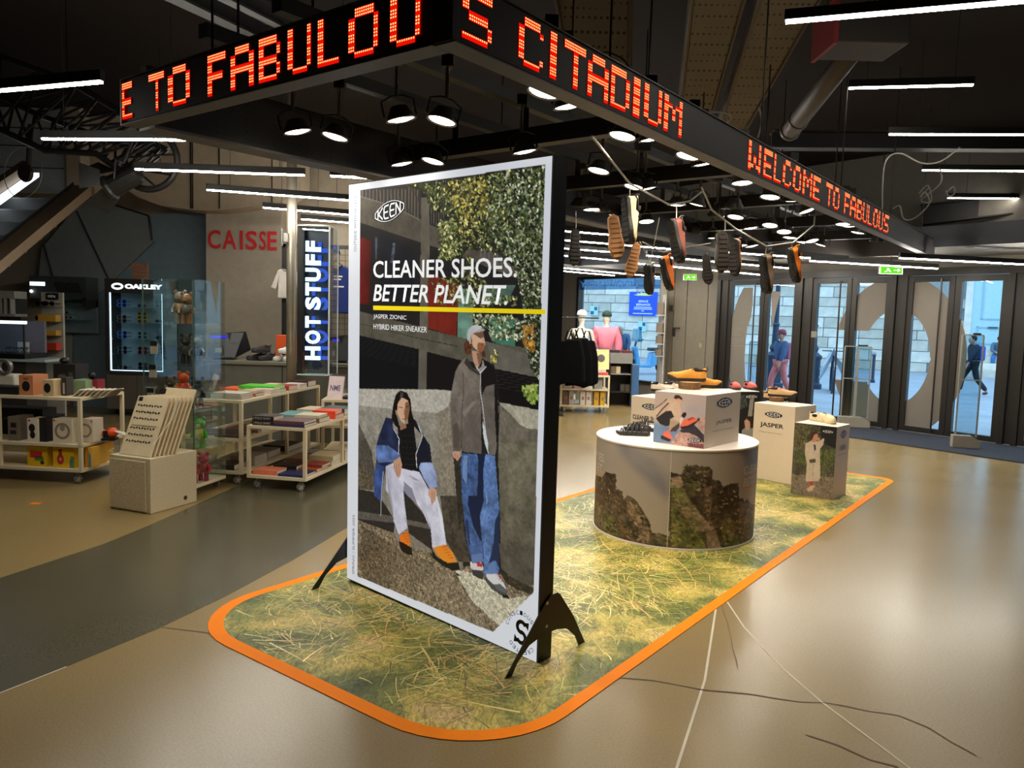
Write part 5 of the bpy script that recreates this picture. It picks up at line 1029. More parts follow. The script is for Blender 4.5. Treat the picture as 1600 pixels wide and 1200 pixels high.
def paint_cube(cv):
    f=cv.fill; f(K4((0,0),(1527,0),(1527,1200),(0,1200)),(186,166,158),t3=.04,grad=((176,160,160),(1040,630),(1080,660)))
    f(K4((100,640),(300,680),(560,760),(560,1010),(100,1000)),(112,136,168),t3=.12); f(K4((680,330),(860,330),(900,460),(700,470)),(168,156,162),t3=.05)
    cv.blur(4)
    f(K4((420,1000),(480,880),(560,800),(720,820),(850,880),(990,980),(990,1110),(420,1040)),(190,150,138),t1=.2,t2=.2); f(K4((560,780),(700,700),(800,660),(900,760),(985,860),(985,1010),(860,880),(720,820),(600,820)),(52,46,54),t1=.2); f(K4((860,600),(1000,520),(1000,820),(940,780),(850,680)),(186,146,136),t1=.2,t2=.2); f(K4((700,1000),(985,1020),(985,1110),(700,1070)),(120,70,70),t1=.4)
    f(K4((135,410),(250,310),(360,220),(460,200),(560,290),(590,420),(600,480),(540,580),(560,620),(440,560),(380,420),(300,440),(180,560),(135,540)),(206,178,156),t2=.1); cv.line(K4((140,400),(260,310),(350,220)),1.4,(60,44,42)); cv.line(K4((170,540),(290,380),(380,290)),2.,(74,54,50)); f(K4((160,570),(330,440),(420,430),(470,540),(400,580),(420,690),(330,710),(230,670)),(44,40,44),t2=.15)
    f(K4((400,600),(560,640),(500,780),(380,780)),(176,150,120)); f(K4((430,740),(560,640),(560,720),(500,800),(400,800)),(70,56,56))
    f(K4((480,180),(500,150),(570,160),(610,210),(590,280),(540,285),(490,230)),(214,160,138)); f(K4((460,200),(490,145),(560,150),(612,200),(600,240),(560,200),(500,220)),(66,42,40)); cv.line(K4((545,205),(600,225)),.8,(60,40,40))
    f(K4((590,520),(620,460),(670,450),(682,500),(640,560)),(30,26,30)); f(K4((560,560),(590,540),(630,560),(590,660),(560,690)),(226,196,186))
    f(K4((570,690),(640,590),(760,540),(860,560),(850,610),(700,700),(590,740)),(232,110,78)); f(K4((570,715),(700,690),(860,600),(880,545),(915,560),(905,590),(760,720),(590,755)),(40,30,36)); f(K4((690,570),(780,530),(830,550),(720,610)),(180,70,56))
    f(K4((280,850),(330,790),(390,780),(400,850),(440,910),(420,950),(300,910)),(226,106,80)); f(K4((245,870),(290,880),(420,945),(380,985),(240,930)),(38,30,36))
c4=[(1024,607.5),(1104,612.8),(1099.5,701.5),(1020.5,690)]
panel_print('printed_picture',w_,h_,c4,120,110,(186,166,158),paint_cube,PRINT('picture_print',.45),jb,y=-.0012)
badge(jb,w_*.82,h_*.135,w_*.26,.036,-.002,light=WP,ring=False,name='badge')
def side_label(t,w_,d_,word,sub,zb,zt,zs,hh,lz):
    L_=Matrix.Translation((w_,0,0))@RS; o=thing('side_lettering',None,None); o.parent=t; o.matrix_local=L_
    badge(o,d_*.52,lz,d_*.44,.075,-.0012,tilt=.0,ring=False); text(word,BK,o,d_*.30,zb,d_*.46,zt,y=-.001,bold=.004); text(sub,M('gold_small_print',(150,120,84),.5,var=0),o,d_*.22,zs,d_*.60,.018,y=-.001)
side_label(jb,w_,d_,'JASPER','Original Hybrid Sneaker',h_*.40,.034,h_*.27,0,h_*.82)
# tall pedestal lettered JASPER
FL,FR,BR_=G(1179,628.5,.81),G(1243,636,.81),G(1263.5,631.5,.81)
jt,w2,d2,h2=pedestal('display_pedestal','tall cream pedestal lettered JASPER with a tan shoe on a wood slice',FL,FR,BR_,.004,.81)
badge(jt,w2*.49,h2*.865,w2*.42,.062,-.0012,ring=False); text('JASPER',BK,jt,w2*.17,h2*.68,w2*.58,.060,y=-.001,bold=.02); text('Original Hybrid Sneaker',M('gold_small_print',(150,120,84)),jt,w2*.15,h2*.615,w2*.58,.018,y=-.001)
# pedestal with the standing woman print
FL,FR,BR_=G(1242,660,.7),G(1308,667.5,.7),G(1333,663,.7)
ln,w3,d3,h3=pedestal('display_pedestal','cream pedestal with a print of a woman in pale clothes, cream sandals on top',FL,FR,BR_,.004,.70)
N4=crop(1160,590,5.715)
def paint_w(cv):
    f=cv.fill; f(N4((0,0),(1500,0),(1500,1300),(0,1300)),(62,60,48),t1=.3,t2=.4,t3=.2,grad=((104,94,80),(1270,690),(1265,770)))
    f(N4((700,420),(850,440),(840,640),(740,600),(690,500)),(24,22,24)); f(N4((480,680),(830,640),(820,800),(480,760)),(86,92,52),t1=.4,t2=.4); f(N4((470,400),(620,430),(560,620),(460,660)),(92,84,60),t1=.5,t2=.4)
    cv.leaves(N4((470,400),(700,430),(700,640),(450,700)),160,1.6,[(120,112,78),(60,58,40),(96,104,60)],2); cv.leaves(N4((690,640),(830,640),(815,900),(700,900)),160,1.6,[(88,98,52),(60,66,40),(110,112,66)],3)
    f(N4((425,860),(830,900),(800,1110),(420,1040)),(128,112,96),t1=.3,t2=.2)
    c=(202,184,164); f(N4((560,590),(620,560),(680,570),(730,540),(720,600),(690,640),(690,760),(690,900),(670,930),(560,930),(570,760),(555,680)),c,t2=.1); f(N4((590,735),(650,725),(650,760),(600,765)),(80,70,54)); f(N4((632,600),(650,600),(655,640),(640,660)),(60,52,60)); cv.line(N4((628,770),(622,930)),.8,(150,134,120))
    f(N4((610,530),(640,490),(668,500),(678,550),(640,580),(615,570)),(196,140,116)); f(N4((600,540),(615,490),(650,475),(668,500),(640,510),(620,560)),(66,36,32)); f(N4((668,545),(690,535),(690,560),(672,568)),(200,146,122))
    f(N4((590,930),(625,930),(620,990),(600,990)),(190,60,56)); f(N4((565,1000),(610,965),(640,970),(620,1010),(580,1022)),(212,176,150))
c4=[(1242,660),(1308,667.5),(1299.5,783.4),(1234.4,770)]
panel_print('printed_picture',w3,h3,c4,100,160,(62,60,48),paint_w,PRINT('picture_print',.45),ln,y=-.0012)
badge(ln,w3*.80,h3*.925,w3*.30,.034,-.002,ring=False); side_label(ln,w3,d3,'UNEEK','Original Hybrid Sandal',h3*.66,.05,h3*.59,0,h3*.88)
# pedestal behind, dark group photograph
z=.85; FL,FR=G(1140,612,z),G(1188,612,z); dd=(FR-FL); pv=Vector((-dd.y,dd.x,0)).normalized()*.36
BX=M('dark_pedestal',(40,38,38),.5)
bp_,w4,d4,h4=pedestal('display_pedestal','pedestal with a dark photograph of two seated people, red sandals on top',FL,FR,FR+pv,.004,z)
def paint_b(cv):
    f=cv.fill; E_=crop(920,560,5.714); f(E_((1200,200),(1600,200),(1600,800),(1200,800)),(30,30,34),t2=.3)
    f(E_((1290,330),(1400,320),(1420,400),(1300,440)),(66,78,72),t1=.5,t2=.4); f(E_((1440,340),(1475,340),(1460,470),(1420,480)),(150,146,138)); f(E_((1270,540),(1350,500),(1400,600),(1390,680),(1260,660)),(20,18,22)); f(E_((1285,450),(1320,440),(1335,490),(1310,525),(1285,500)),(196,150,134)); f(E_((1280,450),(1310,432),(1335,450),(1330,500),(1320,460)),(50,34,32))
    f(E_((1370,570),(1420,540),(1480,560),(1500,700),(1370,650)),(150,148,146),t2=.15); f(E_((1390,500),(1430,480),(1450,520),(1430,570),(1400,560)),(200,156,138)); f(E_((1385,510),(1400,475),(1440,470),(1465,540),(1450,570),(1440,510),(1410,490)),(52,34,32))
c4=[(1140,612),(1188,612),(1183,700),(1136,700)]
panel_print('printed_picture',w4,h4,c4,80,130,(30,30,34),paint_b,PRINT('picture_print',.45),bp_,y=-.0012); badge(bp_,w4*.72,h4*.93,w4*.46,.05,-.002,ring=False)
L_=Matrix.Translation((w4,0,0))@RS; badge(bp_,d4*.5,h4*.88,d4*.5,.06,-.0012,local=L_)
# pedestal behind, lettered CLEANER SHOES
z=.9; FL=G(987,618,z); FR=G(1040,624,z); 
cl,w5,d5,h5=pedestal('display_pedestal','cream pedestal lettered CLEANER SHOES behind the round table',FL,FR,FR+Vector((-(FR-FL).y,(FR-FL).x,0)).normalized()*.36,.004,z)
badge(cl,w5*.58,h5*.90,w5*.5,.06,-.0012,ring=False); text('CLEANER SHOES.',BK,cl,w5*.06,h5*.745,w5*1.0*.9,.045,y=-.001,bold=.02); text('BETTER PLANET.',BK,cl,w5*.06,h5*.665,w5*.88,.045,y=-.001,bold=.01,shear=.2)
# ---- wood slices and shoes on display
def slice_(label,p,r,h):
    t=thing('wood_slice',label,'wood slice',p); m=MB(); m.lathe([(r*.97,0),(r*1.02,h*.5),(r*.98,h)],20); m.build('bark',M('bark_brown',(120,86,56),.85,scale=40,bump=.8,var=.3),t)
    m=MB(); m.lathe([(0,h+.001),(r*.90,h+.001),(r*.98,h)],20); m.build('cut_face',M('cut_wood',(200,160,110),.7,scale=30),t)
pz=hz+.001; p=G(1077,607.5,pz); slice_('thick round wood slice on the display cube',p,.085,.055)
q=G(1113,600,hz+.056); 
shoe('hiking_shoe','mustard yellow hiking shoe standing on the thick wood slice',onsurf(p+Vector((.135,.03,.056)),R_(176)),(226,150,48),(48,42,38),(70,62,54),.30,laces=(90,80,70))
shoe('hiking_shoe','mustard yellow hiking shoe lying behind the wood slice on the cube',onsurf(p+Vector((.03,.13,.0)),R_(8)),(222,148,50),(52,46,40),(70,62,54),.27,laces=(60,54,48),cat='shoe')
p=G(1213,627,.811); slice_('small wood slice on the tall JASPER pedestal',p,.075,.05)
shoe('hiking_shoe','tan hiking shoe with red laces on the JASPER pedestal wood slice',onsurf(p+Vector((-.085,.03,.05)),R_(-14)),(206,166,116),(34,30,28),(150,110,70),.30,laces=(196,62,44))
shoe('hiking_shoe','dark toe of a second tan shoe behind the small wood slice',onsurf(p+Vector((-.10,.13,.0)),R_(-10)),(196,158,112),(34,30,28),(150,110,70),.29,laces=(196,62,44))
def at_top(px,py,z): return G(px,py,z)
for px,py,yaw,lab in [(1020,612,R_(248),'left shoe of the black and cream pair on the CLEANER pedestal'),(1042,612,R_(252),'right shoe of the black and cream pair on the CLEANER pedestal')]: shoe('running_shoe',lab,onsurf(at_top(px,py,.901)+Vector((0,.12,0)),yaw+R_(75)),(226,206,186),(40,34,32),(30,26,26),.27,laces=(40,36,34),group='black and cream shoe pair')
for px,yaw,lab in [(1149,R_(255),'left sandal of the red pair on the dark photo pedestal'),(1171,R_(262),'right sandal of the red pair on the dark photo pedestal')]: shoe('sandal',lab,onsurf(at_top(px,609,.851)+Vector((.0,.20,0)),yaw+R_(20)),(206,92,84),(60,40,38),(70,44,42),.27,'clog',group='red sandal pair',cat='sandal')
for px,py,yaw,lab in [(1277,659,R_(262),'left sandal of the cream pair above the woman print'),(1297,661,R_(235),'right sandal of the cream pair above the woman print')]: shoe('sandal',lab,onsurf(at_top(px,py,.701)+Vector((-.02,.15,0)),yaw+R_(40)),(226,208,166),(216,198,158),(200,182,140),.25,'clog',group='cream sandal pair',cat='sandal')
shoe('sandal','front sandal of the black woven pair on the round table',onsurf(G(1008,681,CZ+.001)+Vector((.04,0,0)),R_(172)),(26,24,24),(34,32,32),(24,22,22),.27,'sandal',group='black woven sandals on the table',cat='sandal')
shoe('sandal','rear sandal of the black woven pair on the round table',onsurf(G(1014,674,CZ+.001)+Vector((.06,.0,0)),R_(176)),(26,24,24),(34,32,32),(24,22,22),.27,'sandal',group='black woven sandals on the table',cat='sandal')
shoe('sandal','black shoe peeking out behind the cube on the round table',onsurf(G(1146,683,CZ+.001)+Vector((.0,-.0,0)),R_(100)),(26,26,30),(30,30,34),(24,22,22),.25,'clog',cat='sandal')
# ================================================================== left back: walls
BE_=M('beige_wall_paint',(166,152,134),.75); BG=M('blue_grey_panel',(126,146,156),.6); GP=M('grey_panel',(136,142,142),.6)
w=MB(); w.box(-15,-1.75,12.6,12.75,0,CEIL); wb=struct(w.build('wall_back',BE_)); w=MB(); w.box(-1.75,-1.6,12.6,20.6,0,CEIL); struct(w.build('wall_side',WD))
def wpanel(name,mat,px,Y,parent,th=.04):
    m=MB(); P=[AT(x,y,Y) for x,y in px]; m.prismy([(p.x,p.z) for p in P],Y,Y+th); return fixn(m.build(name,mat,parent))
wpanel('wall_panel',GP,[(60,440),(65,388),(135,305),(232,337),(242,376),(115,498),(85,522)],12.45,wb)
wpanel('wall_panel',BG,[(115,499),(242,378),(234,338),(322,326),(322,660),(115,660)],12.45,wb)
wpanel('wall_panel',M('pale_wall_strip',(164,164,158),.6),[(96,512),(113,498),(113,600),(96,600)],12.45,wb)
for a,b in [((55,332),(85,440)),((120,330),(172,440)),((135,306),(232,337)),((232,337),(238,376))]:
    m=MB(); m.tube([AT(*a,12.43),AT(*b,12.43)],.012,5); m.build('panel_joint',M('joint_black',(26,26,28),.6),wb)
wpanel('curved_bulkhead',M('bulkhead_beige',(176,158,136),.6),[(125,170),(470,170),(470,298),(440,315),(400,322),(340,329),(300,328),(250,321),(215,308),(185,288),(125,288)],11.55,wb,.5)
for x in (297,300,342,425):
    a=AT(x,175,11.54); b=AT(x,326 if x<430 else 318,11.54); m=MB(); m.box(a.x-.006,a.x+.006,11.53,11.56,b.z,a.z); m.build('panel_joint',M('joint_black',(26,26,28)),wb)
cw=wpanel('caisse_panel',M('cash_desk_wall_beige',(168,156,140),.65),[(322,326),(440,322),(440,600),(322,600)],11.95,wb,.3)
tm=thing('caisse_lettering','red capital letters CAISSE on the beige wall behind the cash desk','lettering',(0,11.94,0)); RD=M('red_letters',(205,40,42),.5)
X0,X1=AT(326,389,11.94),AT(433,362,11.94); xs=[(326,347),(351,370),(375,380.5),(384,400),(404,414),(417,433)]
hh=.285; zb0=AT(380,390,11.94).z
for ch,(a,b) in zip('CAISSE',[(325,345),(348,370),(375,380),(384,402),(405,416),(418,433)]):
    pa=AT(a,389,11.94).x; pb=AT(b,389,11.94).x; text(ch,RD,tm,pa,zb0,pb-pa,hh,bold=.02,ext=.01,name='letter')
# steel panel, column, escalator
t=thing('steel_cladding','brushed stainless cladding panel left of the lattice truss','panel'); m=MB(); a=AT(-70,165,11.2); b=AT(101,302,11.2); m.box(a.x,b.x,11.2,11.26,b.z,a.z); m.build('sheet',M('brushed_steel',(200,206,208),.4,.5,stretch=(1,1,12),var=.15),t)
for yy in (200,228,262): c=AT(50,yy,11.19); m=MB(); m.box(a.x,b.x,11.19,11.2,c.z-.006,c.z+.006); m.build('seam',M('joint_black',(26,26,28)),t)
m=MB(); a=AT(101,165,11.1); b=AT(127,302,11.1); m.box(a.x,b.x,11.1,11.35,b.z,a.z); tag(m.build('wall_column',M('column_beige',(150,136,118),.6),bevel=.01),'beige upright column beside the stainless cladding','column')
es=thing('escalator','grey escalator with bronze side skirt descending at the upper left','escalator'); EG=M('escalator_grey',(108,110,108),.5,.3)
for i in range(10):
    y=10.05-.3*i; z=2.95-.18*i; m=MB(); m.box(-7.2,-5.72,y-.3,y,z-.18,z); m.build('step',EG,es,bevel=.012)
    m=MB(); m.box(-7.2,-5.72,y-.305,y-.3,z-.17,z-.02); m.build('riser',M('riser_dark_grey',(84,86,84),.5),es)
def slab(x0,x1,p0,p1,h): m=MB(); (ya,za),(yb,zb_)=p0,p1; m.hexa([(x0,ya,za),(x1,ya,za),(x1,yb,zb_),(x0,yb,zb_),(x0,ya,za+h),(x1,ya,za+h),(x1,yb,zb_+h),(x0,yb,zb_+h)]); return m
BZ=M('bronze_skirt',(150,130,106),.4,.4)
fixn(slab(-5.72,-5.50,(7.2,1.28),(10.15,3.05),.13).build('side_skirt',BZ,es)); fixn(slab(-5.74,-5.46,(10.15,3.05),(10.5,3.10),.13).build('skirt_end',BZ,es))
fixn(slab(-5.735,-5.725,(7.2,1.40),(10.15,3.17),.05).build('skirt_seam',M('joint_black',(26,26,28)),es))
fixn(slab(-6.30,-6.20,(7.6,1.72),(10.2,3.28),.05).build('light_strip',EM('escalator_light_strip',(235,245,255),2.2),es)); fixn(slab(-6.42,-6.30,(7.6,1.78),(10.2,3.34),.14).build('balustrade_trim',BZ,es)); fixn(slab(-6.8,-6.72,(7.6,2.2),(10.2,3.76),.06).build('handrail',M('handrail_black',(24,22,22),.4),es))
fixn(slab(-6.78,-6.76,(7.6,1.85),(10.2,3.41),.36).build('balustrade_glass',GLASS('balustrade_glass',(200,214,216),.25),es))
# lattice truss
tr=thing('lattice_truss','black lattice truss with a curved end carrying a stage light','truss'); TK=M('truss_black',(34,32,31),.45,.4)
ch=[[(-60,66),(110,128),(205,185),(235,222),(262,235)],[(-60,175),(70,235),(150,290-50),(215,285)],[(-60,120),(60,180),(160,215),(225,240)]]
Ys=[8.4,8.0,8.9]; C3=[]
for c,Y in zip(ch,Ys):
    P=[AT(x,y,Y) for x,y in c]; C3.append(P); m=MB(); m.tube(P,.032,8); m.build('chord',TK,tr)
def lerp(P,s): s*=len(P)-1; i=min(int(s),len(P)-2); return P[i]+(P[i+1]-P[i])*(s-i)
k=0
for A_,B_ in ((0,1),(0,2),(1,2)):
    n=11
    for i in range(n):
        s0=i/n; s1=(i+.5)/n; s2=(i+1)/n
        for p,q in ((lerp(C3[A_],s0),lerp(C3[B_],s1)),(lerp(C3[B_],s1),lerp(C3[A_],s2))): m=MB(); m.tube([p,q],.014,6); m.build('lattice_bar',TK,tr)
c=AT(232,250,8.2); R=.30; m=MB(); m.tube([(c.x+R*math.cos(a),c.y,c.z+R*1.0*math.sin(a)) for a in np.linspace(-2.2,1.9,22)],.035,8); m.build('end_ring',TK,tr)
for a in np.linspace(-2.0,1.7,6): m=MB(); m.tube([(c.x+R*math.cos(a),c.y,c.z+R*math.sin(a)),(c.x-.28,c.y,c.z-.02+.06*math.sin(a*3))],.012,6); m.build('ring_spoke',TK,tr)
# stage light with barn doors
p=AT(192,283,8.0); sl=thing('stage_light','black stage light with open barn doors hanging from the truss','stage light',p); SBK=M('stage_black',(24,23,23),.5)
m=MB(); m.T=Matrix.Rotation(R_(62),4,'Y'); m.lathe([(.06,.2),(.1,.18),(.11,-.12),(.13,-.14),(.13,-.17)],16); m.build('lamp_barrel',SBK,sl,smooth=False)
m=MB(); m.tube([(-.02,-.14,0),(0,-.14,.18),(0,.14,.18),(-.02,.14,0)],.012,6); m.tube([(0,0,.18),(.05,.1,.42)],.016,6); m.build('yoke',SBK,sl)
for P in ([(-.16,-.10,.05),(-.13,.12,.12),(-.32,.12,.20),(-.34,-.10,.10)],[(-.16,-.12,-.10),(-.10,.12,-.17),(-.22,.12,-.32),(-.30,-.12,-.22)],[(-.17,-.13,-.08),(-.17,-.13,.08),(-.30,-.26,.12),(-.30,-.26,-.12)]):
    m=MB(); m.add(P+[Vector(q)+Vector((.004,.004,.006)) for q in P],[(0,1,2,3),(7,6,5,4),(0,4,5,1),(1,5,6,2),(2,6,7,3),(3,7,4,0)]); fixn(m.build('barn_door',SBK,sl))
# disc speaker with wire ring
p=AT(40,270,8.3); t=thing('disc_projector','dark disc on an arm with a thin wire ring in front of the escalator','projector',p)
m=MB(); m.T=Matrix.Rotation(math.pi/2,4,'X')@Matrix.Scale(.75,4,(1,0,0)); m.lathe([(.09,-.03),(.10,0),(.09,.03)],20); m.build('disc',M('disc_brown_black',(44,38,34),.4,.3),t)
m=MB(); a=AT(48,195,8.4)-p; m.tube([(0,.05,.05),a],.028,8); m.build('arm',M('arm_grey',(60,60,60),.4,.5),t)
m=MB(); m.tube([(.20*math.cos(a),-.04+.04*math.sin(a),.27*math.sin(a)) for a in np.linspace(0,2*math.pi,28,endpoint=False)],.004,5,closed=True); m.build('wire_ring',M('pale_wire',(170,170,165),.4,.6),t)
# ================================================================== eyewear cabinets and counter
SUNC=[(20,20,24),(60,40,30),(30,60,150),(220,170,40),(170,50,40),(110,140,170),(40,40,44)]
sunm={}
def sunglasses(label,p,col,yaw=0.,s=1.,group=None):
    if col not in sunm:
        FRM=M('frame_%d_%d_%d'%col,col,.3); LNS=M('lens_%d'%col[0],tuple(max(8,c//3) for c in col),.1); m=MB()
        m.arc(-.035,0,0,.020,.027,0,2*math.pi,.004,12); m.arc(.035,0,0,.020,.027,0,2*math.pi,.004,12); m.box(-.010,.010,0,.004,.006,.012)
        a=m.mesh('frame_front',FRM); m=MB(); m.arc(-.035,.001,0,.0,.021,0,2*math.pi,.003,12); m.arc(.035,.001,0,.0,.021,0,2*math.pi,.003,12); b=m.mesh('lens',LNS); m=MB(); m.box(-.064,-.060,0,.12,-.004,.006); m.box(.060,.064,0,.12,-.004,.006); c=m.mesh('temple',FRM); sunm[col]=(a,b,c)
    a,b,c=sunm[col]; t=thing('sunglasses',label,'sunglasses',mat=Matrix.Translation(p)@Matrix.Rotation(yaw,4,'Z')@Matrix.Scale(s,4),group=group)
    put(a,'frame_front',t); put(b,'lens',t); put(c,'temple',t); return t
CABM=M('cabinet_dark',(52,48,46),.5); CABG=M('cabinet_grey_brown',(96,88,78),.55); LEDW=EM('cabinet_led',(215,240,255),3.2); SHG=GLASS('shelf_glass',(228,244,246),.25)
ca=thing('eyewear_cabinet','tall lit eyewear cabinet lettered OAKLEY with shelves of sunglasses','cabinet'); Y=11.5
A=lambda x,y:AT(x,y,Y)
x0,x1=A(164,500).x,A(260,500).x; zt=A(210,436).z; zg1=A(210,458).z; zg0=A(210,580).z; zbt=.10
m=MB(); m.box(x0,x1,Y,Y+.4,zg1,zt); m.build('header',CABM,ca,bevel=.005)
m=MB(); m.box(x0,x0+.06,Y,Y+.4,zg0,zg1); m.box(x1-.06,x1,Y,Y+.4,zg0,zg1); m.box(x0+.06,x1-.06,Y,Y+.4,zg0-.05,zg0); m.build('window_frame',CABM,ca)
m=MB(); m.box(x0+.06,x1-.06,Y+.36,Y+.4,zg0,zg1); m.build('back_panel',M('cabinet_back_white',(168,182,190),.6),ca)
m=MB(); m.box(x0+.062,x0+.075,Y+.02,Y+.035,zg0,zg1); m.build('light_strip',LEDW,ca); m=MB(); m.box(x1-.075,x1-.062,Y+.02,Y+.035,zg0,zg1); m.build('light_strip',LEDW,ca); m=MB(); m.box(x0+.08,x1-.08,Y+.02,Y+.035,zg0,zg0+.01); m.build('light_strip',LEDW,ca)
m=MB(); m.box(x0+.06,x1-.06,Y+.006,Y+.010,zg0,zg1); m.build('pane',PG,ca)
for k in range(2): xa=x0+(x1-x0)*k/2; m=MB(); m.box(xa+.004,xa+(x1-x0)/2-.004,Y,Y+.38,zbt,zg0-.06); m.build('cabinet_door',CABG,ca,bevel=.004)
for xx in (x0+.1,x1-.1): m=MB(); m.lathe([(.03,-.025),(.04,-.02),(.04,.02),(.03,.025)],12); m.build('castor',M('castor_black',(20,20,20),.5),ca,mat=Matrix.Translation((xx,Y+.15,.045))@Matrix.Rotation(math.pi/2,4,'X'))
m=MB(); m.box(x0+.02,x1-.02,Y+.02,Y+.36,.085,zbt); m.build('castor_plate',CABM,ca)
LT=EM('lit_white_letters',(240,248,255),2.0); a=A(174,447);b=A(193,447)
m=MB(); cx,cz=(a.x+b.x)/2,a.z; rx=(b.x-a.x)/2; n=24; vs=[];
for r in (1,.55):
    for i in range(n): an=2*math.pi*i/n; vs.append((cx+rx*math.cos(an)*(r if r==1 else .62),Y-.004,cz+rx*.55*math.sin(an)*(r if r==1 else .45)))
m.add(vs,[(i,(i+1)%n,n+(i+1)%n,n+i) for i in range(n)]); m.build('oval_emblem',LT,ca)
a=A(195,451);b=A(254,443); text('OAKLEY',LT,ca,a.x,a.z,b.x-a.x,.07,y=Y-.003,bold=.06)
sh=[480.5,505,530,554]; rowz=[A(210,y).z for y in sh]
for z in rowz: m=MB(); m.box(x0+.07,x1-.07,Y+.05,Y+.34,z-.008,z); m.build('shelf',SHG,ca)
ordr=['top','second','third','fourth','bottom']
for r,z in enumerate(rowz+[zg0+.012]):
    for k,(xx,n) in enumerate([(184,2 if r<4 else 1),(216,3 if r==1 else 2 if r!=0 else 1),(244,2 if r in(0,3) else 1)]):
        col=[[(40,90,190),(120,140,160),(70,90,110)],[(90,60,60),(210,160,40),(50,60,70)],[(40,80,170),(120,160,190),(60,60,70)],[(50,50,90),(150,50,50),(60,70,80)],[(26,26,30),(30,30,34),(34,34,38)]][r][k]
        for q in range(n): sunglasses('%s %s sunglasses on the %s shelf of the OAKLEY cabinet%s'%({0:'left',1:'middle',2:'right'}[k],'blue' if col[2]>140 else 'yellow' if col[0]>200 else 'red' if col[0]>140 else 'dark',ordr[r],'' if n==1 else ', '+['lowest','next','upper'][q]+' of the stack'),Vector((A(xx,500).x,Y+.12,z+.03+.055*q)),col,group='sunglasses in the OAKLEY cabinet',s=1.15)
m=MB(); c=A(213,436); m.box(c.x-.12,c.x+.12,Y+.1,Y+.13,zt,zt+.24); o=m.build('framed_picture',M('wavy_wood_print',(150,110,84),.6,stretch=(1,1,9),var=.4,scale=5)); tag(o,'small brown wavy picture board standing on the OAKLEY cabinet','picture')
# wall eyewear cabinet
e2=thing('eyewear_cabinet','dark wall cabinet with lit lettering and glass eyewear shelves at the far left','cabinet'); Y=12.0
A=lambda x,y:AT(x,y,12.0)
a=A(46,466);b=A(134,433); m=MB(); m.box(a.x,b.x,Y,Y+.35,a.z,b.z); m.build('header',M('header_grey_blue',(62,68,70),.5),e2)
for i in range(9): xx=A(90+i*4.4,450).x; m=MB(); m.add([(xx,Y-.002,A(90,457).z),(xx+.03,Y-.002,A(90,457).z),(xx-.03,Y-.002,A(90,441).z),(xx-.06,Y-.002,A(90,441).z)],[(0,1,2,3)]); m.build('vent_slot',M('vent_black',(22,22,24),.6),e2)

m=MB()
for i in range(7): m.box(A(47,445).x+i*.034,A(47,445).x+i*.034+.026,Y-.006,Y,A(47,446).z,A(47,440).z)
m.build('lit_lettering',LT,e2)
c=A(50,455); m=MB(); m.ball((c.x,Y-.02,c.z),.022,n=10,k=6); m.build('small_lamp',EM('small_lamp_glow',(255,255,245),5.),e2)
m=MB(); a=A(84,520); b=A(134,466); m.box(a.x,b.x,Y+.3,Y+.35,a.z,b.z); m.build('back_panel',M('cabinet_back_blue',(128,150,158),.6),e2); m=MB(); m.box(b.x-.05,b.x,Y,Y+.35,A(130,480).z,b.z); m.build('side_post',CABM,e2)
for k,yy in enumerate((476,500)): z=A(100,yy).z; m=MB(); m.box(a.x,b.x-.05,Y+.03,Y+.3,z-.006,z); m.build('shelf',SHG,e2)
for k,(xx,yy,cc) in enumerate([(92,472,(70,120,130)),(95,488,(150,190,120)),(101,496,(170,180,180)),(92,497,(60,60,66))]): sunglasses('%s sunglasses in the wall cabinet at the far left'%['teal','green','silver','black'][k],A(xx,yy)+Vector((0,.1,0)),cc,group='sunglasses in the wall cabinet')
# eyewear tower
e3=thing('eyewear_tower','narrow white eyewear tower with black header and mixed goods behind the near cart','display'); Y=10.4; A=lambda x,y:AT(x,y,10.4)
xa,xb=A(51,500).x,A(85,500).x; m=MB(); m.box(xa,xb,Y+.2,Y+.24,.1,A(60,456).z); m.build('back_panel',M('tower_white',(176,168,154),.6),e3)
m=MB(); m.box(A(60,465).x,A(78,465).x,Y+.17,Y+.2,A(60,467).z,A(60,457).z); m.build('header_sign',M('sign_black',(14,14,15),.4),e3); text('mire',WP,e3,A(63,464).x,A(63,464.5).z,A(75,464).x-A(63,464).x,.045,y=Y+.168,bold=.03)
m=MB(); m.box(xa,xb,Y-.05,Y+.2,.08,.14); m.build('tower_base',CABM,e3)
for k,yy in enumerate((479,502,524,547,567)): z=A(60,yy).z; m=MB(); m.box(xa,xb,Y,Y+.2,z-.008,z); m.build('shelf',SHG,e3)
for k,(yy) in enumerate((477,500,523,546)):
    for q,xx in enumerate((59,72)): sunglasses('%s black sunglasses on the %s shelf of the narrow tower'%(['left','right'][q],ordr[k]),A(xx,yy-3)+Vector((0,.06,0)),(20,20,24),group='sunglasses on the narrow tower',s=1.2)
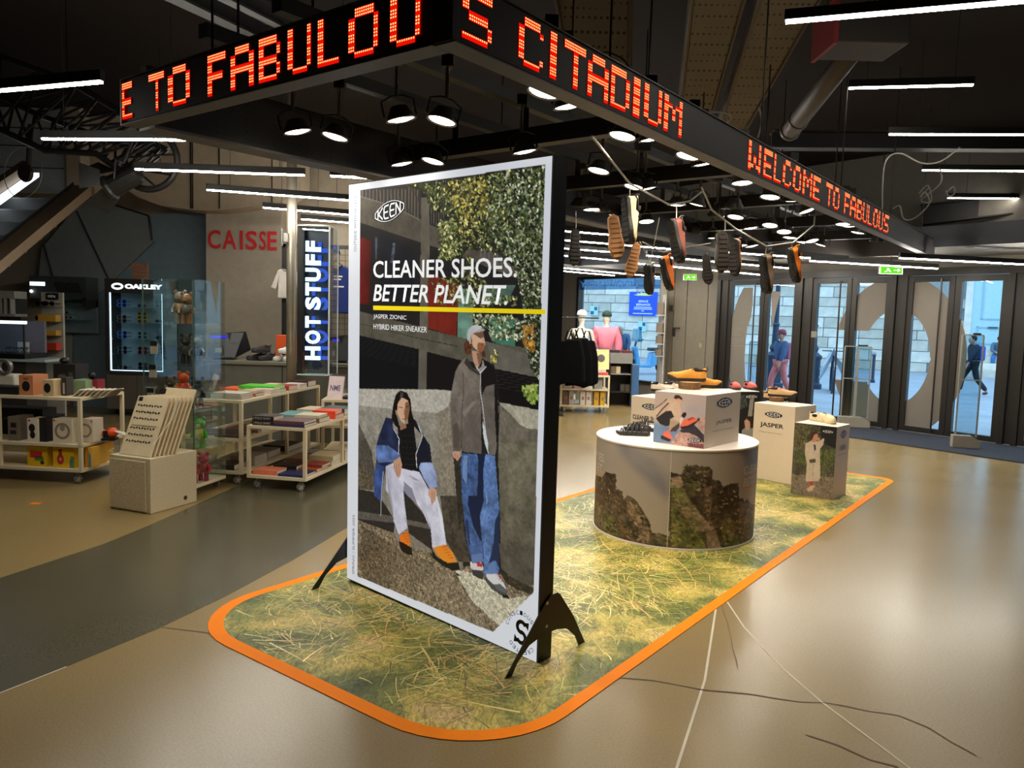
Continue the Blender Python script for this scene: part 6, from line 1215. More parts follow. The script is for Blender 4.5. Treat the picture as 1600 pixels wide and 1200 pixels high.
def carton(name,label,p,w_,d_,h_,col,yaw=0.,group=None,cat='box',art=None,top=None):
    t=thing(name,label,cat,p,yaw,group); m=MB(); m.box(0,w_,0,d_,0,h_); m.build('carton_body',M('carton_%d_%d_%d'%col,col,.6,var=.04),t,bevel=.0015)
    if top: m=MB(); m.box(.002,w_-.002,.002,d_-.002,h_,h_+.002); m.build('lid_print',M('carton_%d_%d_%d'%top,top,.6),t)
    for a in (art or []):
        kind,x,z,rx,rz_,c=a; m=MB(); mt=M('carton_ink_%d_%d_%d'%c,c,.6)
        if kind=='e': n=16; m.add([(w_*x+w_*rx*math.cos(2*math.pi*i/n),-.001,h_*z+h_*rz_*math.sin(2*math.pi*i/n)) for i in range(n)],[tuple(range(n))])
        if kind=='r': m.add([(w_*(x-rx),-.001,h_*(z-rz_)),(w_*(x+rx),-.001,h_*(z-rz_)),(w_*(x+rx),-.001,h_*(z+rz_)),(w_*(x-rx),-.001,h_*(z+rz_))],[(0,1,2,3)])
        if kind=='o': m.arc(w_*x,-.0016,h_*z,h_*rx*.7,h_*rx,0,2*math.pi,-.0006,18)
        if kind=='s': m.add([(w_+.001,d_*(x-rx),h_*(z-rz_)),(w_+.001,d_*(x+rx),h_*(z-rz_)),(w_+.001,d_*(x+rx),h_*(z+rz_)),(w_+.001,d_*(x-rx),h_*(z+rz_))],[(0,1,2,3)])
        m.build('printed_mark',mt,t)
    return t
for k,(yy,c,h_) in enumerate([(490,(196,146,50),.09),(512,(200,150,50),.07),(540,(200,60,34),.10)]): carton('gift_box','%s carton on the %s shelf of the narrow tower'%(['ochre','golden','red'][k],['second','third','fourth'][k]),Vector((A([56,67,70][k],yy).x,Y+.04,A(60,[502,524,547][k]).z)),[.24,.15,.13][k],.12,h_,c,group='cartons on the narrow tower')
# lit glass case at the left edge
gc=thing('glass_showcase','low lit glass showcase of watches at the left edge behind the near cart','showcase'); Y=9.2; A=lambda x,y:AT(x,y,9.2)
xa,xb=A(-40,530).x,A(38,530).x; z1_=A(20,506).z; z0_=A(20,553).z
for xx in (xa,xb-.015): m=MB(); m.box(xx,xx+.015,Y,Y+.02,z0_,z1_); m.build('case_edge',CABM,gc)
m=MB(); m.box(xa,xb,Y,Y+.45,z0_-.06,z0_); m.build('case_base',M('case_black',(18,18,20),.4),gc); m=MB(); m.box(xa,xb,Y+.0,Y+.06,z1_,z1_+.035); m.build('light_strip',EM('case_light',(220,235,255),2.2),gc); m=MB(); m.box(xa,xb,Y+.004,Y+.008,z0_,z1_); m.build('pane',PG,gc); m=MB(); m.box(xa,xb,Y+.40,Y+.44,z0_,z1_+.03); m.build('back_panel',M('case_back',(110,108,120),.6),gc)
m=MB(); m.box(xa,xb,Y+.02,Y+.42,.05,z0_-.08); m.build('plinth',CABM,gc); m=MB(); m.box(xa-.02,xb+.25,Y-.02,Y+.48,z0_-.09,z0_-.06); m.build('glass_top',M('pale_glass_edge',(170,190,190),.2),gc)
for k in range(6):
    c=A(3+k*6,541); t=thing('wrist_watch','%s silver watch in the row inside the lit showcase'%['first','second','third','fourth','fifth','sixth'][k],'watch',Vector((c.x,Y+.12,z0_+.001)),R_(20),'watches in the showcase'); m=MB(); m.T=Matrix.Translation((0,0,.045)); m.arc(0,-.012,0,.030,.036,0,2*math.pi,.012,16); m.build('strap',M('watch_steel',(190,190,205),.25,.9),t); m=MB(); m.T=Matrix.Translation((0,-.03,.06)); m.lathe([(.0,.0),(.02,0),(.02,.008),(0,.008)],14); m.build('dial',M('watch_dial',(30,30,44),.2),t)
m=MB(); c=A(2,533); carton('price_card','white price card standing in the lit showcase',Vector((A(2,530).x,Y+.3,z0_)),.14,.01,.13,(196,200,196),cat='card')
# white cabinet at left edge behind
t=thing('wall_box','pale box shelf with dark compartments high at the left edge','shelf'); A=lambda x,y:AT(x,y,11.5); a=A(-30,480);b=A(22,455); m=MB(); m.box(a.x,b.x,11.5,11.8,A(0,466).z,b.z); m.build('shelf_top',M('pale_shelf',(190,186,180),.6),t); m=MB(); m.box(a.x,b.x,11.6,11.8,A(0,490).z,A(0,466).z); m.build('compartment_back',M('compartment_grey',(74,74,74),.6),t)
for xx in (0,7,16): c=A(xx,478); m=MB(); m.box(c.x-.01,c.x+.01,11.5,11.6,A(0,490).z,A(0,466).z); m.build('divider',M('pale_shelf',(190,186,180)),t)
m=MB(); c=A(0,490); m.box(a.x,b.x,11.5,11.8,c.z-.04,c.z); m.build('shelf_board',M('pale_shelf',(190,186,180)),t); m=MB(); m.box(a.x+.1,b.x-.1,11.55,11.8,.0,c.z-.04); m.build('shelf_stand',M('stand_dark',(54,52,52),.6),t)
# ================================================================== cash desk
YC=9.6; cx0,cx1=AT(300,563,YC).x,AT(650,573,YC).x; ck=thing('cash_desk','long grey olive cash desk behind the book carts','counter')
m=MB(); m.box(cx0,cx1,YC,YC+.7,.0,.96); m.build('desk_body',M('desk_olive_grey',(104,102,90),.55),ck); m=MB(); m.box(cx0-.02,cx1+.02,YC-.03,YC+.72,.96,1.0); m.build('desk_top',M('desk_top_grey',(120,117,104),.4),ck,bevel=.004)
for xx in (330,441,545): c=AT(xx,600,YC); m=MB(); m.box(c.x-.006,c.x+.006,YC-.004,YC,.02,.95); m.build('panel_gap',M('joint_black',(26,26,28)),ck)
def pos(label,px):
    p=AT(px,563,YC+.25); p.z=1.001; t=thing('till_screen',label,'till',p,R_(12)); K=M('till_black',(18,18,20),.35)
    m=MB(); m.prismy([(-.14,0),(.14,0),(.10,.03),(-.10,.03)],-.10,.12); m.build('stand_foot',K,t); m=MB(); m.hexa([(-.20,-.06,.02),(.12,-.06,.02),(.12,.0,.02),(-.20,.0,.02),(-.20,.02,.34),(.22,.02,.34),(.22,.06,.34),(-.20,.06,.34)]); m.build('screen_back',K,t)
    m=MB(); m.hexa([(.12,-.02,.02),(.30,.10,.12),(.30,.13,.12),(.12,.02,.02),(.02,.0,.34),(.24,.08,.36),(.24,.11,.36),(.02,.04,.34)]); fixn(m.build('side_screen',K,t))
    m=MB(); m.box(-.17,.02,-.005,0,.27,.30); m.build('blue_display',EM('till_blue',(60,50,240),1.2),t,mat=Matrix.Translation((0,-.003,0))); m=MB(); m.box(-.12,-.02,-.075,-.07,.06,.18); m.build('card_reader',M('reader_grey',(96,92,88),.4),t); m=MB(); m.box(-.11,-.03,-.078,-.074,.09,.15); m.build('reader_screen',M('reader_screen',(170,165,155),.4),t)
pos('black till screen on the cash desk left of the black shoes',352); pos('black till screen on the cash desk behind the neon sign',527)
for k,(px,dz,yw,lab,u_) in enumerate([(404,0,200,'black shoe at the lower left of the shoes on the cash desk',(24,22,22)),(418,0,215,'black shoe at the lower right of the shoes on the cash desk',(26,24,24)),(411,.1,205,'black shoe stacked on top of the others on the cash desk',(28,26,26)),(434,0,235,'white shoe at the left on the cash desk',(224,218,210)),(447,0,240,'white shoe at the right on the cash desk',(220,214,206)),(440,.1,238,'white shoe stacked on top on the cash desk',(226,220,212))]):
    p=AT(px,565,YC+.2); shoe('sneaker',lab,onsurf(Vector((p.x+.05,p.y+.15,1.001+dz)),R_(yw+20)),u_,(40,38,36) if u_[0]<50 else (206,200,190),(60,56,54),.26,group='shoes on the cash desk')
p=AT(431,545,YC+.45); carton('shoe_box','orange shoe box behind the white shoes on the cash desk',Vector((p.x,p.y,1.001)),.22,.2,.32,(232,88,28))
# grid wall with garments
Yg=10.9; gw=thing('grid_wall','black framed wire grid wall hung with a blue sweatshirt behind the cash desk','grid wall'); A=lambda x,y:AT(x,y,Yg); a=A(440,530); b=A(700,388)
m=MB()
m.box(a.x,a.x+.05,Yg,Yg+.05,a.z,b.z); m.box(a.x,b.x,Yg,Yg+.05,b.z-.05,b.z); m.box(a.x,b.x,Yg,Yg+.05,a.z,a.z+.05); m.box(b.x-.05,b.x,Yg,Yg+.05,a.z,b.z); m.build('grid_frame',M('grid_black',(20,19,19),.5),gw)
m=MB(); m.box(a.x,a.x+.05,Yg+.01,Yg+.05,0,a.z); m.box(b.x-.05,b.x,Yg+.01,Yg+.05,0,a.z); m.build('grid_post',M('grid_black',(20,19,19)),gw)
m=MB()
for i in range(1,30): xx=a.x+i*.08; (xx<b.x) and m.tube([(xx,Yg+.03,a.z),(xx,Yg+.03,b.z)],.003,4)
for i in range(1,16): zz=a.z+i*.08; (zz<b.z) and m.tube([(a.x,Yg+.033,zz),(b.x,Yg+.033,zz)],.003,4)
o=m.build('wire_mesh',M('grid_wire',(58,54,50),.5),gw); o['kind']='stuff'
m=MB(); m.box(a.x,b.x+.3,Yg+.5,Yg+.55,0,2.9); m.build('panel_behind',M('beige_panel_behind',(150,138,120),.7),gw)
def shirt(label,px,py,Y,s,col,name='sweatshirt'):
    p=AT(px,py,Y); t=thing(name,label,'garment',p); P=[(-.08,0),(-.20,-.04),(-.36,-.42),(-.24,-.47),(-.19,-.26),(-.20,-.66),(.20,-.66),(.19,-.26),(.24,-.47),(.36,-.42),(.20,-.04),(.08,0),(0,-.05)]
    m=MB(); m.prismy([(x*s,z*s) for x,z in P],-.04,.03); m.build('garment_body',M('cloth_%d_%d_%d'%col,col,.85,bump=.4,scale=12),t,bevel=.02); m=MB(); m.tube([(-.10*s,0,.0),(0,0,.06*s),(.10*s,0,0)],.006,6); m.tube([(0,0,.06*s),(0,.02,.12*s)],.004,6); m.build('hanger',M('grid_black',(20,19,19)),t); m=MB(); m.tube([(-.09*s,-.035,0),(-.04*s,-.045,-.05*s),(.04*s,-.045,-.05*s),(.09*s,-.035,0)],.012*s,6); m.build('neckband',M('cloth_%d_%d_%d'%tuple(c//2 for c in col),tuple(c//2 for c in col),.9),t); return t
s_=shirt('royal blue printed sweatshirt hanging on the wire grid',525,415,10.82,1.0,(24,48,120)); m=MB()
for k,(zz,l) in enumerate([(-.16,.12),(-.2,.10),(-.30,.14)]): m.box(-.02,-.02+l,-.045,-.041,zz,zz+.02)
m.build('printed_words',WP,s_)
shirt('white printed tee shirt hanging at the left of the wire grid',449,420,10.82,.62,(206,200,190),'tee_shirt')
p=AT(521,396,10.8); t=thing('baseball_cap','royal blue cap hanging above the sweatshirt','cap',p); m=MB(); m.lathe([(.0,.11),(.06,.09),(.10,.0)],14); m.build('cap_crown',M('cap_blue',(24,44,112),.8),t,smooth=True); m=MB(); m.prism([(-.08,-.08),(.08,-.08),(.06,-.18),(-.06,-.18)],-.005,.005); m.build('cap_visor',M('cap_blue',(24,44,112)),t)
# pole and neon sign
Yp=9.35; A=lambda x,y:AT(x,y,Yp); a=A(455,600); pl=thing('steel_pole','tall silver pole with a clamp in front of the cash desk','pole',(a.x,Yp,0)); m=MB(); m.lathe([(.06,0),(.06,CEIL+.02)],16); m.build('pole_tube',M('pole_satin',(176,166,150),.35,.6),pl,smooth=True); m=MB(); m.lathe([(.13,0),(.13,.02),(.07,.03)],16); m.build('pole_foot',M('pole_satin',(176,166,150)),pl)
m=MB(); c=A(450,372); m.box(-.11,-.02,-.09,.09,c.z-.05,c.z+.05); m.tube([(-.09,-.10,c.z+.1),(-.09,-.10,c.z-.1)],.018,8); m.build('clamp',M('clamp_steel',(150,146,140),.35,.8),pl)
Yn=8.9; A=lambda x,y:AT(x,y,Yn); xa,xb,xd=A(468,470).x,A(480,470).x,A(517,470).x; z1_=A(490,355).z; z0_=A(490,584).z
ns=thing('neon_sign','vertical lit sign reading HOT STUFF in a clear acrylic box','sign')
m=MB(); m.box(xa-.02,xa+.06,Yn-.03,Yn+.12,z0_,z1_); m.build('black_spine',M('sign_black',(14,14,15)),ns); m=MB(); m.box(xa+.06,xd+.0,Yn+.08,Yn+.09,z0_,z1_); m.build('back_plate',M('smoke_plate',(34,40,58),.3),ns)
AC=GLASS('acrylic',(246,250,252),.25)
m=MB(); m.box(xa+.06,xd,Yn-.10,Yn-.095,z0_,z1_); m.build('acrylic_front',AC,ns); m=MB(); m.box(xd,xd+.006,Yn-.10,Yn+.30,z0_,z1_); m.build('acrylic_side',AC,ns); m=MB(); m.box(xa,xd,Yn-.10,Yn+.09,z1_,z1_+.012); m.box(xa,xd,Yn-.10,Yn+.09,z0_-.012,z0_); m.build('acrylic_edge',M('acrylic_edge_white',(220,228,230),.2),ns); m=MB(); m.box(xd-.004,xd+.012,Yn-.108,Yn-.094,z0_,z1_); m.box(xd+.05,xd+.06,Yn+.1,Yn+.11,z0_,z1_); m.build('acrylic_corner',M('acrylic_edge_white',(220,228,230)),ns)
NE=EM('neon_letter_white',(205,238,255),2.6); ND=EM('neon_letter_blue',(70,110,235),.9)
for ch,(ya,yb_) in zip('HOTSTUFF',[(562,541),(537,516),(512,494),(484,464),(462,442),(440,419),(415,398),(394,377)]):
    za,zb_=A(490,ya).z,A(490,yb_).z; text(ch,NE,ns,A(479,500).x,za,A(503,500).x-A(479,500).x,zb_-za,y=Yn-.05,rot=1,bold=.05,ext=.01,name='neon_letter')
    text(ch,ND,ns,A(485,500).x,za,A(511,500).x-A(485,500).x,zb_-za,y=Yn+.06,rot=1,bold=.04,ext=.004,name='neon_letter_back')  # rear blue layer of the acrylic letters
# ================================================================== carts
CTM=M('cart_cream_metal',(224,208,176),.45,var=.03)
def cart(label,FRc,yaw,w_,d_,zs,mid=(),post=.03,wheels=True,name='display_cart'):
    """origin: front right corner on the floor, local x to the left is negative, y to the back"""
    t=thing(name,label,'cart',FRc,yaw); z0=zs[0]; z1=zs[-1]
    for z in zs: m=MB(); m.box(-w_,0,0,d_,z-.028,z); m.build('shelf',CTM,t,bevel=.002)
    for x,y in [(-w_,0),(-post,0),(-w_,d_-post),(-post,d_-post)]+list(mid): m=MB(); m.box(x,x+post,y,y+post,z0,z1-.028); m.build('post',CTM,t)
    for x,y in [(-w_+.08,.06),(-.08,.06),(-w_+.08,d_-.06),(-.08,d_-.06)]:
        wt=MB(); wt.lathe([(.036,-.013),(.042,-.008),(.042,.008),(.036,.013)],16); o=wt.build('castor_wheel',M('castor_grey',(120,116,110),.5),t,mat=Matrix.Translation((x,y,.042))@Matrix.Rotation(R_(70),4,'Z')@Matrix.Rotation(math.pi/2,4,'X'))
        m=MB(); m.lathe([(.0,-.0145),(.016,-.0145),(.016,.0145),(0,.0145)],10)
        for q in range(5): an=2*math.pi*q/5; m.T=Matrix.Rotation(an,4,'Z'); m.box(.012,.034,-.004,.004,-.0142,.0142); m.T=None
        m.build('wheel_hub',M('hub_pale',(200,196,188),.4),o)
        m=MB(); m.box(x-.03,x+.03,y-.022,y+.022,z0-.036,z0-.028); m.tube([(x,y-.02,z0-.03),(x,y-.02,.042)],.007,6); m.tube([(x,y+.02,z0-.03),(x,y+.02,.042)],.007,6); m.build('castor_fork',M('fork_steel',(150,146,140),.4,.7),t)
    return t
# near left cart with boxes
C1=Vector((-3.915,6.97,0)); y1=R_(-6); c1=cart('cream metal cart of headphone boxes and gadgets at the left edge',C1,y1,1.35,.66,[.14,.37,.80],mid=[(-.83,0)])
def on1(x,y,z): return Matrix.Translation(C1)@Matrix.Rotation(y1,4,'Z')@Vector((x,y,z))
def px1(px,zsh,y=.05): # local x on the cart for a pixel column at depth y
    lo_,hi_=-1.5,.1
    for _ in range(30):
        c=(lo_+hi_)/2
        if PR(*on1(c,y,zsh))[0]<px: lo_=c
        else: hi_=c
    return lo_
def box1(name,label,px0,px1_,zsh,y,h_,d_,col,art=None,**k):
    a=px1(px0,zsh,y); b=px1(px1_,zsh,y); return carton(name,label,on1(a,y,zsh+.001),b-a,d_,h_,col,y1,group='boxes on the gadget cart',art=art,**k)
KB=(22,20,20)
box1('speaker_box','copper orange box with a black speaker picture on the cart top',30,52,.80,.05,.185,.2,(196,128,86),[('e',.5,.45,.28,.26,KB),('r',.5,.82,.18,.04,(120,70,50))])
box1('speaker_box','kraft box with a dark speaker picture on the cart top',67,84,.80,.04,.15,.18,(206,178,138),[('e',.42,.5,.32,.3,KB)])
box1('flat_box','flat black box at the left end of the cart top',-25,28,.80,.04,.07,.2,(20,19,20))
box1('bottle_box','narrow dark box beside the kraft box on the cart top',96,104,.80,.12,.17,.1,(54,46,42),[('r',.5,.4,.2,.3,(170,160,150))])
box1('gadget_box','long black box with small white marks at the back of the cart top',84,118,.80,.40,.27,.2,(26,24,24),[('e',.4,.55,.2,.1,(90,84,78)),('r',.8,.6,.1,.12,(80,76,70))])
box1('gadget_box','sage green box at the back of the cart top',110,134,.80,.30,.13,.2,(128,150,112)); box1('gadget_box','dark red box at the back corner of the cart top',136,152,.80,.40,.13,.12,(128,26,40),[('r',.6,.3,.22,.2,(220,200,200))])
p=on1(px1(144,.8,.45),.45,.80+.132); m=MB(); m.ball((p.x,p.y,p.z+.035),.035,n=12,k=8); tag(m.build('mini_speaker',M('gadget_black',(20,19,20),.4),smooth=True),'small black ball speaker on the dark red box','speaker')
p=on1(px1(102,.8,.45),.45,.80+.272); m=MB(); m.ball((p.x,p.y,p.z+.03),.045,.045,.03,12,8); tag(m.build('mini_speaker',M('gadget_black',(20,19,20)),smooth=True),'small black dome speaker on the long black box','speaker')
p=on1(px1(7,.8,.3),.3,.801); t=thing('fan_lamp','pale retro desk device with a round grille on the cart top','device',p,y1); m=MB(); m.box(-.08,.10,0,.14,0,.16); m.build('device_body',M('device_cream',(196,190,176),.5),t,bevel=.02); m=MB(); m.arc(0,-.01,.23,.05,.075,0,2*math.pi,.03,20); m.build('round_grille',M('grille_grey',(120,116,110),.4,.4),t); m=MB(); m.tube([(0,.01,.15),(0,.01,.17)],.02,8); m.build('grille_neck',M('grille_grey',(120,116,110)),t)
for k in range(9):
    xx=px1(112+k*6.6,.8,.10); t=thing('folded_case','%s white folded case in the leaning row on the cart top'%['first','second','third','fourth','fifth','sixth','seventh','eighth','ninth'][k],'case',on1(xx,.10+.015*k,.801),y1,'leaning row of folded cases'); m=MB(); m.T=Matrix.Rotation(R_(48),4,'Y'); m.box(0,.012,0,.16,0,.10); m.build('case_shell',M('case_white',(206,192,172),.5),t,bevel=.003); m=MB(); m.T=Matrix.Rotation(R_(48),4,'Y'); m.box(-.002,0,.02,.14,.015,.085); m.build('case_front',M('case_brown',(110,80,62),.6),t)
Z=.37
box1('gadget_box','grey brown box with cable pictures on the middle shelf',13,29,Z,.05,.225,.2,(116,104,92),[('r',.55,.65,.28,.1,KB),('r',.5,.35,.3,.08,KB)])
box1('headphone_box','narrow white box with a black earphone picture on the middle shelf',43,59.5,Z,.04,.215,.16,(222,210,192),[('e',.45,.6,.3,.18,KB),('e',.5,.3,.25,.16,KB),('r',.2,.92,.12,.04,(200,60,40))])
box1('gadget_box','black box beside the narrow white one on the middle shelf',60.5,73,Z,.06,.22,.16,(24,22,23))
box1('headphone_box','large cream headphone box with a ring picture on the middle shelf',83,113,Z,.04,.225,.13,(224,208,184),[('o',.5,.5,.34,0,(140,126,110)),('e',.5,.62,.14,.12,(150,136,118)),('r',.08,.93,.05,.04,(200,60,40))])
box1('headphone_box','second cream headphone box behind the cart post',128,146,Z,.14,.22,.15,(220,204,180),[('o',.3,.5,.3,0,(146,132,116)),('r',.85,.9,.06,.04,(200,60,40))])
box1('gadget_box','long black box at the back of the middle shelf',-20,67,Z,.36,.26,.2,(26,25,27),[('r',.7,.7,.05,.06,(120,118,116)),('r',.4,.6,.1,.04,(70,70,72))])
p=on1(px1(158,Z,.3),.3,Z+.001); t=thing('toy_speaker','red and orange toy device with white prongs on the middle shelf','toy',p,y1+.3); RDD=M('toy_red',(220,66,30),.5)
m=MB(); m.ball((0,0,.06),.05,n=14,k=8); m.build('toy_body',RDD,t,smooth=True); m=MB(); m.ball((.10,0,.07),.055,.05,.05,14,8); m.build('toy_body',M('toy_orange_red',(232,84,30),.5),t,smooth=True); m=MB(); m.box(.03,.07,-.04,.04,.03,.09); m.build('toy_joint',M('gadget_black',(20,19,20)),t)
m=MB(); [m.tube([(.13,-.04+.02*q,.09),(.24,-.06+.03*q,.045)],.006,6) for q in range(4)]; m.build('toy_prong',M('prong_white',(220,214,204),.5),t); m=MB(); m.box(-.06,.14,-.06,.06,0,.02); m.build('toy_base',M('gadget_black',(20,19,20)),t)
Z=.14; rb=[(220,70,50),(240,150,40),(240,210,40),(90,170,90),(80,110,190)]
box1('toy_box','yellow box with a red and green printed toy on the bottom shelf',43,74,Z,.05,.185,.2,(240,196,20),[('r',.45,.6,.3,.16,(214,50,50)),('r',.6,.4,.22,.1,(60,150,70)),('e',.75,.2,.1,.1,(60,50,30))])
box1('toy_box','yellow box with a red figure and rainbow corner on the bottom shelf',83,116,Z,.04,.19,.22,(238,190,18),[('e',.36,.42,.16,.26,(206,40,44)),('e',.36,.42,.07,.11,(240,220,200)),('r',.36,.78,.08,.14,(150,60,40)),('r',.92,.3,.08,.28,(90,150,90)),('r',.84,.22,.05,.2,(80,120,190))])
for k in range(3): box1('toy_box','%s rainbow sided box behind the right post on the bottom shelf'%['front','middle','rear'][k],133+k*11.5,143+k*11.5,Z,.10+.15*k,.19,.12,(226,170,60),[('r',.62,.4,.1,.4,(90,170,90)),('r',.8,.34,.1,.33,(80,120,190)),('r',.45,.5,.08,.48,(236,110,50))])
# stone plinth with card rack
PL=Vector((-3.255,6.195,0)); PRr=Vector((-2.845,6.03,0)); ex_=(PRr-PL).normalized(); pw=(PRr-PL).length; pm=frame(PL,ex_)
def GRAN():
    m=M('speckled_terrazzo',(206,190,156),.7,var=.22,scale=120,detail=2,bump=.1); return m
pt=thing('stone_plinth','speckled cream stone block plinth standing on the floor','plinth',mat=pm); m=MB(); m.box(0,pw,0,.49,0,.445); m.build('stone_block',GRAN(),pt,bevel=.006); m=MB(); m.box(.012,pw-.04,-.012,0,.012,.42); m.build('front_slab',GRAN(),pt,bevel=.008); m=MB(); m.T=Matrix.Translation((pw+.001,.36,.06))@Matrix.Rotation(math.pi/2,4,'Y'); m.lathe([(.0,0),(.018,0),(.018,.004),(0,.004)],12); m.build('drill_hole',M('hole_dark',(70,56,40),.8),pt)
cr_=thing('card_rack','rack of slanted cream display boards covered in dark sunglasses pins on the stone plinth','display board',mat=pm@Matrix.Translation((.06,.02,.446)))
CBM=M('card_cream',(226,206,168),.6); lean=R_(-20)
for k in range(7):
    m=MB(); m.box(0,.335,-.008,.008,0,.50 if k<6 else .56); mt=Matrix.Translation((.0+.008*k,.03+.036*k,0))@Matrix.Rotation(R_(-24),4,'X')@Matrix.Shear('XY',4,(.0,.0)); o=m.build('card_board',CBM,cr_,mat=mt,bevel=.002)
    if k==0:
        pins=MB()
        for r in range(6):
            zz=.42-.056*r-(.025 if r>2 else 0)
            for q in range(9): xx=.04+.03*q; pins.ball((xx-.005,-.010,zz),.0055,.004,.009,7,4); pins.ball((xx+.005,-.010,zz+.004*(-1)**q),.005,.004,.007,7,4)
        pp_=pins.build('sunglasses_pins',M('pin_brown_black',(48,30,24),.4),o); pp_['kind']='stuff'
        m=MB(); m.box(.03,.30,-.010,-.0085,.245,.252); m.build('printed_line',M('print_grey_brown',(150,130,104),.6),o); m=MB(); m.box(.02,.06,-.012,-.0085,.455,.49); m.build('black_tag',M('tag_black',(24,22,22),.5),o)
    if k==6: m=MB(); m.box(-.05,.02,-.012,-.0085,.50,.545); m.build('black_tag',M('tag_black',(24,22,22)),o)
m=MB(); m.tube([(.345,.05,.10),(.375,.22,.30),(.385,.27,.44)],.004,6); m.build('elastic_cord',M('cord_white',(232,224,206),.6),cr_); m=MB(); m.tube([(-.01,-.02,.05),(-.04,-.04,.03),(.0,-.03,.02)],.003,6); m.build('elastic_cord',M('cord_white',(232,224,206)),cr_)
for k,(px,py) in enumerate([(240,535),(238,572),(235,608)]):
    p=AT(px,py,6.75); t=thing('hang_tag_pack','%s of the three hanging packs with black headers beside the glass cabinet'%['top','middle','bottom'][k],'pack',p,group='hanging packs'); m=MB(); m.box(-.03,.03,0,.02,-.10,0); m.build('pack_card',M('pack_pink_grey',(176,160,148),.5),t); m=MB(); m.box(-.03,.03,-.003,.0,-.03,.01); m.build('pack_header',M('tag_black',(24,22,22)),t)
# glass cabinet of toy figures
GF=Vector((-2.735,6.62,0)); GB=Vector((-2.635,7.08,0)); gy=(GB-GF).normalized(); gx=Vector((gy.y,-gy.x,0)); gd=(GB-GF).length; gmx=frame(GF,gx); gw_=.50; gzt=1.88
gb=thing('glass_cabinet','tall clear glass cabinet of glossy toy figures on a cream wheeled base','cabinet',mat=gmx)
m=MB(); m.box(-gw_,0,0,gd,.075,.105); m.build('base_plate',CTM,gb,bevel=.003)
CG=GLASS('cabinet_glass',(250,253,251),.22)
for nm,b in (('glass_front',(-gw_,0,0,.006)),('glass_back',(-gw_,0,gd-.006,gd)),('glass_side',(-.006,0,.006,gd-.006)),('glass_side',(-gw_,-gw_+.006,.006,gd-.006))): m=MB(); m.box(b[0],b[1],b[2],b[3],.105,gzt); m.build(nm,CG,gb)
m=MB(); m.box(-gw_,0,0,gd,gzt,gzt+.008); m.build('glass_top',CG,gb)
def zat(px,py,y=.2): q=gmx@Vector((-.1,y,0)); return AT(px,py,q.y).z
shz=[zat(300,y) for y in (506,569,635,697)]
for z in shz: m=MB(); m.box(-gw_+.008,-.008,.01,gd-.01,z-.008,z); m.build('shelf',CG,gb)
for x in (-.008,-gw_+.004): m=MB(); m.box(x-.004,x+.006,.0-.002,.004,.105,gzt); m.build('corner_edge',M('green_glass_edge',(70,92,84),.2),gb)
for x,y in [(-.06,.06),(-gw_+.06,.06),(-.06,gd-.06)]: m=MB(); m.lathe([(.028,-.01),(.034,-.006),(.034,.006),(.028,.01)],12); m.build('castor_wheel',M('castor_grey',(120,116,110)),gb,mat=Matrix.Translation((x,y,.036))@Matrix.Rotation(math.pi/2,4,'X')); m=MB(); m.box(x-.02,x+.02,y-.015,y+.015,.065,.075); m.build('castor_fork',M('fork_steel',(150,146,140)),gb)
def bear(label,x,y,z,h,c1,c2,yaw=0.):
    t=thing('toy_figure',label,'figurine',mat=gmx@Matrix.Translation((x,y,z+.001))@Matrix.Rotation(yaw,4,'Z'),group='glossy toy figures in the glass cabinet'); a=M('toy_%d_%d_%d'%c1,c1,.2,scale=30,var=.2); b=M('toy_%d_%d_%d'%c2,c2,.2); k=h/.28
    m=MB(); m.lathe([(.0,.085*k),(.035*k,.085*k),(.045*k,.11*k),(.04*k,.16*k),(.02*k,.172*k),(0,.172*k)],14); m.build('torso',b,t,smooth=True)
    m=MB(); m.ball((0,0,.215*k),.052*k,.048*k,.048*k,16,10); hd=m.build('head',a,t,smooth=True)
    for s in (-1,1):
        m=MB(); m.ball((s*.038*k,0,.262*k),.018*k,.010*k,.018*k,10,6); m.build('ear',a,hd); m=MB(); m.tube([(s*.035*k,0,.16*k),(s*.06*k,-.01*k,.12*k),(s*.058*k,-.02*k,.09*k)],[.016*k,.016*k,.015*k],8); m.build('arm',a,t); m=MB(); m.lathe([(.024*k,0),(.024*k,.01*k),(.02*k,.085*k),(0,.09*k)],10,(s*.026*k,0,0)); m.build('leg',a,t)
    m=MB(); m.ball((0,-.044*k,.205*k),.02*k,.014*k,.014*k,10,6); m.build('muzzle',b,hd)
def gx_(px,z,y):
    lo_,hi_=-.6,.1
    for _ in range(30):
        c=(lo_+hi_)/2
        if PR(*(gmx@Vector((c,y,z))))[0]<px: lo_=c
        else: hi_=c
    return lo_
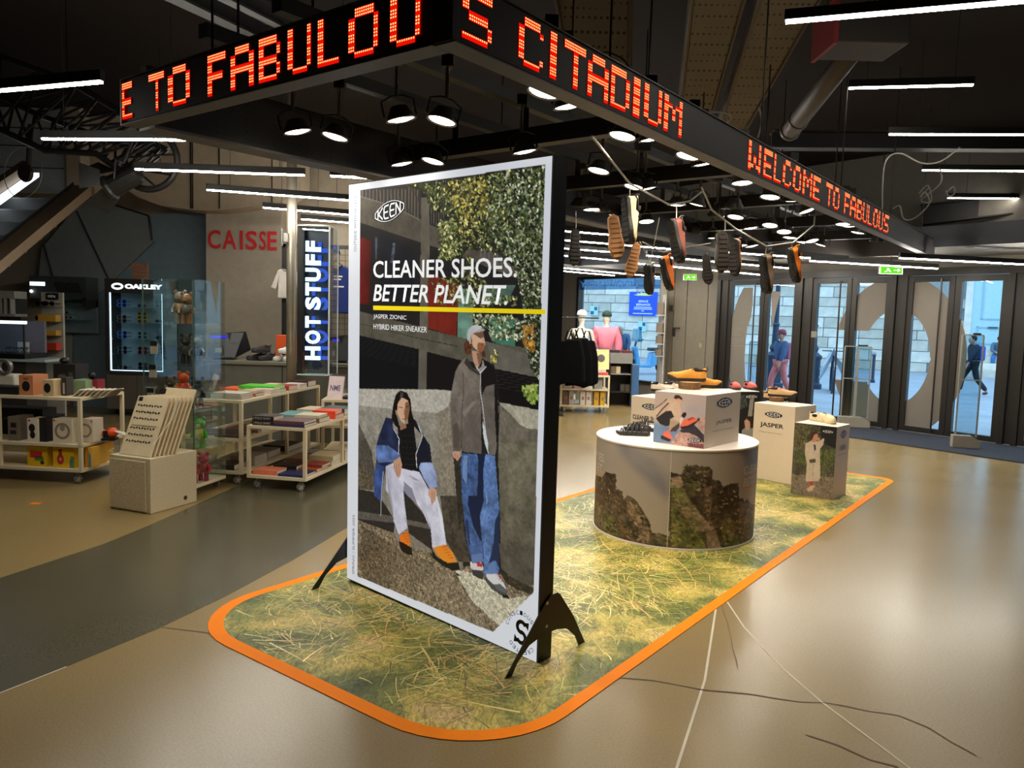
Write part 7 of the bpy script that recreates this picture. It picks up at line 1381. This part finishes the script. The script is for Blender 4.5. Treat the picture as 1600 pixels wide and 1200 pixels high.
for lab,px,zi,h_,c1,c2,y in [('grey and brown toy figure on the top glass shelf',282,shz[0],.30,(120,116,110),(130,110,80),.28),('bronze patterned toy figure on the top glass shelf',292,shz[0],.28,(140,100,70),(110,104,100),.14),('dark pewter toy figure on the second glass shelf',291,shz[1],.27,(58,52,50),(70,64,60),.2),('silver faced dark toy figure on the second glass shelf',308,shz[1],.26,(110,110,112),(60,60,64),.12),('brown toy figure at the left of the third glass shelf',267,shz[2],.25,(84,70,58),(100,84,70),.3),('glossy orange toy figure on the third glass shelf',287,shz[2]+.05,.26,(222,84,34),(206,60,30),.2),('black ornate toy figure at the right of the third glass shelf',309,shz[2],.28,(34,36,38),(60,64,66),.12),('green and blue toy figure on the fourth glass shelf',312,shz[3],.28,(70,160,70),(180,190,60),.14),('crimson toy figure at the left of the bottom shelf',301,.106,.24,(170,34,60),(150,28,50),.1),('crimson toy figure at the right of the bottom shelf',318,.106,.26,(176,36,62),(158,30,54),.2)]: bear(lab,gx_(px,zi,y),y,zi,h_,c1,c2,.3)
m=MB(); q=gx_(287,shz[2],.2); m.box(q-.05,q+.05,.15,.25,shz[2]+.001,shz[2]+.05); o=m.build('clear_riser',AC,mat=gmx); tag(o,'clear riser block under the orange toy figure','riser')
# ---- book carts
def books(tm_,specs,place,grp):
    for (lab,x,y,z,w_,d_,h_,col,yaw) in specs:
        t=thing('book',lab,'book',mat=tm_@Matrix.Translation((x,y,z+.001))@Matrix.Rotation(yaw,4,'Z'),group=grp); cv_=M('cover_%d_%d_%d'%col,col,.4,var=.1)
        m=MB(); m.box(0,w_,0,d_,0,.003); m.box(0,w_,0,d_,h_-.003,h_); m.box(0,w_,0,.003,.003,h_-.003); m.build('cover',cv_,t); m=MB(); m.box(.003,w_-.004,.003,d_-.004,.003,h_-.003); m.build('pages',M('page_edges',(216,206,188),.8,stretch=(1,1,60),var=.12),t)
TA=Vector((-2.50,7.12,0)); tyaw=math.atan2(1.78,.29)-math.pi/2; tA=cart('tall cream book cart beside the glass cabinet',TA,tyaw,.62,1.78,[.13,.44,.80],mid=[(-.03,.95),(-.62,.95)]); MA=Matrix.Translation(TA)@Matrix.Rotation(tyaw,4,'Z')
TBv=Vector((-1.845,6.90,0)); byaw=math.atan2(.88,.17)-math.pi/2; tB=cart('low cream book cart of art books left of the lightbox',TBv,byaw,.585,1.25,[.13,.59],mid=[(-.03,.82)]); MB_=Matrix.Translation(TBv)@Matrix.Rotation(byaw,4,'Z')
gA='books on the tall cart'; gB='books on the low cart'
books(MA,[('grey white book at the bottom of the front stack on the tall cart top',-.33,.04,.80,.30,.24,.03,(190,184,174),0.03),('pale book in the middle of the front stack on the tall cart top',-.32,.05,.831,.29,.22,.028,(206,200,190),-.04),('dark green book on the front stack of the tall cart top',-.52,.06,.80,.17,.22,.05,(64,72,58),.0),
('red brown paperback on the front stack of the tall cart top',-.22,.34,.80,.18,.18,.03,(156,84,60),0),('cream paperback on top of the red brown one',-.22,.34,.831,.17,.17,.025,(214,190,160),.05),('pale pink boxed book in the middle of the tall cart top',-.22,.60,.80,.21,.2,.05,(226,208,200),0),
('bright green book at the bottom of the pair on the tall cart top',-.42,.70,.80,.40,.26,.035,(70,190,40),0),('bright green book on top of the pair on the tall cart top',-.42,.70,.836,.39,.26,.03,(84,206,50),.03),('orange book at the left of the tall cart top',-.58,.62,.80,.2,.26,.04,(226,96,46),0),('red spined book toward the far end of the tall cart top',-.22,1.02,.80,.2,.22,.05,(180,50,54),0),('white spined book beside the red one on the tall cart top',-.22,1.28,.80,.2,.2,.045,(222,210,204),0),('dark burgundy book at the far end of the tall cart top',-.24,1.50,.80,.22,.22,.06,(74,32,40),0)],None,gA)
books(MA,[('open white paged book on the middle shelf of the tall cart',-.50,.10,.44,.34,.28,.02,(60,52,50),.2),('flat dark brown book on the middle shelf of the tall cart',-.30,.04,.44,.27,.24,.018,(72,56,50),0),('large rust covered book on the middle shelf of the tall cart',-.40,.36,.44,.36,.40,.022,(132,82,70),.06),('stack of glossy white catalogues on the middle shelf',-.17,.42,.44,.15,.4,.06,(206,202,196),0),('red album far along the middle shelf of the tall cart',-.36,.85,.44,.32,.36,.03,(150,60,54),0),('black hardback low at the front of the tall cart',-.40,.04,.13,.3,.22,.05,(34,30,30),0),('pale thick book under glare low at the front of the tall cart',-.28,.30,.13,.25,.26,.09,(196,186,170),0),('cream book at the bottom front of the tall cart',-.60,.06,.13,.18,.24,.08,(190,180,160),0),('grey slab book low in the middle of the tall cart',-.38,.66,.13,.3,.3,.07,(120,116,110),0),('dark album low at the far end of the tall cart',-.36,1.10,.13,.3,.34,.06,(56,44,44),0)],None,gA)
books(MB_,[('lower of two black POLO SHIRT books on the low cart top',-.545,.03,.59,.215,.2,.042,(30,22,26),0),('upper of two black POLO SHIRT books on the low cart top',-.542,.03,.633,.21,.2,.042,(34,24,28),0),('lower purple brown coffee table book at the front of the low cart top',-.325,.02,.59,.30,.26,.028,(60,50,92),0),('upper purple brown coffee table book at the front of the low cart top',-.328,.02,.619,.30,.26,.026,(104,70,74),0),('olive brown thick book behind the purple ones on the low cart top',-.30,.34,.59,.27,.24,.045,(112,92,58),0),('white paged book on top of the olive brown one',-.28,.34,.636,.24,.22,.025,(222,206,176),.05),('teal and cream picture book on the low cart top',-.52,.42,.59,.26,.36,.05,(96,150,150),.08),('cream large format book behind the POLO SHIRT pair',-.50,.82,.59,.28,.3,.06,(216,196,160),0),('bright red orange book at the right of the low cart top',-.25,.66,.59,.24,.22,.04,(232,70,34),0),('second bright red orange book stacked at the right of the low cart top',-.25,.66,.631,.23,.22,.035,(238,84,40),.1),('dark teal book behind the red orange ones on the low cart',-.30,.95,.59,.26,.24,.07,(50,78,84),0)],None,gB)
books(MB_,[('salmon slipcase book at the front of the low cart bottom shelf',-.545,.04,.13,.24,.2,.04,(226,126,92),0),('black ring binder book on the low cart bottom shelf',-.46,.26,.13,.24,.2,.05,(24,22,22),.0),('navy blue picture book at the front of the low cart bottom shelf',-.29,.03,.13,.26,.24,.022,(40,46,92),0),('orange brown book behind the navy one on the bottom shelf',-.30,.30,.13,.27,.24,.03,(176,92,56),.0),('two tone red book at the right of the bottom shelf',-.20,.36,.161,.19,.2,.025,(150,60,50),0),('thick cream book toward the back of the bottom shelf',-.27,.60,.13,.25,.3,.05,(206,186,150),0),('second thick cream book stacked at the back of the bottom shelf',-.26,.60,.181,.25,.3,.045,(214,196,160),.05),('white word covered book at the back right of the bottom shelf',-.24,.94,.13,.22,.24,.10,(220,204,180),0),('brown leather look book at the back of the bottom shelf',-.52,.62,.13,.22,.28,.05,(110,72,56),0),('grey pair book in the middle of the bottom shelf',-.53,.95,.13,.24,.24,.05,(130,124,116),0)],None,gB)
for z in (.597,.640): o=text('I POLO SHIRT',M('silver_spine_print',(206,200,196),.5,var=0),tB,-.53,z+.006,.17,.02,y=.0285); o.name='spine_lettering'
# standing display books
def stand_book(label,p,yaw,w_,h_,col,words,wc,grp=None):
    t=thing('display_book',label,'book',p,yaw); mt=Matrix.Rotation(R_(-16),4,'X'); m=MB(); m.box(0,w_,0,.025,0,h_); b=m.build('cover',M('cover_%d_%d_%d'%col,col,.4),t,mat=mt,bevel=.001); 
    if words: o=text(words,M('title_ink_%d'%wc[0],wc,.5,var=0),t,w_*.15,h_*.35,w_*.7,h_*.25,y=-.001,bold=.02,local=mt)
    else: m=MB(); m.add([(w_*(.5+.25*math.cos(a)),-.001,h_*(.55+.2*math.sin(a*1.0))) for a in np.linspace(0,6.28,14)[:-1]],[tuple(range(13))]); m.build('cover_picture',M('cover_pic_%d'%wc[0],wc,.5),t,mat=mt)
    m=MB(); m.hexa([(0,.03,0),(w_,.03,0),(w_,.16,0),(0,.16,0),(0,.10,h_*1.05),(w_,.10,h_*1.05),(w_,.104,h_*1.05),(0,.104,h_*1.05)]); m.build('acrylic_stand',AC,t)
stand_book('cream book standing in a clear holder on the tall cart top',MA@Vector((-.56,.36,.801)),tyaw-.9,.15,.21,(214,200,176),None,(60,54,50))
C3v=G(505,626,.72); c3=cart('third cream cart just behind the lightbox edge',Vector((-1.43,8.32,0)),R_(4),.62,.7,[.13,.42,.70]); 
stand_book('pink and white magazine on a stand at the lightbox edge',Vector((-2.02,8.40,.701)),R_(-10),.17,.25,(236,214,220),'NME',(90,80,110))
books(Matrix.Translation((-1.43,8.32,0))@Matrix.Rotation(R_(4),4,'Z'),[('dark book lying right of the pink magazine',-.40,.05,.70,.22,.2,.03,(60,40,40),0)],None,'books on the third cart')
# ================================================================== security gates
AL=M('gate_aluminium',(176,176,170),.35,.5)
def gate(label,px,py,w_,h_,yaw,clear=True,post=True):
    t=thing('security_gate',label,'security gate',G(px,py,.013),yaw); 
    m=MB(); m.prismy([(-w_*.5-.04,0),(w_*.5+.04,0),(w_*.5+.04,.10),(w_*.25,.17),(-w_*.5-.04,.17)],-.07,.07); m.build('gate_foot',M('gate_foot_grey',(150,142,128),.45),t,bevel=.006)
    m=MB(); m.box(-w_/2,w_/2,-.006,.006,.17,h_); m.build('clear_panel',GLASS('gate_acrylic',(226,238,242),.3),t)
    for x in (-w_/2,w_/2): m=MB(); m.box(x-.009,x+.009,-.012,.012,.15,h_); m.build('gate_edge',AL,t)
    m=MB(); m.box(-w_/2,w_/2,-.012,.012,h_,h_+.016); m.build('gate_edge',AL,t); m=MB(); m.box(-w_/2,w_/2,-.010,.010,h_*.60,h_*.60+.016); m.build('gate_rail',AL,t)
    if post: m=MB(); m.box(-.02,.02,-.02,.02,.15,h_*.98); m.build('gate_post',AL,t)
    m=MB(); m.box(0,w_*.35,-.016,.016,h_+.016,h_+.036); m.build('gate_cap',M('gate_cap_black',(30,30,32),.4),t)
gate('clear security gate with a central post between the second and third doors',1333,667,.40,1.30,R_(-14))
gate('clear security gate panel with a pale foot in front of the fifth door',1507,699,.26,1.55,R_(-16),post=False)
gate('slim security gate frame behind the red sandals pedestal',1181,630,.36,1.25,R_(-20),post=False)
gate('clear security gate standing against the grey wall panels',1067,618,.32,1.25,R_(-8),post=False)
# ================================================================== back right corner goods
def cartB(label,px,py,yaw,w_,d_,zs): return cart(label,G(px,py,0),yaw,w_,d_,zs)
cb=cartB('white cart of white and yellow boxes behind the lightbox edge',951,646,R_(2),.86,.55,[.13,.42,.66]); mb=cb.matrix_world
CB0=G(951,646,0); MBk=Matrix.Translation(CB0)@Matrix.Rotation(R_(2),4,'Z')
for k in range(6):
    x=[-.50,-.40,-.26,-.15,-.70,-.80][k]; col=[(226,216,206),(220,206,196),(206,160,40),(212,166,44),(190,180,172),(120,90,80)][k]
    carton('tall_box','%s tall box on the lower shelf of the far white cart'%['left white','right white','left yellow','right yellow','grey','brown'][k],MBk@Vector((x,.05,.131)),.085,.2,.24,col,R_(2),'tall boxes on the far cart',art=[('r',.5,.5,.25,.12,(150,120,90))])
for k in range(4): carton('small_box','%s small box on the middle shelf of the far white cart'%['pale','pink','white','grey'][k],MBk@Vector((-.80+.18*k,.06,.421)),.14,.2,.16,[(210,200,190),(206,150,150),(226,220,212),(150,146,140)][k],R_(2),'small boxes on the far cart')
for k,(c,x) in enumerate([((196,70,70),-.36),((214,190,180),-.36),((206,90,80),-.20)]): carton('flat_box','%s flat box on top of the far white cart'%['red','pale pink','second red'][k],MBk@Vector((x,.10,.661+(.05 if k==1 else 0))),.30 if k<2 else .18,.24,.05,c,R_(2),'flat boxes on the far cart')
stand_book('yellow and white book with a round hat picture standing on the far cart',MBk@Vector((-.27,.20,.762)),R_(2),.28,.36,(232,206,130),None,(70,60,54))
# hanging black tote bags
for k,(px,py,s) in enumerate([(896,530,1.0),(906,528,1.08),(917,532,1.0),(889,532,1.0)]):
    p=AT(px,py,12.9+.12*k); t=thing('tote_bag','%s black tote bag of the cluster hanging above the far white cart'%['second','third','rightmost','leftmost'][k],'bag',p,R_(15*k-20),'hanging black tote bags'); m=MB(); vs=[]
    m.prismy([(-.13*s,0),(.13*s,0),(.20*s,-.30*s),(.22*s,-.72*s),(.10*s,-.78*s),(-.06*s,-.74*s),(-.21*s,-.76*s),(-.19*s,-.3*s)],-.06,.06); m.build('bag_body',M('tote_black',(14,13,14),.95,bump=.5,scale=10,spec=.05),t,bevel=.03)
    m=MB(); m.tube([(-.08*s,0,0),(-.03,0,.16),(.03,0,.16),(.08*s,0,0)],.012,6); m.build('bag_handle',M('tote_black',(20,18,19)),t)
    if k in (1,2): text('NM' if k==1 else 'N',WP,t,-.02,-.38*s,.09,.07,y=-.075,bold=.03,shear=.3)
p=AT(903,505,13.1); t=thing('bag_rail','thin dark rail on a stand from which the tote bags hang','rail',(p.x,p.y,0)); m=MB(); m.tube([(-.35,0,0),(-.35,0,1.66),(.35,0,1.66)],.015,8); m.build('rail_tube',M('grid_black',(20,19,19)),t); m=MB(); m.box(-.5,-.2,-.2,.2,0,.012); m.build('rail_foot',M('grid_black',(20,19,19)),t)
# grey bookcase
Y=14.6; A=lambda x,y:AT(x,y,Y); xa,xb=A(952,600).x,A(987,600).x; z1_=A(970,552).z; bc=thing('low_bookcase','low dark bookcase with a grey top left of the CLEANER pedestal','bookcase'); BKM=M('bookcase_black',(30,27,26),.5)
m=MB(); m.box(xa,xb,Y,Y+.4,A(970,568).z,z1_); m.build('grey_top',M('bookcase_grey',(128,126,122),.5),bc); m=MB(); m.box(xa,xa+.02,Y,Y+.4,0,A(970,568).z); m.box(xb-.02,xb,Y,Y+.4,0,A(970,568).z); m.box(xa,xb,Y+.38,Y+.4,0,A(970,568).z); m.build('case_side',BKM,bc)
for yy in (584,612): z=A(970,yy).z; m=MB(); m.box(xa+.02,xb-.02,Y,Y+.38,z-.02,z); m.build('shelf',BKM if yy>600 else M('bookcase_grey',(128,126,122)),bc)
for k in range(4): carton('boxed_book','%s boxed book on the low bookcase shelf'%['first','second','third','fourth'][k],Vector((xa+.03+k*.095,Y+.06,A(970,584 if k<2 else 612).z+.001)),.085,.2,.13,[(120,96,70),(196,176,140),(60,54,50),(70,60,44)][k],0,'boxed books on the low bookcase')
for k in range(2): carton('display_tray','%s dark red tray on the low bookcase top'%['left','right'][k],Vector((xa+.02+.22*k,Y+.1,z1_+.001)),.18,.2,.05,[(40,22,26),(96,24,30)][k],0,'trays on the low bookcase')
m=MB(); a=A(988,618);b=A(1002,571); m.box(a.x,b.x,Y+.2,Y+.5,0,b.z); o=m.build('blue_bin',M('blue_box_paint',(64,108,158),.5),bevel=.01); tag(o,'tall blue box beside the low bookcase','box')
t=thing('narrow_shelf','narrow shelf column with small boxes against the window edge','shelf'); Y=15.9; A=lambda x,y:AT(x,y,Y)
xa,xb=A(1029,500).x,A(1040,500).x; m=MB(); m.box(xb-.02,xb,Y,Y+.3,0,A(1035,460).z); m.build('shelf_back',M('pale_shelf',(190,186,180)),t)
for k,yy in enumerate((492,520,537,556)): z=A(1035,yy).z; m=MB(); m.box(xa-.02,xb-.02,Y,Y+.28,z-.02,z); m.build('shelf_board',M('pale_shelf',(190,186,180)),t); carton('shelf_box','%s small brown box on the narrow shelf column by the window'%ordr[k],Vector((xa+.0,Y+.03,z+.001)),.10,.2,[.26,.2,.15,.12][k],(126,110,96),0,'boxes on the narrow shelf')
m=MB(); m.box(xa-.04,xb,Y-.02,Y+.3,0,.05); m.build('shelf_foot',M('pale_shelf',(190,186,180)),t)
t=thing('wall_extinguisher','red and black extinguisher beside the grey wall panels','extinguisher',G(1046,612,0)); m=MB(); m.lathe([(.075,0),(.08,.02),(.08,.42),(.05,.5),(.02,.52)],16); m.build('cylinder',M('extinguisher_red',(150,36,34),.4),t,smooth=True); m=MB(); m.tube([(0,0,.52),(0,0,.58),(.08,0,.6)],.018,8); m.tube([(.02,0,.56),(.1,-.02,.4),(.09,-.02,.15)],.012,6); m.build('valve_hose',M('gadget_black',(20,19,20)),t)
# ================================================================== people and mannequins
def skinned(name,chains,mat,parent,sub=1):
    V=[];idx={};E_=[];R=[]
    for c in chains:
        prev=None
        for (x,y,z,r) in c:
            k=(round(x,3),round(y,3),round(z,3))
            if k not in idx: idx[k]=len(V); V.append((x,y,z)); R.append(r)
            i=idx[k]
            if prev is not None and prev!=i: E_.append((prev,i))
            prev=i
    me=bpy.data.meshes.new(name); me.from_pydata(V,E_,[]); me.materials.append(mat); o=bpy.data.objects.new(name,me); COL.objects.link(o); o.parent=parent
    sk=o.modifiers.new('skin','SKIN'); sk.use_smooth_shade=True
    if not me.skin_vertices: return o
    for i,s in enumerate(me.skin_vertices[0].data): s.radius=(R[i],R[i]); s.use_root=(i==0)
    ss=o.modifiers.new('sub','SUBSURF'); ss.levels=sub; ss.render_levels=sub; return o
def hand(w,d,s=1.):
    """finger chains from wrist w toward direction d"""
    w=Vector(w); d=Vector(d).normalized(); sd=d.cross(Vector((0,1,.2))).normalized(); out=[]
    pc=w+d*.07*s; f=lambda p,r:(p.x,p.y,p.z,r*s)
    out.append([f(w,.024),f(w+d*.035*s,.030),f(pc,.030)])
    for k,l in zip((-1.5,-.5,.5,1.5),(.065,.08,.085,.07)):
        b=pc+sd*.012*k*s; out.append([f(pc,.030),f(b+d*.02*s,.010),f(b+d*l*.6*s+Vector((0,.008,0)),.009),f(b+d*l*s+Vector((0,.02,0))*s,.008)])
    t0=w+d*.03*s; out.append([f(w+d*.035*s,.030),f(t0-sd*.035*s,.011),f(t0-sd*.05*s+d*.04*s,.009)]); return out
def person(label,base,yaw,J,cols,s=1.,hair='short',hat=None,name='person',cat='person',back=None,skinc=(196,150,124)):
    """J: joints in metres before scale; cols: top, trousers, shoes, hair"""
    t=thing(name,label,cat,mat=Matrix.Translation(base)@Matrix.Rotation(yaw,4,'Z')@Matrix.Scale(s,4)); SKM=M('skin_%d'%skinc[0],skinc,.55)
    P=lambda k,r:(*J[k],r); g=J
    hd=Vector(g['head']); nk=Vector(g['neck'])
    body=[[P('hip',.10),P('waist',.10),P('chest',.115),P('neck',.05),(*((nk+hd)/2+Vector((0,0,-.02))),.052),(hd.x,hd.y,hd.z-.05,.066),(hd.x,hd.y,hd.z+.03,.088),(hd.x,hd.y,hd.z+.09,.068)]]
    for sd in 'LR':
        body.append([P('chest',.115),P('sh'+sd,.055),P('el'+sd,.040),P('wr'+sd,.026)]); w=Vector(g['wr'+sd]); e=Vector(g['el'+sd]); body+=hand(w,w-e)
        body.append([P('hip',.10),P('hp'+sd,.075),P('kn'+sd,.055),P('an'+sd,.038),(*(Vector(g['an'+sd])+Vector(g.get('toe'+sd,(0,-.12,-.05)))),.030)])
    skinned('body',body,SKM,t)
    top=[[(*g['hip'],.145),(*g['waist'],.145),(*g['chest'],.155),(*(nk+Vector((0,0,-.03))),.075)]]
    for sd in 'LR': w=Vector(g['wr'+sd]); e=Vector(g['el'+sd]); top.append([(*g['chest'],.155),(*g['sh'+sd],.085),(*e,.062),(*(e+(w-e)*.85),.050)])
    skinned('jacket',top,M('jacket_%d_%d_%d'%cols[0],cols[0],.85,bump=.4,scale=9),t)
    tr_=[]
    for sd in 'LR': a=Vector(g['an'+sd]); k=Vector(g['kn'+sd]); tr_.append([(g['hip'][0],g['hip'][1],g['hip'][2]-.02,.13),(*g['hp'+sd],.105),(*k,.085),(*(k+(a-k)*.92),.07)])
    skinned('trousers',tr_,M('trousers_%d_%d_%d'%cols[1],cols[1],.85,bump=.3,scale=12),t)
    for sd in 'LR':
        a=Vector(g['an'+sd]); v=Vector(g.get('toe'+sd,(0,-.12,-.05))); skinned('shoe',[[(*(a-v*.25+Vector((0,0,-.03))),.048),(*(a+v*.5+Vector((0,0,-.02))),.05),(*(a+v*1.1),.038)]],M('street_shoe_%d'%cols[2][0],cols[2],.6),t)
    fw=Vector(g.get('face',(0,-1,0))).normalized(); rt=Vector((fw.y,-fw.x,0)).normalized()
    HM=M('hair_%d_%d_%d'%cols[3],cols[3],.7); m=MB(); bk=-fw*.02
    m.ball((hd.x+bk.x,hd.y+bk.y,hd.z+.055),.098,.098,.095,14,10); m.build('hair',HM,t,smooth=True)
    m=MB(); m.T=Matrix.Translation(hd+fw*.030); m.ball((0,0,.005),.080,.080,.112,14,10); m.build('face',SKM,t,smooth=True)
    m=MB(); n0=hd+fw*.112; m.ball((n0.x,n0.y,n0.z-.004),.014,.014,.022,8,6); m.build('nose',SKM,t)
    for sg_ in (-1,1):
        e0=hd+fw*.103+rt*.034*sg_+Vector((0,0,.018)); m=MB(); m.ball(e0,.010,n=8,k=6); m.build('eye',M('eye_dark',(30,24,22),.3),t); a0=hd+rt*.092*sg_; m=MB(); m.ball((a0.x,a0.y,a0.z),.014,.014,.03,8,6); m.build('ear',SKM,t)
    m0=hd+fw*.104+Vector((0,0,-.045)); m=MB(); m.ball(m0,.022,.022,.006,8,6); m.build('mouth',M('lip_red',(150,80,74),.5),t)
    if hat:
        m=MB(); m.T=Matrix.Translation(hd+Vector((0,0,.06))); m.lathe([(.102,-.02),(.108,.02),(.09,.08),(.04,.105),(0,.11)],16); m.build('hat',M('hat_%d_%d_%d'%hat,hat,.8),t,smooth=True); m=MB(); m.T=Matrix.Translation(hd+fw*.12+Vector((0,0,.05))); m.ball((0,0,0),.075,.075,.010,12,5); m.build('hat_brim',M('hat_%d_%d_%d'%hat,hat,.8),t)
    if back:
        c=Vector(g['chest'])-fw*.20+Vector((0,0,-.06)); m=MB(); m.box(c.x-.14,c.x+.14,c.y-.09,c.y+.09,c.z-.24,c.z+.2); m.build('backpack',M('backpack_%d'%back[0],back,.7),t,bevel=.05)
    return t
def stand(step=.0,arm=0.):
    return dict(hip=(0,0,.95),waist=(0,0,1.1),chest=(0,0,1.32),neck=(0,0,1.5),head=(0,0,1.64),shL=(-.19,0,1.42),elL=(-.25,.02+arm,1.16),wrL=(-.25,-.06+arm,.93),shR=(.19,0,1.42),elR=(.25,.02-arm,1.16),wrR=(.25,-.06-arm,.93),hpL=(-.10,0,.90),knL=(-.11,-.02-step*.6,.50),anL=(-.11,-step*.8,.09),hpR=(.10,0,.90),knR=(.11,-.02+step*.3,.50),anR=(.11,step*1.2,.11))
# walker in pink trousers: side on, walking to the left
def side(Jd): return Jd
J=stand(.26,.16); person('walker in pink trousers, hood and blue jacket outside the second door',G(1216,622,-.02),R_(-70),J,((70,92,130),(216,120,116),(60,60,70),(110,30,44)),.86,hat=(150,60,80),back=(176,96,120))
J=stand(.34,.2); J['head']=(0,-.05,1.62); person('walker in dark clothes with a blue backpack outside the fifth door',G(1516,617,-.02),R_(-95),J,((44,50,66),(30,34,42),(40,44,40),(30,24,24)),.86,back=(50,76,170))
J=stand(); J.update(dict(chest=(0,-.06,1.32),neck=(0,-.10,1.48),head=(0,-.16,1.61))); person('older person in a blue coat outside the display window',Vector((AT(975,545,22.).x,22.,-.02)),R_(-60),J,((84,112,148),(60,70,90),(50,50,54),(206,200,196)),.86)
# seated man on the steps
zs0=rise*2; b=wx(1557,560); J=dict(hip=(0,.05,.50),waist=(0,.02,.64),chest=(0,-.08,.86),neck=(0,-.16,1.02),head=(.02,-.26,1.13),face=(.25,-1,-.25),shL=(-.19,-.10,.96),elL=(-.22,-.28,.72),wrL=(-.06,-.46,.66),shR=(.19,-.10,.96),elR=(.22,-.28,.72),wrR=(.08,-.46,.68),hpL=(-.10,0,.48),knL=(-.17,-.44,.50),anL=(-.18,-.40,.09),hpR=(.10,0,.48),knR=(.17,-.44,.50),anR=(.20,-.38,.09))
person('man in a grey blue shirt and jeans seated on the stone steps',WM@Vector((b[0],-.50,rise*1.0-.02)),math.atan2((P1-P2).y,(P1-P2).x),J,((82,104,124),(60,104,160),(70,70,74),(34,28,26)),.95)
# mannequins by the display window
def mannequin(label,px,py,Y,yaw,topc,capc,sleeve):
    p=AT(px,py,Y); t=thing('mannequin',label,'mannequin',mat=Matrix.Translation((p.x,Y,0))@Matrix.Rotation(yaw,4,'Z')); MM=M('mannequin_white',(206,200,186),.4); g=stand()
    ch=[[(*g['hip'],.11),(*g['waist'],.10),(*g['chest'],.12),(*g['neck'],.05),(0,0,1.57,.052),(0,0,1.62,.075),(0,0,1.70,.085),(0,0,1.76,.06)]]
    for sd in 'LR': ch.append([(*g['chest'],.12),(*g['sh'+sd],.055),(*g['el'+sd],.042),(*g['wr'+sd],.028)]); w=Vector(g['wr'+sd]); ch+=hand(w,w-Vector(g['el'+sd])); ch.append([(*g['hip'],.11),(*g['hp'+sd],.08),(*g['kn'+sd],.055),(*g['an'+sd],.04),(g['an'+sd][0],-.12,.04,.03)])
    skinned('body',ch,MM,t)
    top=[[(*g['hip'],.16 if sleeve else .15),(*g['waist'],.17 if sleeve else .15),(*g['chest'],.18 if sleeve else .165),(0,0,1.47,.09 if sleeve else .07)]]
    if sleeve: 
        for sd in 'LR': w=Vector(g['wr'+sd]); e=Vector(g['el'+sd]); top.append([(*g['chest'],.18),(*g['sh'+sd],.11),(*e,.10),(*(e+(w-e)*.9),.07)])
    skinned('garment',top,M('garment_%d_%d_%d'%topc,topc,.8,bump=.5,scale=8),t); skinned('trousers',[[(g['hip'][0],0,.93,.13),(*g['hp'+sd],.105),(*g['kn'+sd],.09),(g['an'+sd][0],0,.14,.08)] for sd in 'LR'],M('mannequin_trousers',(80,84,96),.85),t)
    m=MB(); m.T=Matrix.Translation((0,0,1.70)); m.lathe([(.098,0),(.102,.03),(.085,.09),(.03,.12),(0,.122)],16); m.build('cap',M('cap_%d_%d_%d'%capc,capc,.8),t,smooth=True); m=MB(); m.T=Matrix.Translation((0,.10,1.705)); m.ball((0,0,0),.075,.09,.010,12,5); m.build('cap_visor',M('cap_%d_%d_%d'%capc,capc,.8),t)
    m=MB(); m.box(-.22,.22,-.22,.22,0,.012); m.build('stand_plate',M('plate_glass',(150,160,160),.2),t); m=MB(); m.tube([(.11,.02,.01),(.11,.05,.45)],.012,6); m.build('stand_rod',AL,t); return t
mannequin('white mannequin in a pale tank top and white cap by the window',909,500,15.3,R_(4),(214,208,198),(226,224,220),False)
mannequin('mannequin in a pink jacket and dark green cap by the window',948,500,15.6,R_(-6),(226,128,150),(28,60,54),True)
